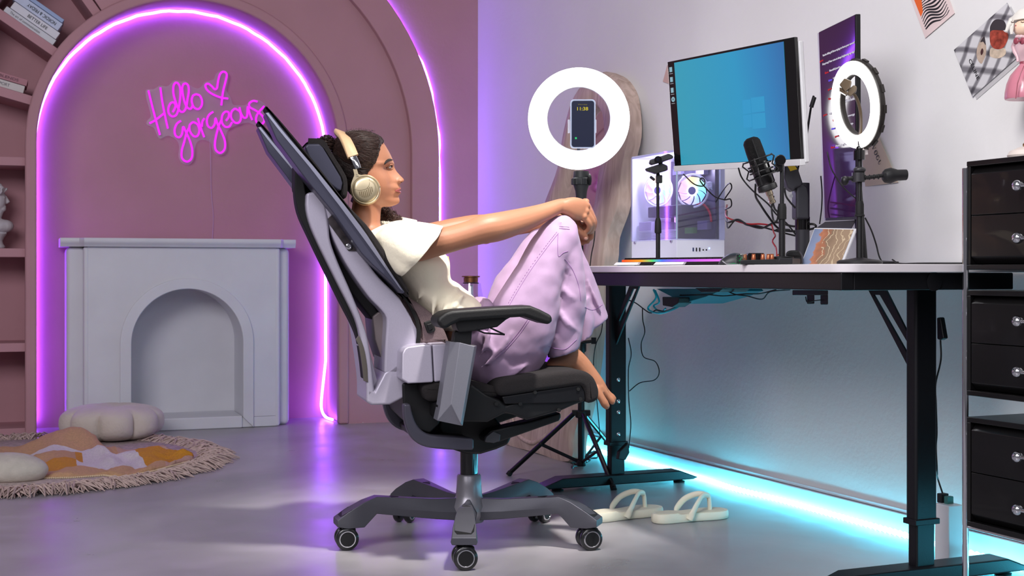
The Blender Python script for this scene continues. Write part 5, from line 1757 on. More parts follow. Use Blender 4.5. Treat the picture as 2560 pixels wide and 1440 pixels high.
for k in range(12):
    a = 2*PI*k/12
    rod(bm, V((tb.x+.0345*math.cos(a), YB+.0345*math.sin(a), tz(462))), V((tb.x+.0345*math.cos(a), YB+.0345*math.sin(a), tz(447))), .003, n=5)
obj('stem_collar', bm, MATS['stem_ribbed'], big)
bm = B(); rod(bm, tp(1455, 449, -.02), tp(1471, 448, -.03), .005); ball(bm, tp(1474, 449, -.03), (.008, .02, .022)); obj('tilt_knob', bm, M_black, big)
rcB = tp(1447, 297)
nb_ = (CAMLOC-rcB).normalized()
nb_ = (nb_+V((.02, 0, .03))).normalized()
ub = (UP-nb_*nb_.dot(UP)).normalized()
sb_ = ub.cross(nb_).normalized()
bm = B(); annul(bm, rcB, nb_, ub, sb_, .119, .188, 0, .008, 96); obj('light_diffuser', bm, emat('ring_big', (1, .99, 1), 7.5), big, ang=50, bevel=.003)
bm = B(); annul(bm, rcB, nb_, ub, sb_, .116, .1895, -.03, -.0005, 96); obj('ring_housing', bm, mat('ring_shell', (210, 210, 214), .4), big, ang=50, bevel=.003)
bm = B(); tube(bm, [rcB-ub*.125-nb_*.018, rcB-ub*.09-nb_*.018, rcB-ub*.05-nb_*.02], .006); 
box(bm, rcB+sb_*.012-nb_*.012-ub*.0, (sb_, ub, nb_), (.045, .008, .005))
obj('holder_bar', bm, mat('holder_grey', (70, 70, 78), .4), big)
for s in (-1, 1):
    bm = B(); 
    c = rcB+sb_*(.012+s*.049)+nb_*.0+ub*-.028
    box(bm, c, (sb_, ub, nb_), (.004, .025, .012))
    obj('holder_jaw', bm, mat('jaw_white', (215, 215, 225), .35), big, bevel=.002)
bm = B(); box(bm, rcB-ub*.13-nb_*.014, (sb_, ub, nb_), (.035, .012, .014)); obj('ring_mount', bm, M_black, big)
# phone
ph_c = P(1457, 310, YB-.01)+nb_*.006
phn = thing('mobile_phone', 'dark phone showing the time 11:38 held inside the large ring lamp', 'phone', ph_c)
def php(u, v, d): return ph_c+sb_*(u*.0465)*(-1 if sb_.x < 0 else 1)+ub*(-v*.090)+nb_*d
def rphone(hw, hh_, r, d0, d1):
    b_ = B()
    pts = []
    for cx_s, cy_s, a0 in ((1, -1, 0), (-1, -1, 90), (-1, 1, 180), (1, 1, 270)):
        for k in range(6):
            a = math.radians(a0+k*18)
            pts.append(ph_c+(php(1, 0, 0)-ph_c).normalized()*(cx_s*(hw-r)+r*math.cos(a))+ub*(-cy_s*(hh_-r)+r*math.sin(a))+nb_*d0)
    prism(b_, pts, nb_*(d1-d0))
    return b_
obj('phone_case', rphone(.0465, .090, .013, -.004, .004), mat('clear_case', (205, 220, 245), .2), phn, bevel=.0015)
obj('phone_screen', rphone(.0415, .085, .010, .0041, .0052), mat('phone_glass', (24, 26, 38), .12, emis=(.03, .035, .07), es=.6), phn)
sx_ = (php(1, 0, 0)-php(-1, 0, 0)).normalized()
text('clock_digits', '11:38', php(-.45, -.55, .0058), sx_, ub, emat('clock_yellow', (.75, .62, .05), .9), phn, width=.040, height=.0125, bold=.01)
text('date_line', 'Monday', php(-.38, -.76, .0058), sx_, ub, emat('clock_dim', (.30, .26, .05), .8), phn, width=.034, height=.005)
bm = B(); span(bm, lambda u, v, d: php(u, v, d), (-.62, .54, .0052), (-.48, .62, .0058)); obj('app_badge', bm, emat('badge_green', (.05, .6, .2), 1), phn)
cable([tp(1484, 560, -.02), tp(1487, 580), tp(1484, 610), tp(1478, 640), tp(1472, 700), tp(1470, 760)], .0022, 'black lead hanging beside the large ring lamp column')

# ================================================================ BRASS LANTERN BEHIND THE SITTER
YL = 6.15
lt = thing('glass_lantern', 'tall clear glass lantern with brass rim behind the sitter', 'lantern', V((P(1177, 700, YL).x, YL, 0)))
lx = P(1177, 700, YL).x
def lz(py): return CZ-(py-HZ)*YL/FP
bm = B(); lathe(bm, V((lx, YL, 0)), [(.12, 0), (.125, .01), (.12, .03), (.02, .032)], n=32); obj('base', bm, mat('brass', (150, 105, 70), .3, metal=.9), lt)
bm = B(); lathe(bm, V((lx, YL, .03)), [(.118, 0), (.115, .25), (.085, .50), (.052, .63), (.046, lz(708)-.03)], n=32)
obj('glass_body', bm, clearmat('lantern_glass', (.93, .93, .96), .12, .03), lt, ang=80)
bm = B(); lathe(bm, V((lx, YL, lz(706))), [(.020, 0), (.034, .001), (.034, .022), (.043, .025), (.043, .030), (.020, .031), (.018, .020)], n=32); obj('brass_rim', bm, MATS['brass'], lt, ang=40)
bm = B(); lathe(bm, V((lx, YL, lz(709))), [(.02, 0), (.037, 0), (.037, .005), (.02, .005)], n=32); obj('lower_ring', bm, mat('dark_brass', (70, 55, 60), .35, metal=.8), lt)
bm = B(); rod(bm, V((lx, YL, .03)), V((lx, YL, lz(712))), .011, n=16); obj('candle', bm, mat('candle_wax', (225, 220, 225), .4), lt)

# ================================================================ SLIPPERS
def slipper(heel, toe, label, side):
    h, t = FL(*heel), FL(*toe)
    f = (t-h); L = f.length; f.normalize()
    r = V((f.y, -f.x, 0))
    def sp(a, b, z): return h+f*(a*L)+r*(b)+UP*z
    ts = thing('slipper', label, 'slipper', (h+t)/2, 'white thong slippers')
    bm_ = B()
    o1 = []
    half = [(0, 0), (.03, .022), (.12, .033), (.30, .034), (.48, .034), (.68, .043), (.82, .045), (.93, .036), (.99, .016), (1.0, 0)]
    prof = cr([V((a, b, 0)) for a, b in half], 4)
    loop = [(p.x, p.y) for p in prof]+[(p.x, -p.y) for p in prof[-2:0:-1]]
    rg = []
    for k, (sc, z) in enumerate(((.93, .001), (.99, .004), (1.0, .012), (.99, .020), (.95, .025))):
        rg.append([sp(.5+(a-.5)*(1-(1-sc)*.4), b*sc, z+.004*(1 if a < .3 else 0)*(z > .01)) for a, b in loop])
    loft(bm_, rg)
    M = mat('eva_white', (232, 228, 208), .55, noise_amt=.03, bump=.08, bscale=80, sss=.1)
    obj('sole', bm_, M, ts, ang=60)
    bm_ = B()
    rg = [[sp(.5+(a-.5)*.9, b*.84, z+.004*(1 if a < .3 else 0)) for a, b in loop] for z in (.024, .0258)]
    loft(bm_, rg)
    obj('footbed', bm_, mat('eva_footbed', (226, 220, 198), .7), ts, ang=60)
    for s in (-1, 1):
        pts = cr([sp(.40, s*.038, .010), sp(.43, s*.043, .030), sp(.52, s*.036, .058), sp(.64, s*.016, .074), sp(.74, s*.003, .070), sp(.755, 0, .064)], 5)
        n_ = len(pts)
        bm_ = B(); tube(bm_, pts, [.0105-.003*abs(i/(n_-1)-.0) for i in range(n_)], 12, flat=.62, ref=UP)
        obj('strap', bm_, M, ts, ang=80)
    bm_ = B(); tube(bm_, cr([sp(.745, 0, .072), sp(.765, 0, .055), sp(.775, 0, .022)], 4), .0065, 10); obj('toe_post', bm_, M, ts)
slipper((1477, 1306), (1650, 1283), 'left one of the two cream thong slippers, nearer the chair wheel', 1)
slipper((1632, 1309), (1815, 1291), 'right one of the two cream thong slippers, farther from the chair', -1)

# stray bits of grit on floor

# ================================================================ OFFICE CHAIR
C0 = V((-.12, 3.68, 0))
FW = V((.9703, .2419, 0)).normalized()
RT = V((.2419, -.9703, 0)).normalized()          # lateral, towards the camera
def CH(t, s, z): return C0+FW*t+RT*s+UP*z
def cp(px, py, s): return onp(px, py, C0+RT*s, RT)
def tzc(p):
    r = p-C0
    return r.dot(FW), p.z
chair = thing('office_chair', 'grey and black reclining mesh office chair the woman sits on', 'chair', C0)
M_frame = mat('pearl_grey_frame', (182, 176, 192), .40, metal=.25, noise_amt=.03, scale=300, coat=.15, bump=.04, bscale=900)
M_wing = mat('slate_shell', (60, 60, 77), .42, metal=.25, coat=.1)
M_base = mat('base_grey', (84, 84, 92), .42, metal=.45, bump=.06, bscale=700)
M_fab = mat('chair_fabric', (36, 32, 33), .95, noise_amt=.5, scale=900, bump=.5, bscale=900)
M_fab2 = mat('lumbar_fabric', (112, 94, 96), .95, noise_amt=.35, scale=900, bump=.5, bscale=900)
M_mesh = mat('black_mesh', (16, 15, 16), .9, bump=.8, bscale=800)
def slab(name, pxs, s_near, s_far, m, bevel=.004, par=None, ref=None, seg=2, **k):
    """side outline at lateral s_ref, extruded from s_near to s_far"""
    ref = s_near if ref is None else ref
    q = [tzc(cp(x, y, ref)) for x, y in pxs]
    b_ = B()
    prism(b_, [CH(t, s_near, z) for t, z in q], RT*(s_far-s_near))
    return obj(name, b_, m, par or chair, bevel=bevel, seg=seg, **k)
def sstrip(name, L, R, s_near, s_far, m, n=24, bevel=.004, par=None, ref=None, smooth=True, **k):
    ref = s_near if ref is None else ref
    lw = [cp(x, y, ref) for x, y in L]
    rw = [cp(x, y, ref) for x, y in R]
    lw = resamp(cr(lw, 4) if smooth else lw, n, False)
    rw = resamp(cr(rw, 4) if smooth else rw, n, False)
    sh = lambda p, s: CH(tzc(p)[0], s, p.z)
    b_ = B()
    strip(b_, [sh(p, s_near) for p in lw], [sh(p, s_near) for p in rw], RT*(s_far-s_near))
    return obj(name, b_, m, par or chair, bevel=bevel, **k)

# five-star base
hub = V((C0.x, C0.y, 0))
bm = B(); lathe(bm, hub, [(.022, .050), (.040, .055), (.048, .075), (.050, .100), (.040, .118), (.0365, .130), (.0345, .155), (.0335, .183), (.030, .188), (.024, .188)], n=40)
obj('base_hub', bm, mat('hub_silver', (150, 148, 155), .35, metal=.6, bump=.05, bscale=700), chair, ang=50)
bm = B(); lathe(bm, hub, [(.0245, .18), (.0245, .27)], n=32)
obj('gas_column', bm, mat('column_black', (14, 14, 16), .18, coat=.5), chair)
LEGP = [(.030, .122, .062, .004), (.10, .124, .070, .010), (.265, .140, .094, .021), (.300, .128, .060, .027), (.345, .104, .060, .033), (.375, .084, .066, .034)]
for k in range(5):
    a = math.radians(-90+72*k)
    d = V((math.cos(a), math.sin(a), 0)); s = V((-d.y, d.x, 0))
    bm = B()
    rings = []
    for r, zt, zb, w_ in LEGP:
        rings.append([hub+d*r+s*x*w_+UP*z for x, z in ((-max(1, .024/w_), zt*.4+zb*.6), (-.9, zt), (.9, zt), (max(1, .024/w_), zt*.4+zb*.6), (max(.9, .020/w_), zb), (-max(.9, .020/w_), zb))])
    loft(bm, rings)
    leg = obj('base_leg', bm, M_base, chair, ang=28, bevel=.0015)
    bm = B()
    tri = [(.285, 0), (.296, .010), (.352, .023), (.362, .022), (.366, .016), (.366, -.016), (.362, -.022), (.352, -.023), (.296, -.010)]
    def legz(r):
        for (r0, z0, _, _), (r1, z1, _, _) in zip(LEGP, LEGP[1:]):
            if r0 <= r <= r1: return z0+(z1-z0)*(r-r0)/(r1-r0)
        return LEGP[-1][1]
    tri2 = [(.20+(r-.285)*(.165/.081), b*1.12) for r, b in tri]
    prism(bm, [hub+d*r+s*b+UP*(legz(r)+.0004) for r, b in tri2], UP*.0009)
    obj('leg_inset', bm, mat('inset_black', (15, 15, 18), .65), leg, bevel=.0008)
    # caster
    cr_ = hub+d*.345
    yaw = {0: V((.985, .17, 0)), 1: V((.96, .28, 0)), 2: V((.55, .83, 0)), 3: V((.35, .94, 0)), 4: V((.97, .24, 0))}[k]
    axl = V((yaw.y, -yaw.x, 0))
    bm = B()
    rod(bm, cr_+UP*.050, cr_+UP*.078, .009)
    box(bm, cr_+UP*.045-yaw*.004, (yaw, axl, UP), (.016, .008, .014))
    prism(bm, [cr_+yaw*a_+UP*z_+axl*.008 for a_, z_ in ((-.022, .034), (-.020, .052), (.008, .062), (.024, .056), (.026, .044), (.0, .030))], -axl*.016)
    ca = obj('caster_fork', bm, M_black, chair, bevel=.002)
    for sg in (-1, 1):
        cw = cr_+axl*(sg*.0175)+UP*.0312
        bm = B(); lathe(bm, cw-axl*.009, [(.021, -.0), (.0285, .0008), (.031, .004), (.031, .014), (.0285, .0172), (.021, .018)], axl, 36)
        obj('caster_wheel', bm, mat('wheel_pu', (28, 28, 30), .25, coat=.3), ca, ang=50)
        face_ = cw+axl*(sg*.009)
        bm = B(); torus(bm, face_, axl, .0208, .0024, 40, 6); obj('chrome_ring', bm, M_chrome, ca)
        bm = B(); lathe(bm, face_-axl*.0006, [(.0005, -.0004), (.019, -.0004), (.019, .0018), (.0005, .0018)], axl*sg, 30); obj('wheel_cap', bm, M_black, ca)

# under-seat mechanism
slab('mechanism_body', [(1085,1010),(1080,1060),(1100,1108),(1150,1124),(1183,1124),(1222,1112),(1250,1100),(1262,1072),(1235,1055),(1215,1030),(1200,1005)], .10, -.10, M_black, bevel=.008, ref=.0)
sstrip('yoke', [(1006,1008),(1009,1050),(1024,1090),(1054,1113),(1105,1121),(1155,1123),(1181,1123)], [(1024,1008),(1031,1040),(1044,1066),(1066,1083),(1096,1088),(1140,1090),(1181,1094)], .20, .165, mat('yoke_grey', (78, 76, 88), .4, metal=.3), ref=.18, bevel=.006)
sstrip('yoke', [(1006,1008),(1009,1050),(1024,1090),(1054,1113),(1105,1121),(1155,1123),(1181,1123)], [(1024,1008),(1031,1040),(1044,1066),(1066,1083),(1096,1088),(1140,1090),(1181,1094)], -.165, -.20, MATS['yoke_grey'], ref=.18, bevel=.006)
slab('yoke_bridge', [(1050,1090),(1054,1111),(1105,1120),(1175,1122),(1175,1095),(1110,1090)], .19, -.19, M_black, ref=.18, bevel=.006)
slab('tilt_arm', [(1228,1076),(1330,1052),(1402,1031),(1404,1045),(1398,1053),(1250,1105),(1212,1108),(1210,1092)], .165, .10, M_black, bevel=.006)
slab('tilt_arm', [(1228,1076),(1330,1052),(1402,1031),(1404,1045),(1398,1053),(1250,1105),(1212,1108),(1210,1092)], -.10, -.165, M_black, bevel=.006, ref=.165)
slab('pivot_cover', [(1212,1105),(1216,1092),(1234,1078),(1252,1086),(1250,1103),(1235,1108)], .175, .160, mat('cover_grey', (62, 62, 68), .5), bevel=.003)
# seat pan
slab('seat_shell', [(1150,1000),(1176,958),(1215,985),(1250,1000),(1265,1012),(1452,962),(1463,980),(1466,1002),(1438,1012),(1404,1027),(1318,1051),(1278,1037),(1262,1034),(1220,1056),(1161,1056),(1135,1040)], .235, -.235, M_black, bevel=.008, ref=.235, seg=3)
slab('side_slot_trim', [(1255,992),(1452,962),(1462,978),(1464,1000),(1430,1004),(1400,1008),(1262,1010)], .243, .232, M_blackmetal, bevel=.003)
for x, y in ((1241, 1010), (1301, 1010), (1338, 981), (1446, 973), (1452, 998), (1398, 1026)):
    b_ = B(); c_ = cp(x, y, .246); rod(b_, c_, c_-RT*.006, .005, n=12); obj('screw_cap', b_, M_rubber, chair)
def cushion(name, pxs, s0, s1, m, ref, rnd=.03, n=90, crown=0.0, par=None):
    """padded slab: outline shrinks towards both sides"""
    base_ = resamp(cr([V((*tzc(cp(x, y, ref)), 0)) for x, y in pxs], 5, True), n)
    cx = sum(p.x for p in base_)/n; cy_ = sum(p.y for p in base_)/n
    # inward normals
    nrm = []
    for i in range(n):
        t = (base_[(i+1) % n]-base_[i-1]).normalized()
        nn = V((-t.y, t.x, 0))
        nrm.append(nn)
    area = sum(base_[i].x*base_[(i+1) % n].y-base_[(i+1) % n].x*base_[i].y for i in range(n))
    sg = 1 if area > 0 else -1
    rings = []
    K = 5
    lay = [(rnd*(1-math.sin(PI/2*k/K)), rnd*(1-math.cos(PI/2*k/K))) for k in range(K+1)]
    for ins, off in [(l[0], l[1]) for l in [(rnd*(1-math.sin(PI/2*k/K)), rnd*(1-math.cos(PI/2*k/K))) for k in range(K+1)]]:
        rings.append([CH((p+q*(sg*ins)).x, s0-off*(1 if s0 > s1 else -1), (p+q*(sg*ins)).y) for p, q in zip(base_, nrm)])
    for ins, off in reversed([(rnd*(1-math.sin(PI/2*k/K)), rnd*(1-math.cos(PI/2*k/K))) for k in range(K+1)]):
        rings.append([CH((p+q*(sg*ins)).x, s1+off*(1 if s0 > s1 else -1), (p+q*(sg*ins)).y) for p, q in zip(base_, nrm)])
    b_ = B(); loft(b_, rings)
    return obj(name, b_, m, par or chair, ang=70)
cushion('seat_cushion', [(1240,972),(1246,957),(1262,948),(1300,942),(1360,934),(1415,927),(1457,927),(1480,938),(1492,955),(1499,978),(1496,998),(1483,1007),(1469,1006),(1464,982),(1452,966),(1400,972),(1330,981),(1270,990),(1248,988)], .25, -.25, M_fab, .25, rnd=.014)
cushion('seat_cushion_rear', [(1060,965),(1100,952),(1160,950),(1200,958),(1245,970),(1248,990),(1220,996),(1150,1000),(1080,1005),(1062,990)], .23, -.23, M_fab, .23, rnd=.014)
# back: silver V frame, two sides
for (sn, sf) in ((.150, -.05),):
    sstrip('rear_limb', [(766,482),(765,520),(775,562),(798,615),(842,704),(889,800),(903,866),(915,954),(916,1006)], [(792,478),(812,505),(822,560),(826,601),(845,655),(880,735),(905,800),(922,860),(937,980)], sn, sf, M_frame, ref=.15, bevel=.007, n=40)
    sstrip('front_limb', [(792,478),(812,520),(826,575),(840,612),(870,668),(920,740),(956,778),(966,800),(963,860),(960,934)], [(812,485),(836,533),(862,575),(904,634),(945,690),(985,730),(1020,768),(1040,808),(1046,840),(1040,940)], sn, sf, M_frame, ref=.15, bevel=.007, n=44)
    slab('lower_yoke', [(916,966),(937,978),(961,932),(1000,900),(1042,880),(1030,955),(1014,993),(975,1012),(930,1013),(916,1006)], sn, sf, M_frame, ref=.15, bevel=.007, seg=3)
slab('frame_cross_bar', [(905,880),(935,975),(950,975),(925,880)], .10, -.10, M_frame, ref=.1, bevel=.004)
slab('frame_cap', [(775,478),(790,474),(830,520),(822,545),(800,520)], .12, -.12, M_black, ref=.1, bevel=.004)
sstrip('frame_olive_panel', [(889,849),(897,866),(905,915),(909,952)], [(897,838),(910,870),(918,915),(920,956)], .153, .147, mat('olive_panel', (96, 90, 84), .4, metal=.4), n=12, bevel=.001)  # grey-olive panel set on the rear limb, in its own colour
slab('marbled_plate', [(820,546),(833,533),(905,628),(871,627),(823,560)], .1545, .148, mat('smoke_plate', (52, 46, 48), .25, noise_amt=.6, scale=40, coat=.4), bevel=.001)
b_ = B(); c_ = cp(872, 616, .156); lathe(b_, c_, [(.008, -.003), (.008, .003), (.005, .004), (.004, .002)], RT, 20); obj('plate_bolt', b_, M_chrome, chair)
# black outer spine
sstrip('outer_spine', [(739,413),(737,455),(738,491),(747,536),(771,589),(807,664),(851,753),(891,833),(903,890),(910,950)], [(750,420),(760,455),(766,491),(776,536),(800,600),(842,690),(880,770),(905,833),(914,890),(918,950)], .12, .05, mat('matte_black', (15, 14, 16), .8), ref=.12, bevel=.005, n=40)
slab('spine_column', [(742,405),(775,440),(800,480),(835,560),(900,690),(948,780),(962,800),(962,830),(935,800),(880,730),(836,640),(800,560),(765,500),(742,470)], .07, -.07, MATS['matte_black'], ref=.1, bevel=.006)
slab('lumbar_bracket', [(934,792),(950,780),(968,790),(968,905),(958,905),(940,850)], .085, -.085, mat('bracket_taupe', (116, 106, 106), .45), ref=.1, bevel=.004)
# wings of the upper back
def wing(sn, sf):
    w_ = slab('back_wing', [(662,281),(673,279),(776,407),(904,571),(1013,731),(1006,735),(985,712),(931,662),(904,634),(833,532),(767,451),(691,349)], sn, sf, M_wing, bevel=.003, ref=.215)
    # pale bevel line along the upper edge
    sstrip('wing_edge', [(664,283),(700,330),(776,421),(850,517),(904,590),(1000,722)], [(671,281),(708,328),(785,417),(860,511),(914,582),(1008,729)], sn+.0035, sn-.004, mat('edge_silver', (150, 150, 168), .3, metal=.6), n=24, bevel=.001, ref=.2185, smooth=False)
    q = [(668,277),(680,278),(780,396),(869,511),(931,580),(1016,713),(1021,728),(1013,733),(904,572),(776,408)]
    cushion('wing_pad', q, sn-.002, sf+.002, M_fab, .213, rnd=.006, n=110)
wing(.215, .125)
wing(-.125, -.215)
cushion('back_pad', [(838,548),(862,556),(920,640),(990,728),(1008,752),(985,758),(930,700),(870,625)], .13, -.13, M_fab, .13, rnd=.010)
slab('wing_pivot', [(930,655),(985,712),(975,740),(940,720),(915,680)], .10, -.10, M_black, ref=.1, bevel=.004)
# headrest
hr = slab('headrest_shell', [(761,368),(768,359),(799,359),(808,368),(852,442),(857,457),(853,478),(843,476),(810,450),(775,404)], .135, -.135, M_wing, ref=.135, bevel=.006, seg=3)
cushion('headrest_pad', [(766,356),(780,352),(798,351),(815,358),(832,382),(862,430),(870,452),(870,485),(862,496),(853,480),(857,457),(850,438),(808,366),(798,358)], .130, -.130, M_fab, .135, rnd=.012)
slab('headrest_stem', [(800,380),(825,430),(840,470),(860,520),(845,520),(820,470),(790,410)], .03, -.03, M_black, ref=.05, bevel=.004)
# lumbar pad and mesh edge
cushion('lumbar_pad', [(992,722),(1022,742),(1047,758),(1070,775),(1091,793),(1108,818),(1119,842),(1120,859),(1080,861),(1049,859),(1043,815),(1022,768)], .15, -.15, M_fab2, .15, rnd=.012)
sstrip('mesh_edge', [(986,716),(1012,748),(1034,790),(1043,825),(1041,858)], [(994,722),(1020,752),(1043,790),(1052,825),(1050,860)], .158, -.158, M_mesh, n=20, bevel=.002, ref=.158)
slab('lumbar_button', [(1060,806),(1079,800),(1083,802),(1089,824),(1087,829),(1074,834),(1069,832)], .158, .148, M_rubber, bevel=.003)
slab('lumbar_button_key', [(1067,811),(1079,808),(1083,821),(1073,826)], .162, .156, M_black, bevel=.002)
# joint box
slab('joint_box', [(1006,884),(1012,872),(1020,867),(1055,862),(1079,861),(1084,956),(1020,959),(1004,949)], .235, .11, M_frame, bevel=.0045, seg=2)
slab('joint_box_front', [(1081,861),(1124,859),(1127,886),(1108,953),(1086,956)], .232, .11, M_frame, bevel=.005)
slab('joint_box', [(1006,884),(1020,867),(1079,861),(1124,859),(1108,953),(1084,956),(1020,959),(1004,949)], -.11, -.235, M_frame, bevel=.006, ref=.235)
slab('seat_side_shell', [(1006,958),(1106,955),(1100,1060),(1075,1085),(1045,1075),(1020,1050),(1008,1010)], .16, -.16, M_black, ref=.16, bevel=.006)
# arms
def arm_side(sg):
    n0 = .325
    def SL(name, pxs, a, b, m, **k):
        if sg < 0: a, b = -b, -a
        return slab(name, pxs, a, b, m, ref=n0, **k)
    # faceted upright
    out = [(1125,854),(1193,864),(1157,1065),(1093,1052),(1100,1020)]
    q = [tzc(cp(x, y, n0-.02)) for x, y in out]
    ridge = [tzc(cp(x, y, n0)) for x, y in ((1150,856),(1186,866),(1152,1060),(1128,1010))]
    b_ = B()
    ss = lambda s: s*sg
    o_ = [b_.verts.new(CH(t, ss(n0-.022), z)) for t, z in q]
    oi = [b_.verts.new(CH(t, ss(n0-.075), z)) for t, z in q]
    rd = [b_.verts.new(CH(t, ss(n0), z)) for t, z in ridge]
    face(b_, (o_[0], rd[0], rd[3], o_[4]))
    face(b_, (rd[0], rd[1], rd[2], rd[3]))
    face(b_, (rd[3], rd[2], o_[2], o_[3]))
    face(b_, (o_[4], rd[3], o_[3]))
    face(b_, (o_[0], o_[1], rd[1], rd[0]))
    face(b_, (o_[1], o_[2], rd[2], rd[1]))
    for i in range(5):
        j = (i+1) % 5
        face(b_, (o_[i], oi[i], oi[j], o_[j]))
    face(b_, oi)
    obj('arm_upright', b_, mat('upright_grey', (128, 128, 138), .4, metal=.4, noise_amt=.03, scale=300), chair, ang=10, bevel=.0015)
    SL('arm_stem', [(1143,830),(1187,826),(1183,870),(1136,866)], n0-.028, n0-.062, M_black, bevel=.003)
    SL('arm_bracket', [(1140,800),(1290,788),(1268,800),(1246,818),(1190,828),(1150,832),(1144,820)], n0-.01, n0-.08, M_black, bevel=.004)
    q2_ = [(1091,803),(1098,792),(1113,781),(1130,776),(1152,774),(1240,768),(1327,764),(1352,774),(1383,790),(1382,803),(1375,813),(1345,803),(1312,792),(1249,796),(1152,803),(1132,812),(1113,824),(1101,818)]
    b0, b1 = (n0+.012, n0-.095)
    if sg < 0: b0, b1 = -b1, -b0
    base_ = [tzc(cp(x, y, n0+.012)) for x, y in q2_]
    bb = B(); prism(bb, [CH(t, b0, z) for t, z in base_], RT*(b1-b0))
    obj('armrest_pad', bb, mat('pad_pu', (18, 18, 19), .55, bump=.08, bscale=300), chair, bevel=.010, seg=3)
    lv = B(); 
    P0, P1, P2 = cp(1192, 824, n0), cp(1213, 833, n0), cp(1264, 837, n0)
    P3 = cp(1228, 820, n0)
    mv = (lambda p: CH(tzc(p)[0], ss(n0-.01), p.z))
    tube(lv, [mv(P0), mv(P1), mv(P2)], .0022, 6); tube(lv, [mv(P2), mv(P3)], .0022, 6)
    obj('height_lever', lv, M_blackmetal, chair)
arm_side(1)
arm_side(-1)
slab('arm_carrier', [(1095,1010),(1150,1010),(1158,1062),(1095,1050)], .28, -.28, M_black, ref=.28, bevel=.006)

# ================================================================ WOMAN
wom = thing('person', 'barefoot woman in cream blouse and lilac trousers reclining in the chair hugging her knee', 'person', CH(.05, 0, .42))
M_skin = mat('skin', (171, 117, 89), .50, noise_amt=.04, scale=14, sss=.10, bump=.03, bscale=260)
def ringp(bm, rings, e=1.0, n=28, caps=True):
    """rings: (px a, px b, lateral centre, lateral half)"""
    out = []
    for a, b, s, h in rings:
        A, B_ = cp(*a, s), cp(*b, s)
        c = (A+B_)/2
        u = (A-B_)/2
        ring = []
        for i in range(n):
            t = 2*PI*i/n
            ct, st_ = math.cos(t), math.sin(t)
            ct = math.copysign(abs(ct)**e, ct); st_ = math.copysign(abs(st_)**e, st_)
            ring.append(c+u*ct+RT*(h*st_))
        out.append(ring)
    return loft(bm, out, caps)
def dense(rings, k=4):
    """interpolate the ring list smoothly"""
    v = [V((r[0][0], r[0][1], r[2])) for r in rings]
    w_ = [V((r[1][0], r[1][1], r[3])) for r in rings]
    v, w_ = cr(v, k), cr(w_, k)
    return [((a.x, a.y), (b_.x, b_.y), a.z, b_.z) for a, b_ in zip(v, w_)]
def chain(bm, pts, k=5, n=16, flat=1.0, ref=None):
    """pts: (px,py,s,radius) smooth tapered limb with round ends"""
    p = cr([cp(a, b_, s) for a, b_, s, r in pts], k)
    r = [q.x for q in cr([V((r, 0, 0)) for *_, r in pts], k)]
    tube(bm, p, r, n, flat=flat, ref=ref)
    ball(bm, p[0], r[0]*.995, nu=12, nv=8)
    ball(bm, p[-1], r[-1]*.995, nu=12, nv=8)
# ---- head frame
H0 = cp(915, 430, 0)
rh = V((.10, -.995, 0)).normalized()
fh = V((.995, .10, 0)).normalized()
def hp(px, py, lat): return onp(px, py, H0+rh*lat, rh)
HL = [  # y, front, cheek front, back, half width, sigma
 (329, 902, 900, 884, .012, .05), (333, 925, 923, 866, .034, .05), (341, 942, 940, 852, .050, .05), (352, 955, 952, 843, .061, .05),
 (366, 965, 960, 838, .068, .05), (380, 973, 966, 836, .072, .045), (392, 979, 970, 836, .0735, .04), (402, 983, 972, 838, .074, .032), (409, 986, 972, 840, .074, .026),
 (416, 986, 967, 842, .0735, .014), (423, 989, 966, 845, .073, .0115), (431, 995, 969, 848, .0725, .0115), (439, 1002, 974, 852, .071, .012),
 (445, 1008, 977, 855, .070, .0135), (450, 1011, 978, 858, .069, .0150), (454, 1010, 979, 860, .068, .0155), (458, 1002, 979, 862, .067, .017), (463, 1000, 979, 865, .066, .022),
 (468, 1002, 979, 868, .0645, .025), (472, 1003, 978, 870, .063, .024), (476, 999, 977, 872, .061, .024), (480, 1002, 976, 875, .059, .023), (484, 1002, 974, 878, .057, .023),
 (489, 997, 971, 881, .054, .024), (495, 998, 968, 884, .051, .023), (501, 1000, 964, 887, .047, .024), (507, 998, 956, 889, .043, .024), (512, 991, 944, 890, .038, .026), (517, 976, 930, 892, .032, .03)]
def head_rings(n=64, hx=None):
    out = []
    vs = [V((h[0], h[1], h[2])) for h in HL]; ws = [V((h[3], h[4]*1000, h[5]*1000)) for h in HL]
    vs, ws = cr(vs, 2), cr(ws, 2)
    for a, b_ in zip(vs, ws):
        y, F_, G, Bk, hw, sg = a.x, a.y, a.z, b_.x, b_.y/1000, b_.z/1000
        cx = Bk+(G-Bk)*.50
        ring = []
        for i in range(n):
            # denser towards the front
            t = 2*PI*i/n
            t = t-.35*math.sin(2*t)*.5-.25*math.sin(t)
            ct, st_ = math.cos(t), math.sin(t)
            lat = hw*math.copysign(abs(st_)**.9, st_)
            if ct > 0:
                g = math.exp(-(lat/sg)**2)
                fx = G+(F_-G)*g
                x = cx+(fx-cx)*ct**(.62 if y > 405 else .8)
            else:
                x = cx+(cx-Bk)*(-(abs(ct)**.9))
            if hx:
                o_ = hx(y)-x
                k_o = max(-1, min(1, o_/5))
                off = 5.5*k_o if k_o > 0 else 9.0*k_o
                dx, dl = (x-cx), lat/.00108
                ln = max(math.hypot(dx, dl), 1e-6)
                x += dx/ln*off; lat += dl/ln*off*.00108
            ring.append(hp(x, y-(2.5 if hx else 0), lat))
        out.append(ring)
    return out
bm = B()
loft(bm, head_rings())
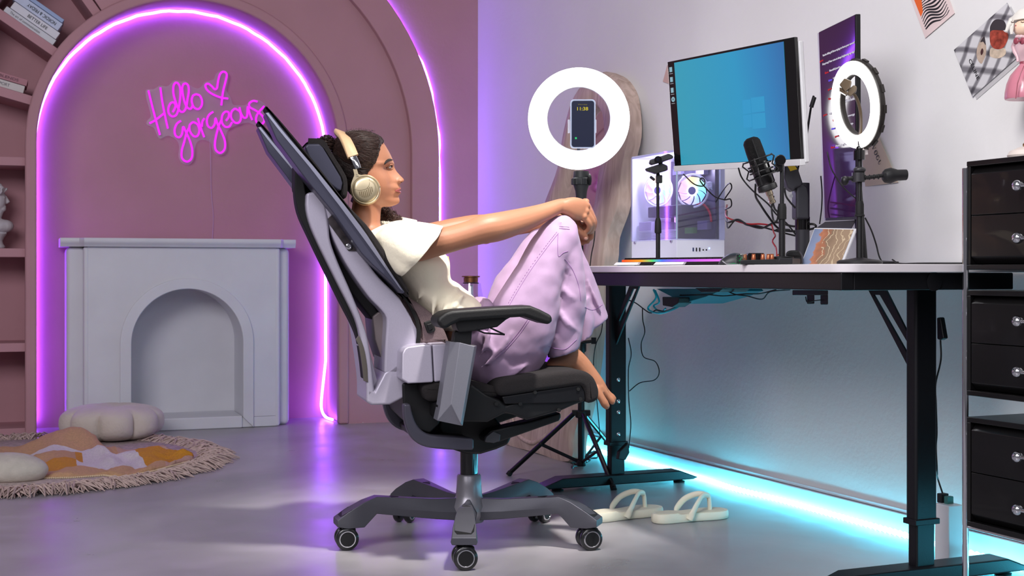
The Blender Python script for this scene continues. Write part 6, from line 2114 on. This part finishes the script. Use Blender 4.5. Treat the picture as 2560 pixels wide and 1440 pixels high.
# neck and torso
ringp(bm, dense([((955,500),(884,490),0,.048), ((951,540),(878,540),0,.048), ((953,566),(885,585),0,.058), ((985,580),(905,618),0,.12)]))
ringp(bm, dense([((990,575),(915,612),0,.10), ((1020,590),(930,640),0,.155), ((1070,620),(960,690),0,.16), ((1105,665),(1000,745),0,.145), ((1120,705),(1040,780),0,.125), ((1155,752),(1095,812),0,.120), ((1200,800),(1135,885),0,.130), ((1240,855),(1180,930),0,.14), ((1255,895),(1215,940),0,.11)]), n=32)
ball(bm, hp(1000.5, 452, .0115), (.0075, .0062, .0055), (fh, rh, UP), 12, 8)
ball(bm, hp(1000.5, 452, -.0115), (.0075, .0062, .0055), (fh, rh, UP), 12, 8)
# arms
chain(bm, [(1000,612,.150,.044), (1040,614,.175,.043), (1090,606,.190,.0375), (1130,597,.195,.0345), (1175,584,.198,.0345), (1212,573,.198,.0385), (1245,567,.190,.0385), (1300,552,.160,.0335), (1350,535,.130,.0265), (1398,516,.105,.0205), (1412,515,.100,.021)], n=20)
ball(bm, cp(1214, 592, .200), .020, nu=12, nv=8)
chain(bm, [(995,605,-.150,.044), (1040,600,-.18,.040), (1090,585,-.20,.036), (1135,574,-.205,.034), (1185,569,-.205,.038), (1225,566,-.19,.036), (1300,560,-.14,.031), (1370,552,-.08,.024), (1412,550,-.035,.021)])
# legs inside the trousers
chain(bm, [(1225,895,.09,.060), (1290,800,.09,.055), (1355,680,.095,.048), (1402,592,.095,.038), (1418,640,.09,.036), (1422,720,.08,.036), (1420,800,.065,.033), (1418,860,.05,.031), (1420,890,.045,.032)])
chain(bm, [(1225,890,-.09,.060), (1285,790,-.10,.055), (1350,670,-.11,.048), (1400,588,-.11,.036), (1425,640,-.11,.036), (1435,720,-.11,.036), (1430,800,-.12,.033), (1425,860,-.12,.031), (1425,885,-.12,.030)])
# near foot: heel on the cushion, forefoot over its front edge
chain(bm, [(1388,914,.045,.026), (1405,902,.045,.032), (1425,896,.045,.034), (1448,912,.045,.031), (1470,938,.045,.028), (1488,962,.045,.027), (1500,978,.045,.024)], n=18)
ball(bm, cp(1384, 922, .045), .022)
chain(bm, [(1490,976,.070,.0150), (1503,994,.078,.0112), (1511,1008,.080,.0118), (1516,1015,.080,.0100)], n=12)
for x0, y0, x1, y1, x2, y2, s, r in ((1502,968,1520,990,1531,1004,.062,.0092), (1505,966,1523,985,1534,997,.045,.0086), (1506,966,1520,986,1530,998,.030,.0080), (1502,972,1514,988,1522,998,.014,.0072)):
    chain(bm, [(x0,y0,s,r*1.15), (x1,y1,s,r*.9), ((x1+x2)/2+1,(y1+y2)/2,s,r*1.02), (x2,y2,s,r)], n=10, k=4)
# far foot
chain(bm, [(1392,914,-.12,.025), (1412,898,-.12,.031), (1432,896,-.12,.033), (1455,915,-.12,.029), (1475,938,-.12,.025), (1488,955,-.12,.020), (1500,968,-.12,.012)])
# near hand: palm across the knee
pal = [((1404,499),(1402,536),.100,.024), ((1420,494),(1416,541),.098,.023), ((1438,493),(1432,549),.094,.021), ((1455,497),(1448,552),.088,.018), ((1466,503),(1460,550),.083,.014)]
ringp(bm, dense(pal, 3), e=.85, n=20)
FNG = [[(1462,505,.068,.0108), (1471,520,.062,.0098), (1481,541,.052,.0092), (1486,556,.044,.0086), (1483,572,.038,.0080)],
       [(1463,515,.078,.0108), (1473,530,.074,.0100), (1483,549,.066,.0092), (1485,564,.056,.0086), (1479,579,.048,.0078)],
       [(1461,530,.086,.0106), (1472,541,.084,.0098), (1481,556,.077,.0090), (1481,569,.066,.0084), (1474,580,.058,.0076)],
       [(1455,542,.090,.0098), (1465,550,.090,.0088), (1473,562,.085,.0080), (1472,573,.074,.0074), (1466,579,.064,.0068)]]
for f in FNG: chain(bm, f, n=12, k=4)
for x, y, s in ((1466, 504, .074), (1468, 514, .084), (1466, 528, .092), (1460, 541, .095)): ball(bm, cp(x, y, s), .0094, nu=10, nv=8)
chain(bm, [(1420,532,.070,.014), (1434,545,.055,.0125), (1444,556,.045,.0105), (1450,564,.038,.0085)], n=12, k=4)
# far hand below it
ringp(bm, dense([((1412,530),(1408,570),-.035,.020), ((1428,532),(1424,578),-.015,.020), ((1444,542),(1438,586),.005,.018), ((1456,552),(1448,586),.018,.014)], 3), e=.85, n=18)
for f in ([(1452,556,.022,.0106), (1467,566,.034,.0098), (1478,578,.040,.0090), (1478,594,.040,.0080)],
          [(1450,566,.020,.0104), (1463,578,.030,.0096), (1472,592,.034,.0088), (1468,604,.034,.0078)],
          [(1446,574,.016,.0100), (1456,586,.024,.0092), (1462,598,.026,.0084), (1457,608,.026,.0072)],
          [(1440,580,.010,.0092), (1446,592,.016,.0084), (1450,602,.018,.0074), (1447,609,.018,.0064)]):
    chain(bm, f, n=12, k=4)
chain(bm, [(1424,556,.030,.0130), (1436,568,.050,.0118), (1450,580,.060,.0106), (1464,594,.062,.0088)], n=12, k=4)
body_me = voxel(bm, .0030, 3, .5)
body_tree = bvh(body_me)
body = mesh_obj('body', body_me, M_skin, wom)

# ---- face details (children of the body)
def lift(px, py, d=.0005):
    p = hit(body_tree, px, py, d)
    return p if p is not None else hp(px, py, .03)
M_hair = mat('dark_curly_hair', (38, 26, 23), .5, noise_amt=.5, scale=90, bump=.6, bscale=380)
def mir_(p): return p-rh*(2*(p-H0).dot(rh))
def surf(px, py):
    r = body_tree.ray_cast(CAMLOC, ray(px, py).normalized())
    return r[0], r[1]
ep, en = surf(976, 417.5)
if en.dot(CAMLOC-ep) < 0: en = -en
eye_c = ep-en*.0100
M_lash = mat('lash_black', (18, 12, 12), .6)
for fn in ((lambda q: q), mir_):
    bm = B(); ball(bm, fn(eye_c), .0117, nu=24, nv=16); obj('eyeball', bm, mat('eye_white', (215, 205, 200), .15, noise_amt=.02), body)
    gz = (fh*.88+rh*.46).normalized()
    if fn is mir_: gz = (fh*.88-rh*.46).normalized()
    bm = B(); ball(bm, fn(eye_c)+gz*.0068, .0062, nu=16, nv=12); obj('iris', bm, mat('iris_brown', (30, 17, 12), .1, coat=1), body)
    up_ = [fn(lift(x, y, d)) for x, y, d in ((967,420,.0004),(970,416,.0010),(975,412.6,.0016),(979,411.8,.0022),(982.5,413.8,.0024))]
    lo_ = [fn(lift(x, y, d)) for x, y, d in ((967,420,.0003),(972,422.6,.0008),(977,423.0,.0012),(981.5,421,.0014))]
    bm = B(); tube(bm, cr(up_, 5), .0017, 8); obj('upper_lid', bm, M_skin, body)
    bm = B(); tube(bm, cr(lo_, 5), .0013, 8); obj('lower_lid', bm, M_skin, body)
    la = [fn(lift(x, y, d)) for x, y, d in ((966,420,.0012),(970,417.5,.0022),(974,414.9,.0030),(978,413.9,.0036),(982,414.6,.0038))]
    bm = B(); tube(bm, cr(la, 5), .0010, 6)
    for k in range(5):
        q = la[0].lerp(la[-1], .3+k*.17)+UP*.0008
        tube(bm, [q, q+fh*.004+UP*.0028], [.0004, .0002], 4)
    obj('eyelashes', bm, M_lash, body)
bm = B()
bp = [lift(x, y, .0008) for x, y in ((961,410),(965,405),(970,401),(976,399),(981,400))]
tube(bm, cr(bp, 4), [.0012+.0024*math.sin(PI*min(1, .15+i/16*.85)) for i in range(17)], 8)
obj('eyebrow', bm, M_hair, body)
M_lip = mat('lips_rose', (142, 72, 68), .38, noise_amt=.05, coat=.1)
def lipt(y0, x0, yc, xc, r, nm):
    p = [hp(xc, yc, .024), hp((xc+x0)/2+2.5, (yc+y0)/2, .0145), hp(x0-.6, y0+.3, .006), hp(x0, y0+.6, 0), hp(x0-.6, y0+.3, -.006), hp((xc+x0)/2+2.5, (yc+y0)/2, -.0145), hp(xc, yc, -.024)]
    pp = cr(p, 4)
    n_ = len(pp)
    b_ = B(); tube(b_, pp, [r*(.35+.65*math.sin(PI*i/(n_-1))) for i in range(n_)], 10, flat=.8, ref=UP); obj(nm, b_, M_lip, body, ang=80)
lipt(471.8, 1000.2, 476.5, 988, .0035, 'upper_lip')
lipt(480.0, 1000.0, 477.5, 988, .0040, 'lower_lip')
bm = B(); ball(bm, lift(1002.5, 455.5, -.0012), (.0030, .0022, .0018), nu=8, nv=6); obj('nostril', bm, mat('nostril_dark', (70, 35, 28), .7), body)
bm = B(); ball(bm, cp(1465, 596, .071), (.0055, .003, .0045), (FW, RT, UP), 10, 6); obj('thumbnail', bm, mat('nail', (214, 160, 140), .25), body)

# ---- hair
bm = B()
HXT = [(300, 1010), (350, 1010), (355, 964), (362, 955), (372, 951), (383, 948), (400, 945), (410, 939), (420, 932), (430, 925), (445, 915), (470, 900), (500, 893), (530, 890)]
def hxf(y):
    for (y0, x0), (y1, x1) in zip(HXT, HXT[1:]):
        if y0 <= y <= y1: return x0+(x1-x0)*(y-y0)/(y1-y0)
    return 890
loft(bm, head_rings(72, hxf)[:-10])
ball(bm, hp(893, 338, 0), (.030, .030, .012), (fh, rh, UP))
hair_me = voxel(bm, .0035, 3, .5)
displace(hair_me, lambda c: .0016*noise.noise(c*95)+.0014*noise.noise(V((c.x*40, c.y*40, c.z*210))))
hair_tree = bvh(hair_me)
hair = mesh_obj('hair', hair_me, M_hair, wom)
M_str = mat('hair_strand', (46, 31, 27), .38, noise_amt=.5, scale=200)
bm = B()
rr = random.Random(21)
hl = [(908,327),(936,332),(955,342),(966,354),(957,366),(949,376),(946,388),(943,400),(937,411),(930,422)]
for i in range(330):
    f = rr.uniform(0, len(hl)-1.001)
    k = int(f)
    x0 = hl[k][0]+(hl[k+1][0]-hl[k][0])*(f-k)-rr.uniform(0, 5)
    y0 = hl[k][1]+(hl[k+1][1]-hl[k][1])*(f-k)+rr.uniform(-2, 3)
    ex, ey = 826+rr.uniform(-3, 6), 352+rr.uniform(-8, 22)
    bow = -14*(1-f/9)+10*(f/9)
    jit = rr.uniform(-5, 5)
    pts = []
    for j in range(12):
        t = j/11
        x = x0+(ex-x0)*t
        y = y0+(ey-y0)*t+(bow+jit)*math.sin(PI*t)+1.4*math.sin(t*rr.choice((9, 11, 14))+i)
        p = hit(hair_tree, x, y, rr.uniform(.0002, .0022))
        if p is None:
            if pts: break
            continue
        pts.append(p)
    if len(pts) > 3:
        tube(bm, pts, [.0008+.0008*math.sin(PI*q/(len(pts)-1)) for q in range(len(pts))], 4)
        if i % 2 == 0:
            mm = [p-rh*(2*(p-H0).dot(rh)) for p in pts]
            tube(bm, mm, .0011, 4)
tag(obj('hair_strands', bm, M_str, hair, ang=80), None, kind='stuff')
bm = B()
for i in range(110):                                   # short curls at the crown and baby hair
    x, y = rr.uniform(868, 935), rr.uniform(325, 331)
    p = hp(x, y+abs(x-900)*.12, rr.uniform(-.04, .05))
    q = p+V((rr.uniform(-.01, .008), rr.uniform(-.01, .01), rr.uniform(.002, .009)))
    tube(bm, cr([p, (p+q)/2+V((rr.uniform(-.004, .004), 0, .002)), q], 4), .00018, 3)
tag(obj('flyaway_hairs', bm, M_str, hair), None, kind='stuff')
def curls(bm, n, f, amp, r, turns, m=26):
    for i in range(n):
        a0, k_ = rr.uniform(0, 6.28), rr.uniform(.7, 1.3)
        g = f(i)
        p = []
        for j in range(m):
            t = j/(m-1)
            c, d1, d2 = g(t)
            q = a0+turns*k_*2*PI*t
            p.append(c+(d1*math.cos(q)+d2*math.sin(q))*amp*k_)
        tube(bm, p, [r*(1-.6*j/(m-1)) for j in range(m)], 4)
def bun_path(i):
    c = hp(816, 362, 0)
    a, b_ = rr.uniform(0, 6.28), rr.uniform(-1.2, 1.4)
    R_ = rr.uniform(.018, .030)
    sp_ = rr.uniform(.8, 2.2)
    def g(t):
        aa, bb = a+sp_*t, b_+.5*math.sin(3*t)
        d = fh*math.cos(aa)*math.cos(bb)+rh*math.sin(aa)*math.cos(bb)*1.25+UP*math.sin(bb)*.8
        return c+d*R_, d, d.cross(UP+fh*.01).normalized()
    return g
bm = B()
ball(bm, hp(818, 364, 0), (.024, .032, .020))
curls(bm, 150, bun_path, .0042, .0011, 3.0)
obj('hair_bun', bm, M_str, hair, ang=80)
def tail_path(i):
    l0 = -.085+rr.gauss(0, .016)
    x1, y1 = rr.uniform(985, 1008), rr.uniform(543, 556)
    x0, y0 = rr.uniform(930, 965), rr.uniform(512, 540)
    dx = rr.uniform(-6, 6)
    def g(t):
        return hp(x0+(x1-x0)*t, min(556, y0+(y1-y0)*t+dx*math.sin(PI*t)), l0+.01*math.sin(4*t)), rh, UP
    return g
bm = B()
ball(bm, hp(965, 537, -.085), (.026, .024, .018)); ball(bm, hp(985, 546, -.085), (.016, .020, .010))
tube(bm, [hp(890, 490, -.05), hp(925, 520, -.07), hp(960, 535, -.085)], .022, 10)
curls(bm, 150, tail_path, .0050, .0010, 3.2)
obj('curly_ponytail', bm, mat('curl_brown', (62, 38, 32), .5, noise_amt=.5, scale=150), hair, ang=80)

# ---- blouse
M_bl = mat('cream_cotton_blouse', (240, 231, 206), .8, noise_amt=.03, scale=20, bump=.16, bscale=70, sheen=.15)
bm = B()
BR = [((962,560),(890,588),0,.062), ((1000,566),(912,612),0,.125), ((1040,588),(925,645),0,.165), ((1085,615),(948,690),0,.178), ((1118,648),(985,728),0,.170), ((1119,690),(1010,765),0,.152), ((1145,712),(1050,800),0,.148), ((1178,738),(1095,822),0,.158), ((1199,762),(1134,842),0,.172)]
ringp(bm, dense(BR, 5), n=40)
for L in ([(1112,650,.10),(1070,700,.14),(1040,760,.13)], [(1118,690,.08),(1090,740,.14),(1080,800,.14)], [(1150,715,.10),(1120,760,.15),(1100,810,.15)], [(1180,742,.10),(1150,780,.16),(1128,822,.15)], [(1165,730,.12),(1140,760,.155),(1118,790,.15)], [(1188,760,.13),(1170,790,.16),(1150,815,.165)]):
    tube(bm, cr([cp(x, y, s+.002) for x, y, s in L], 4), [.002, .004, .006, .008, .009, .008, .006, .004, .002], 8)
bme = voxel(bm, .0045, 4, .5)
displace(bme, lambda c: .004*noise.noise(c*14)+.002*noise.noise(V((c.x*34, c.y*20, c.z*34))))
blouse = mesh_obj('blouse', bme, M_bl, wom)
def sleeve(sg):
    b_ = B()
    R_ = [((975,556),(925,600),.120,.055), ((1000,552),(950,640),.165,.070), ((1040,556),(975,668),.190,.078), ((1075,562),(990,684),.200,.082), ((1104,569),(1003,690),.203,.080)]
    rr_ = dense([(a, b2, s, h) for a, b2, s, h in R_], 5)
    out = []
    n = 44
    for idx, (a, b2, s, h) in enumerate(rr_):
        A, B2 = cp(*a, s*sg if sg > 0 else .19), cp(*b2, s*sg if sg > 0 else .19)
        if sg < 0:
            A = CH(tzc(A)[0], -s, A.z+.03); B2 = CH(tzc(B2)[0], -s, B2.z+.01)
        c = (A+B2)/2; u = (A-B2)/2
        k = idx/(len(rr_)-1)
        ring = []
        for i in range(n):
            t = 2*PI*i/n
            fl = 1+.05*k*math.sin(7*t+1.0)+.02*k*math.sin(13*t)
            ring.append(c+u*(math.cos(t)*fl)+RT*(h*math.sin(t)*fl*(.55+.45*1)))
        out.append(ring)
    loft(b_, out, caps=False)
    face(b_, b_.verts[:n])
    return obj('sleeve', b_, M_bl, blouse, ang=80, solid=.0022, sub=1)
sleeve(1)
sleeve(-1)
bm = B()
strip(bm, [cp(x, y, .06) for x, y in ((1113,642),(1116,660),(1112,680),(1114,692))], [cp(x, y, .06) for x, y in ((1121,641),(1124,660),(1121,680),(1119,695))], RT*.003)
tube(bm, cr([cp(1108,648,.07), cp(1118,650,.075), cp(1121,665,.07), cp(1115,690,.06)], 4), .0035, 6)
obj('front_tie', bm, mat('tie_yellow', (220, 200, 140), .8), blouse)
btree = bvh(bme) if False else None

# ---- trousers
M_tr = mat('lilac_denim', (166, 139, 170), .82, noise_amt=.07, scale=22, bump=.10, bscale=900, sheen=.1)
bm = B()
ringp(bm, dense([((1196,748),(1122,826),0,.148), ((1214,762),(1134,846),0,.154), ((1232,800),(1140,880),0,.168), ((1262,850),(1158,945),0,.185), ((1290,900),(1185,978),0,.180), ((1300,930),(1225,985),0,.15)], 5), n=40)
ringp(bm, dense([((1224,790),(1200,968),.085,.092), ((1250,728),(1290,972),.092,.098), ((1290,668),(1352,915),.100,.094), ((1328,606),(1384,820),.105,.086), ((1358,562),(1398,728),.105,.074), ((1384,540),(1418,668),.102,.064), ((1412,536),(1438,625),.100,.055), ((1432,550),(1436,590),.098,.040)], 5), n=36)
ringp(bm, dense([((1390,590),(1440,572),.098,.050), ((1390,650),(1448,622),.096,.056), ((1384,712),(1459,698),.094,.060), ((1376,790),(1463,756),.090,.060), ((1368,850),(1455,815),.084,.058), ((1373,896),(1447,868),.080,.055)], 5), n=36)
ringp(bm, dense([((1213,768),(1200,960),-.09,.092), ((1240,702),(1275,960),-.10,.094), ((1278,645),(1340,900),-.108,.090), ((1318,590),(1376,805),-.112,.080), ((1352,553),(1394,720),-.112,.070), ((1382,538),(1418,660),-.110,.060), ((1410,538),(1438,615),-.108,.050)], 5), n=36)
ringp(bm, dense([((1394,590),(1440,580),-.108,.050), ((1408,650),(1458,632),-.108,.058), ((1416,720),(1484,700),-.108,.066), ((1424,790),(1508,762),-.108,.074), ((1436,838),(1517,790),-.108,.078)], 5), n=36)
# the hanging inner hem behind
ringp(bm, dense([((1425,760),(1470,740),-.04,.035), ((1430,820),(1482,800),-.04,.040), ((1436,862),(1478,836),-.04,.040)], 4), n=24)
for L in ([(1425,575,.14),(1405,615,.155),(1396,660,.155)], [(1436,590,.12),(1425,640,.150),(1428,700,.152)], [(1390,700,.13),(1425,740,.150),(1455,760,.135)], [(1386,760,.13),(1420,810,.148),(1450,830,.13)],
          [(1280,830,.19),(1240,890,.185),(1200,920,.17)], [(1230,800,.175),(1215,860,.18),(1195,900,.17)], [(1210,830,.165),(1225,870,.18),(1240,885,.18)],
          [(1400,550,.15),(1412,580,.155),(1410,610,.152)], [(1330,900,.17),(1290,930,.18),(1230,945,.17)], [(1470,700,-.04),(1490,750,-.03),(1505,785,-.03)]):
    tube(bm, cr([cp(x, y, s) for x, y, s in L], 4), [.002, .004, .006, .0075, .008, .0075, .006, .004, .002], 8)
tme = voxel(bm, .0048, 4, .5)
displace(tme, lambda c: .0045*noise.noise(c*13)+.0022*noise.noise(c*33))
ttree = bvh(tme)
trous = mesh_obj('trousers', tme, M_tr, wom)
M_seam = mat('seam_violet', (150, 112, 160), .9)
def seam(pxs, r=.0009, dash=True, nm='seam'):
    pts = []
    fine = cr([V((x, y, 0)) for x, y in pxs], 14)
    for q in fine:
        p = hit(ttree, q.x, q.y, .0003)
        if p is not None: pts.append(p)
    if len(pts) < 4: return
    b_ = B()
    tube(b_, pts, r, 5)
    o = obj(nm, b_, M_seam, trous)
    if dash:
        b_ = B()
        for i in range(0, len(fine)-1, 2):
            d_ = (fine[i+1]-fine[i]); d_.normalize()
            a = hit(ttree, fine[i].x-d_.y*5, fine[i].y+d_.x*5, .0006); c_ = hit(ttree, fine[i].x-d_.y*5+d_.x*3.5, fine[i].y+d_.x*5+d_.y*3.5, .0006)
            if a is not None and c_ is not None and (a-c_).length < .02: rod(b_, a, c_, .0008, n=4)
        if len(b_.verts): tag(obj('stitching', b_, mat('stitch_purple', (142, 98, 152), .9), o), None, kind='stuff')
        else: b_.free()
seam([(1396,583),(1370,616),(1332,668),(1300,718),(1273,764)])
seam([(1323,802),(1305,828),(1290,847),(1264,875),(1240,897)])
seam([(1398,566),(1410,567),(1423,568)], nm='knee_seam')
seam([(1395,583),(1394,610),(1396,640),(1408,632),(1420,628)], dash=False, nm='knee_seam')
seam([(1411,647),(1428,668),(1440,693),(1448,720),(1452,752)], dash=False)
seam([(1371,866),(1392,872),(1415,872),(1442,848)], dash=False, nm='hem_stitch')
seam([(1462,768),(1482,775),(1506,762)], dash=False, nm='hem_stitch')
bm = B()
WRg = dense([((1198,742),(1140,836),0,.158), ((1212,745),(1150,846),0,.166), ((1226,760),(1160,858),0,.164)], 4)
out = []
for a, b2, s, h in WRg:
    A, B2 = cp(*a, s), cp(*b2, s); c = (A+B2)/2; u = (A-B2)/2
    out.append([c+u*(math.cos(2*PI*i/72)*(1+.02*math.sin(22*2*PI*i/72)))+RT*(h*math.sin(2*PI*i/72)*(1+.02*math.sin(22*2*PI*i/72))) for i in range(72)])
loft(bm, out)
obj('gathered_waistband', bm, M_tr, trous, ang=80)

# ================================================================ HEADPHONES
hd = thing('headphones', 'champagne gold over-ear headphones worn by the woman', 'headphones', hp(914, 475, .09))
M_gold = mat('champagne_metal', (186, 172, 142), .32, metal=.75, noise_amt=.03, scale=20)
M_tan = mat('tan_leather', (214, 178, 138), .5, bump=.08, bscale=200)
M_pad = mat('ear_pad', (196, 152, 112), .55)
CC = (914, 475)
k3 = 1/3300*3.55
def cup(sg):
    base_ = hp(CC[0], CC[1], .088*1) if sg > 0 else hp(CC[0], CC[1], .088)-rh*.176
    ax = rh*sg
    tilt = (UP*.96-fh*.20).normalized(); tx = (fh*.97+UP*.20).normalized()
    def ellr(r, d, sx=1.0, sy=1.02): return [base_+ax*d+tx*(r*sx*math.cos(2*PI*i/48))+tilt*(r*sy*math.sin(2*PI*i/48)) for i in range(48)]
    b_ = B(); loft(b_, [ellr(.026, -.018), ellr(.036, -.018), ellr(.0405, -.012), ellr(.0405, -.002), ellr(.037, .002)]); obj('ear_pad', b_, M_pad, hd, ang=60)
    b_ = B(); loft(b_, [ellr(.0375, .0), ellr(.0392, .004), ellr(.0388, .010), ellr(.0360, .013), ellr(.0345, .0122)]); obj('cup_ring', b_, M_gold, hd, ang=60)
    b_ = B(); loft(b_, [ellr(.0345, .010), ellr(.0340, .0135), ellr(.031, .0165), ellr(.024, .0180), ellr(.008, .0186)]); cupo = obj('cup_shell', b_, M_gold, hd, ang=60)
    if sg > 0:
        for j in range(8):
            x0 = -.017+j*.0049
            hh_ = [.011, .016, .017, .018, .019, .021, .019, .013][j]
            yb = [-.013, -.018, -.020, -.0205, -.020, -.018, -.014, -.009][j]
            zz = lambda x, y: .0191-.0022*((x*x+y*y)/.031**2)
            a_ = base_+tx*x0+tilt*yb+ax*(zz(x0, yb)+.0006); c_ = base_+tx*(x0)+tilt*(yb+hh_)+ax*zz(x0, yb+hh_)
            b2 = B(); rod(b2, a_, c_, .00085, n=6); obj('speaker_slot', b2, mat('slot_bronze', (95, 78, 48), .5), cupo)
        b2 = B()
        tube(b2, cr([base_+tx*x+tilt*y+ax*(.0190-.0024*((x*x+y*y)/.031**2)) for x, y in ((-.031, .008), (-.018, .002), (0, .001), (.012, .010), (.016, .028))], 5), .0006, 5)
        obj('panel_line', b2, mat('line_dark', (110, 98, 72), .5), cupo)
    for u, v_ in ((.0395, .0), (-.037, -.010)):
        b2 = B(); box(b2, base_+tx*u+tilt*v_+ax*.006, (tx, tilt, ax), (.0012, .0012, .005)); obj('ring_gap', b2, MATS['line_dark'], hd)
    # yoke
    b_ = B()
    L1 = [base_+ax*.012+tx*x+tilt*y for x, y in ((-.038, .002), (-.036, .020), (-.028, .034), (-.022, .044), (-.022, .060))]
    R1_ = [base_+ax*.012+tx*x+tilt*y for x, y in ((-.034, .004), (-.030, .018), (-.010, .036), (-.010, .044), (-.011, .060))]
    strip(b_, resamp(cr(L1, 4), 16, False), resamp(cr(R1_, 4), 16, False), -ax*.006)
    L1 = [base_+ax*.012+tx*x+tilt*y for x, y in ((-.018, .048), (-.004, .041), (.018, .036), (.032, .022), (.0385, .004))]
    R1_ = [base_+ax*.012+tx*x+tilt*y for x, y in ((-.018, .036), (-.004, .0355), (.014, .032), (.027, .020), (.0345, .004))]
    strip(b_, resamp(cr(L1, 4), 16, False), resamp(cr(R1_, 4), 16, False), -ax*.006)
    obj('yoke', b_, M_gold, hd, bevel=.0012)
    return base_
def bandp(px, py, lat): return hp(px, py, lat)
cup(1)
cup(-1)
BP = [(895, 424, .098), (890, 408, .098), (881, 388, .094), (872, 366, .082), (862, 346, .060), (853, 336, .034), (848, 331, .0)]
near_ = [bandp(*p) for p in BP]
H0z = hp(848, 331, 0)
far_ = [p-rh*(2*(p-H0).dot(rh)) for p in near_[:-1]][::-1]
path = near_+far_
def bandstrip(nm, i0, i1, w_, th, m):
    pp = cr(path, 6)
    a, b2 = int(i0*(len(pp)-1)), int(i1*(len(pp)-1))
    seg_ = pp[a:b2+1]
    b_ = B()
    rings = []
    for i, p in enumerate(seg_):
        t = (seg_[min(i+1, len(seg_)-1)]-seg_[max(i-1, 0)]).normalized()
        wd_ = fh+UP*-.38
        wd_ = (wd_-t*wd_.dot(t)).normalized()
        nn = t.cross(wd_).normalized()
        rings.append([p+wd_*(w_*x)+nn*(th*y) for x, y in ((-1, -.6), (-.85, -1), (.85, -1), (1, -.6), (1, .6), (.85, 1), (-.85, 1), (-1, .6))])
    loft(b_, rings)
    return obj(nm, b_, m, hd, ang=50)
bandstrip('headband', .155, .845, .0150, .0065, M_tan)
bandstrip('slider', .02, .16, .0095, .0030, M_chrome)
bandstrip('slider', .84, .98, .0095, .0030, M_chrome)
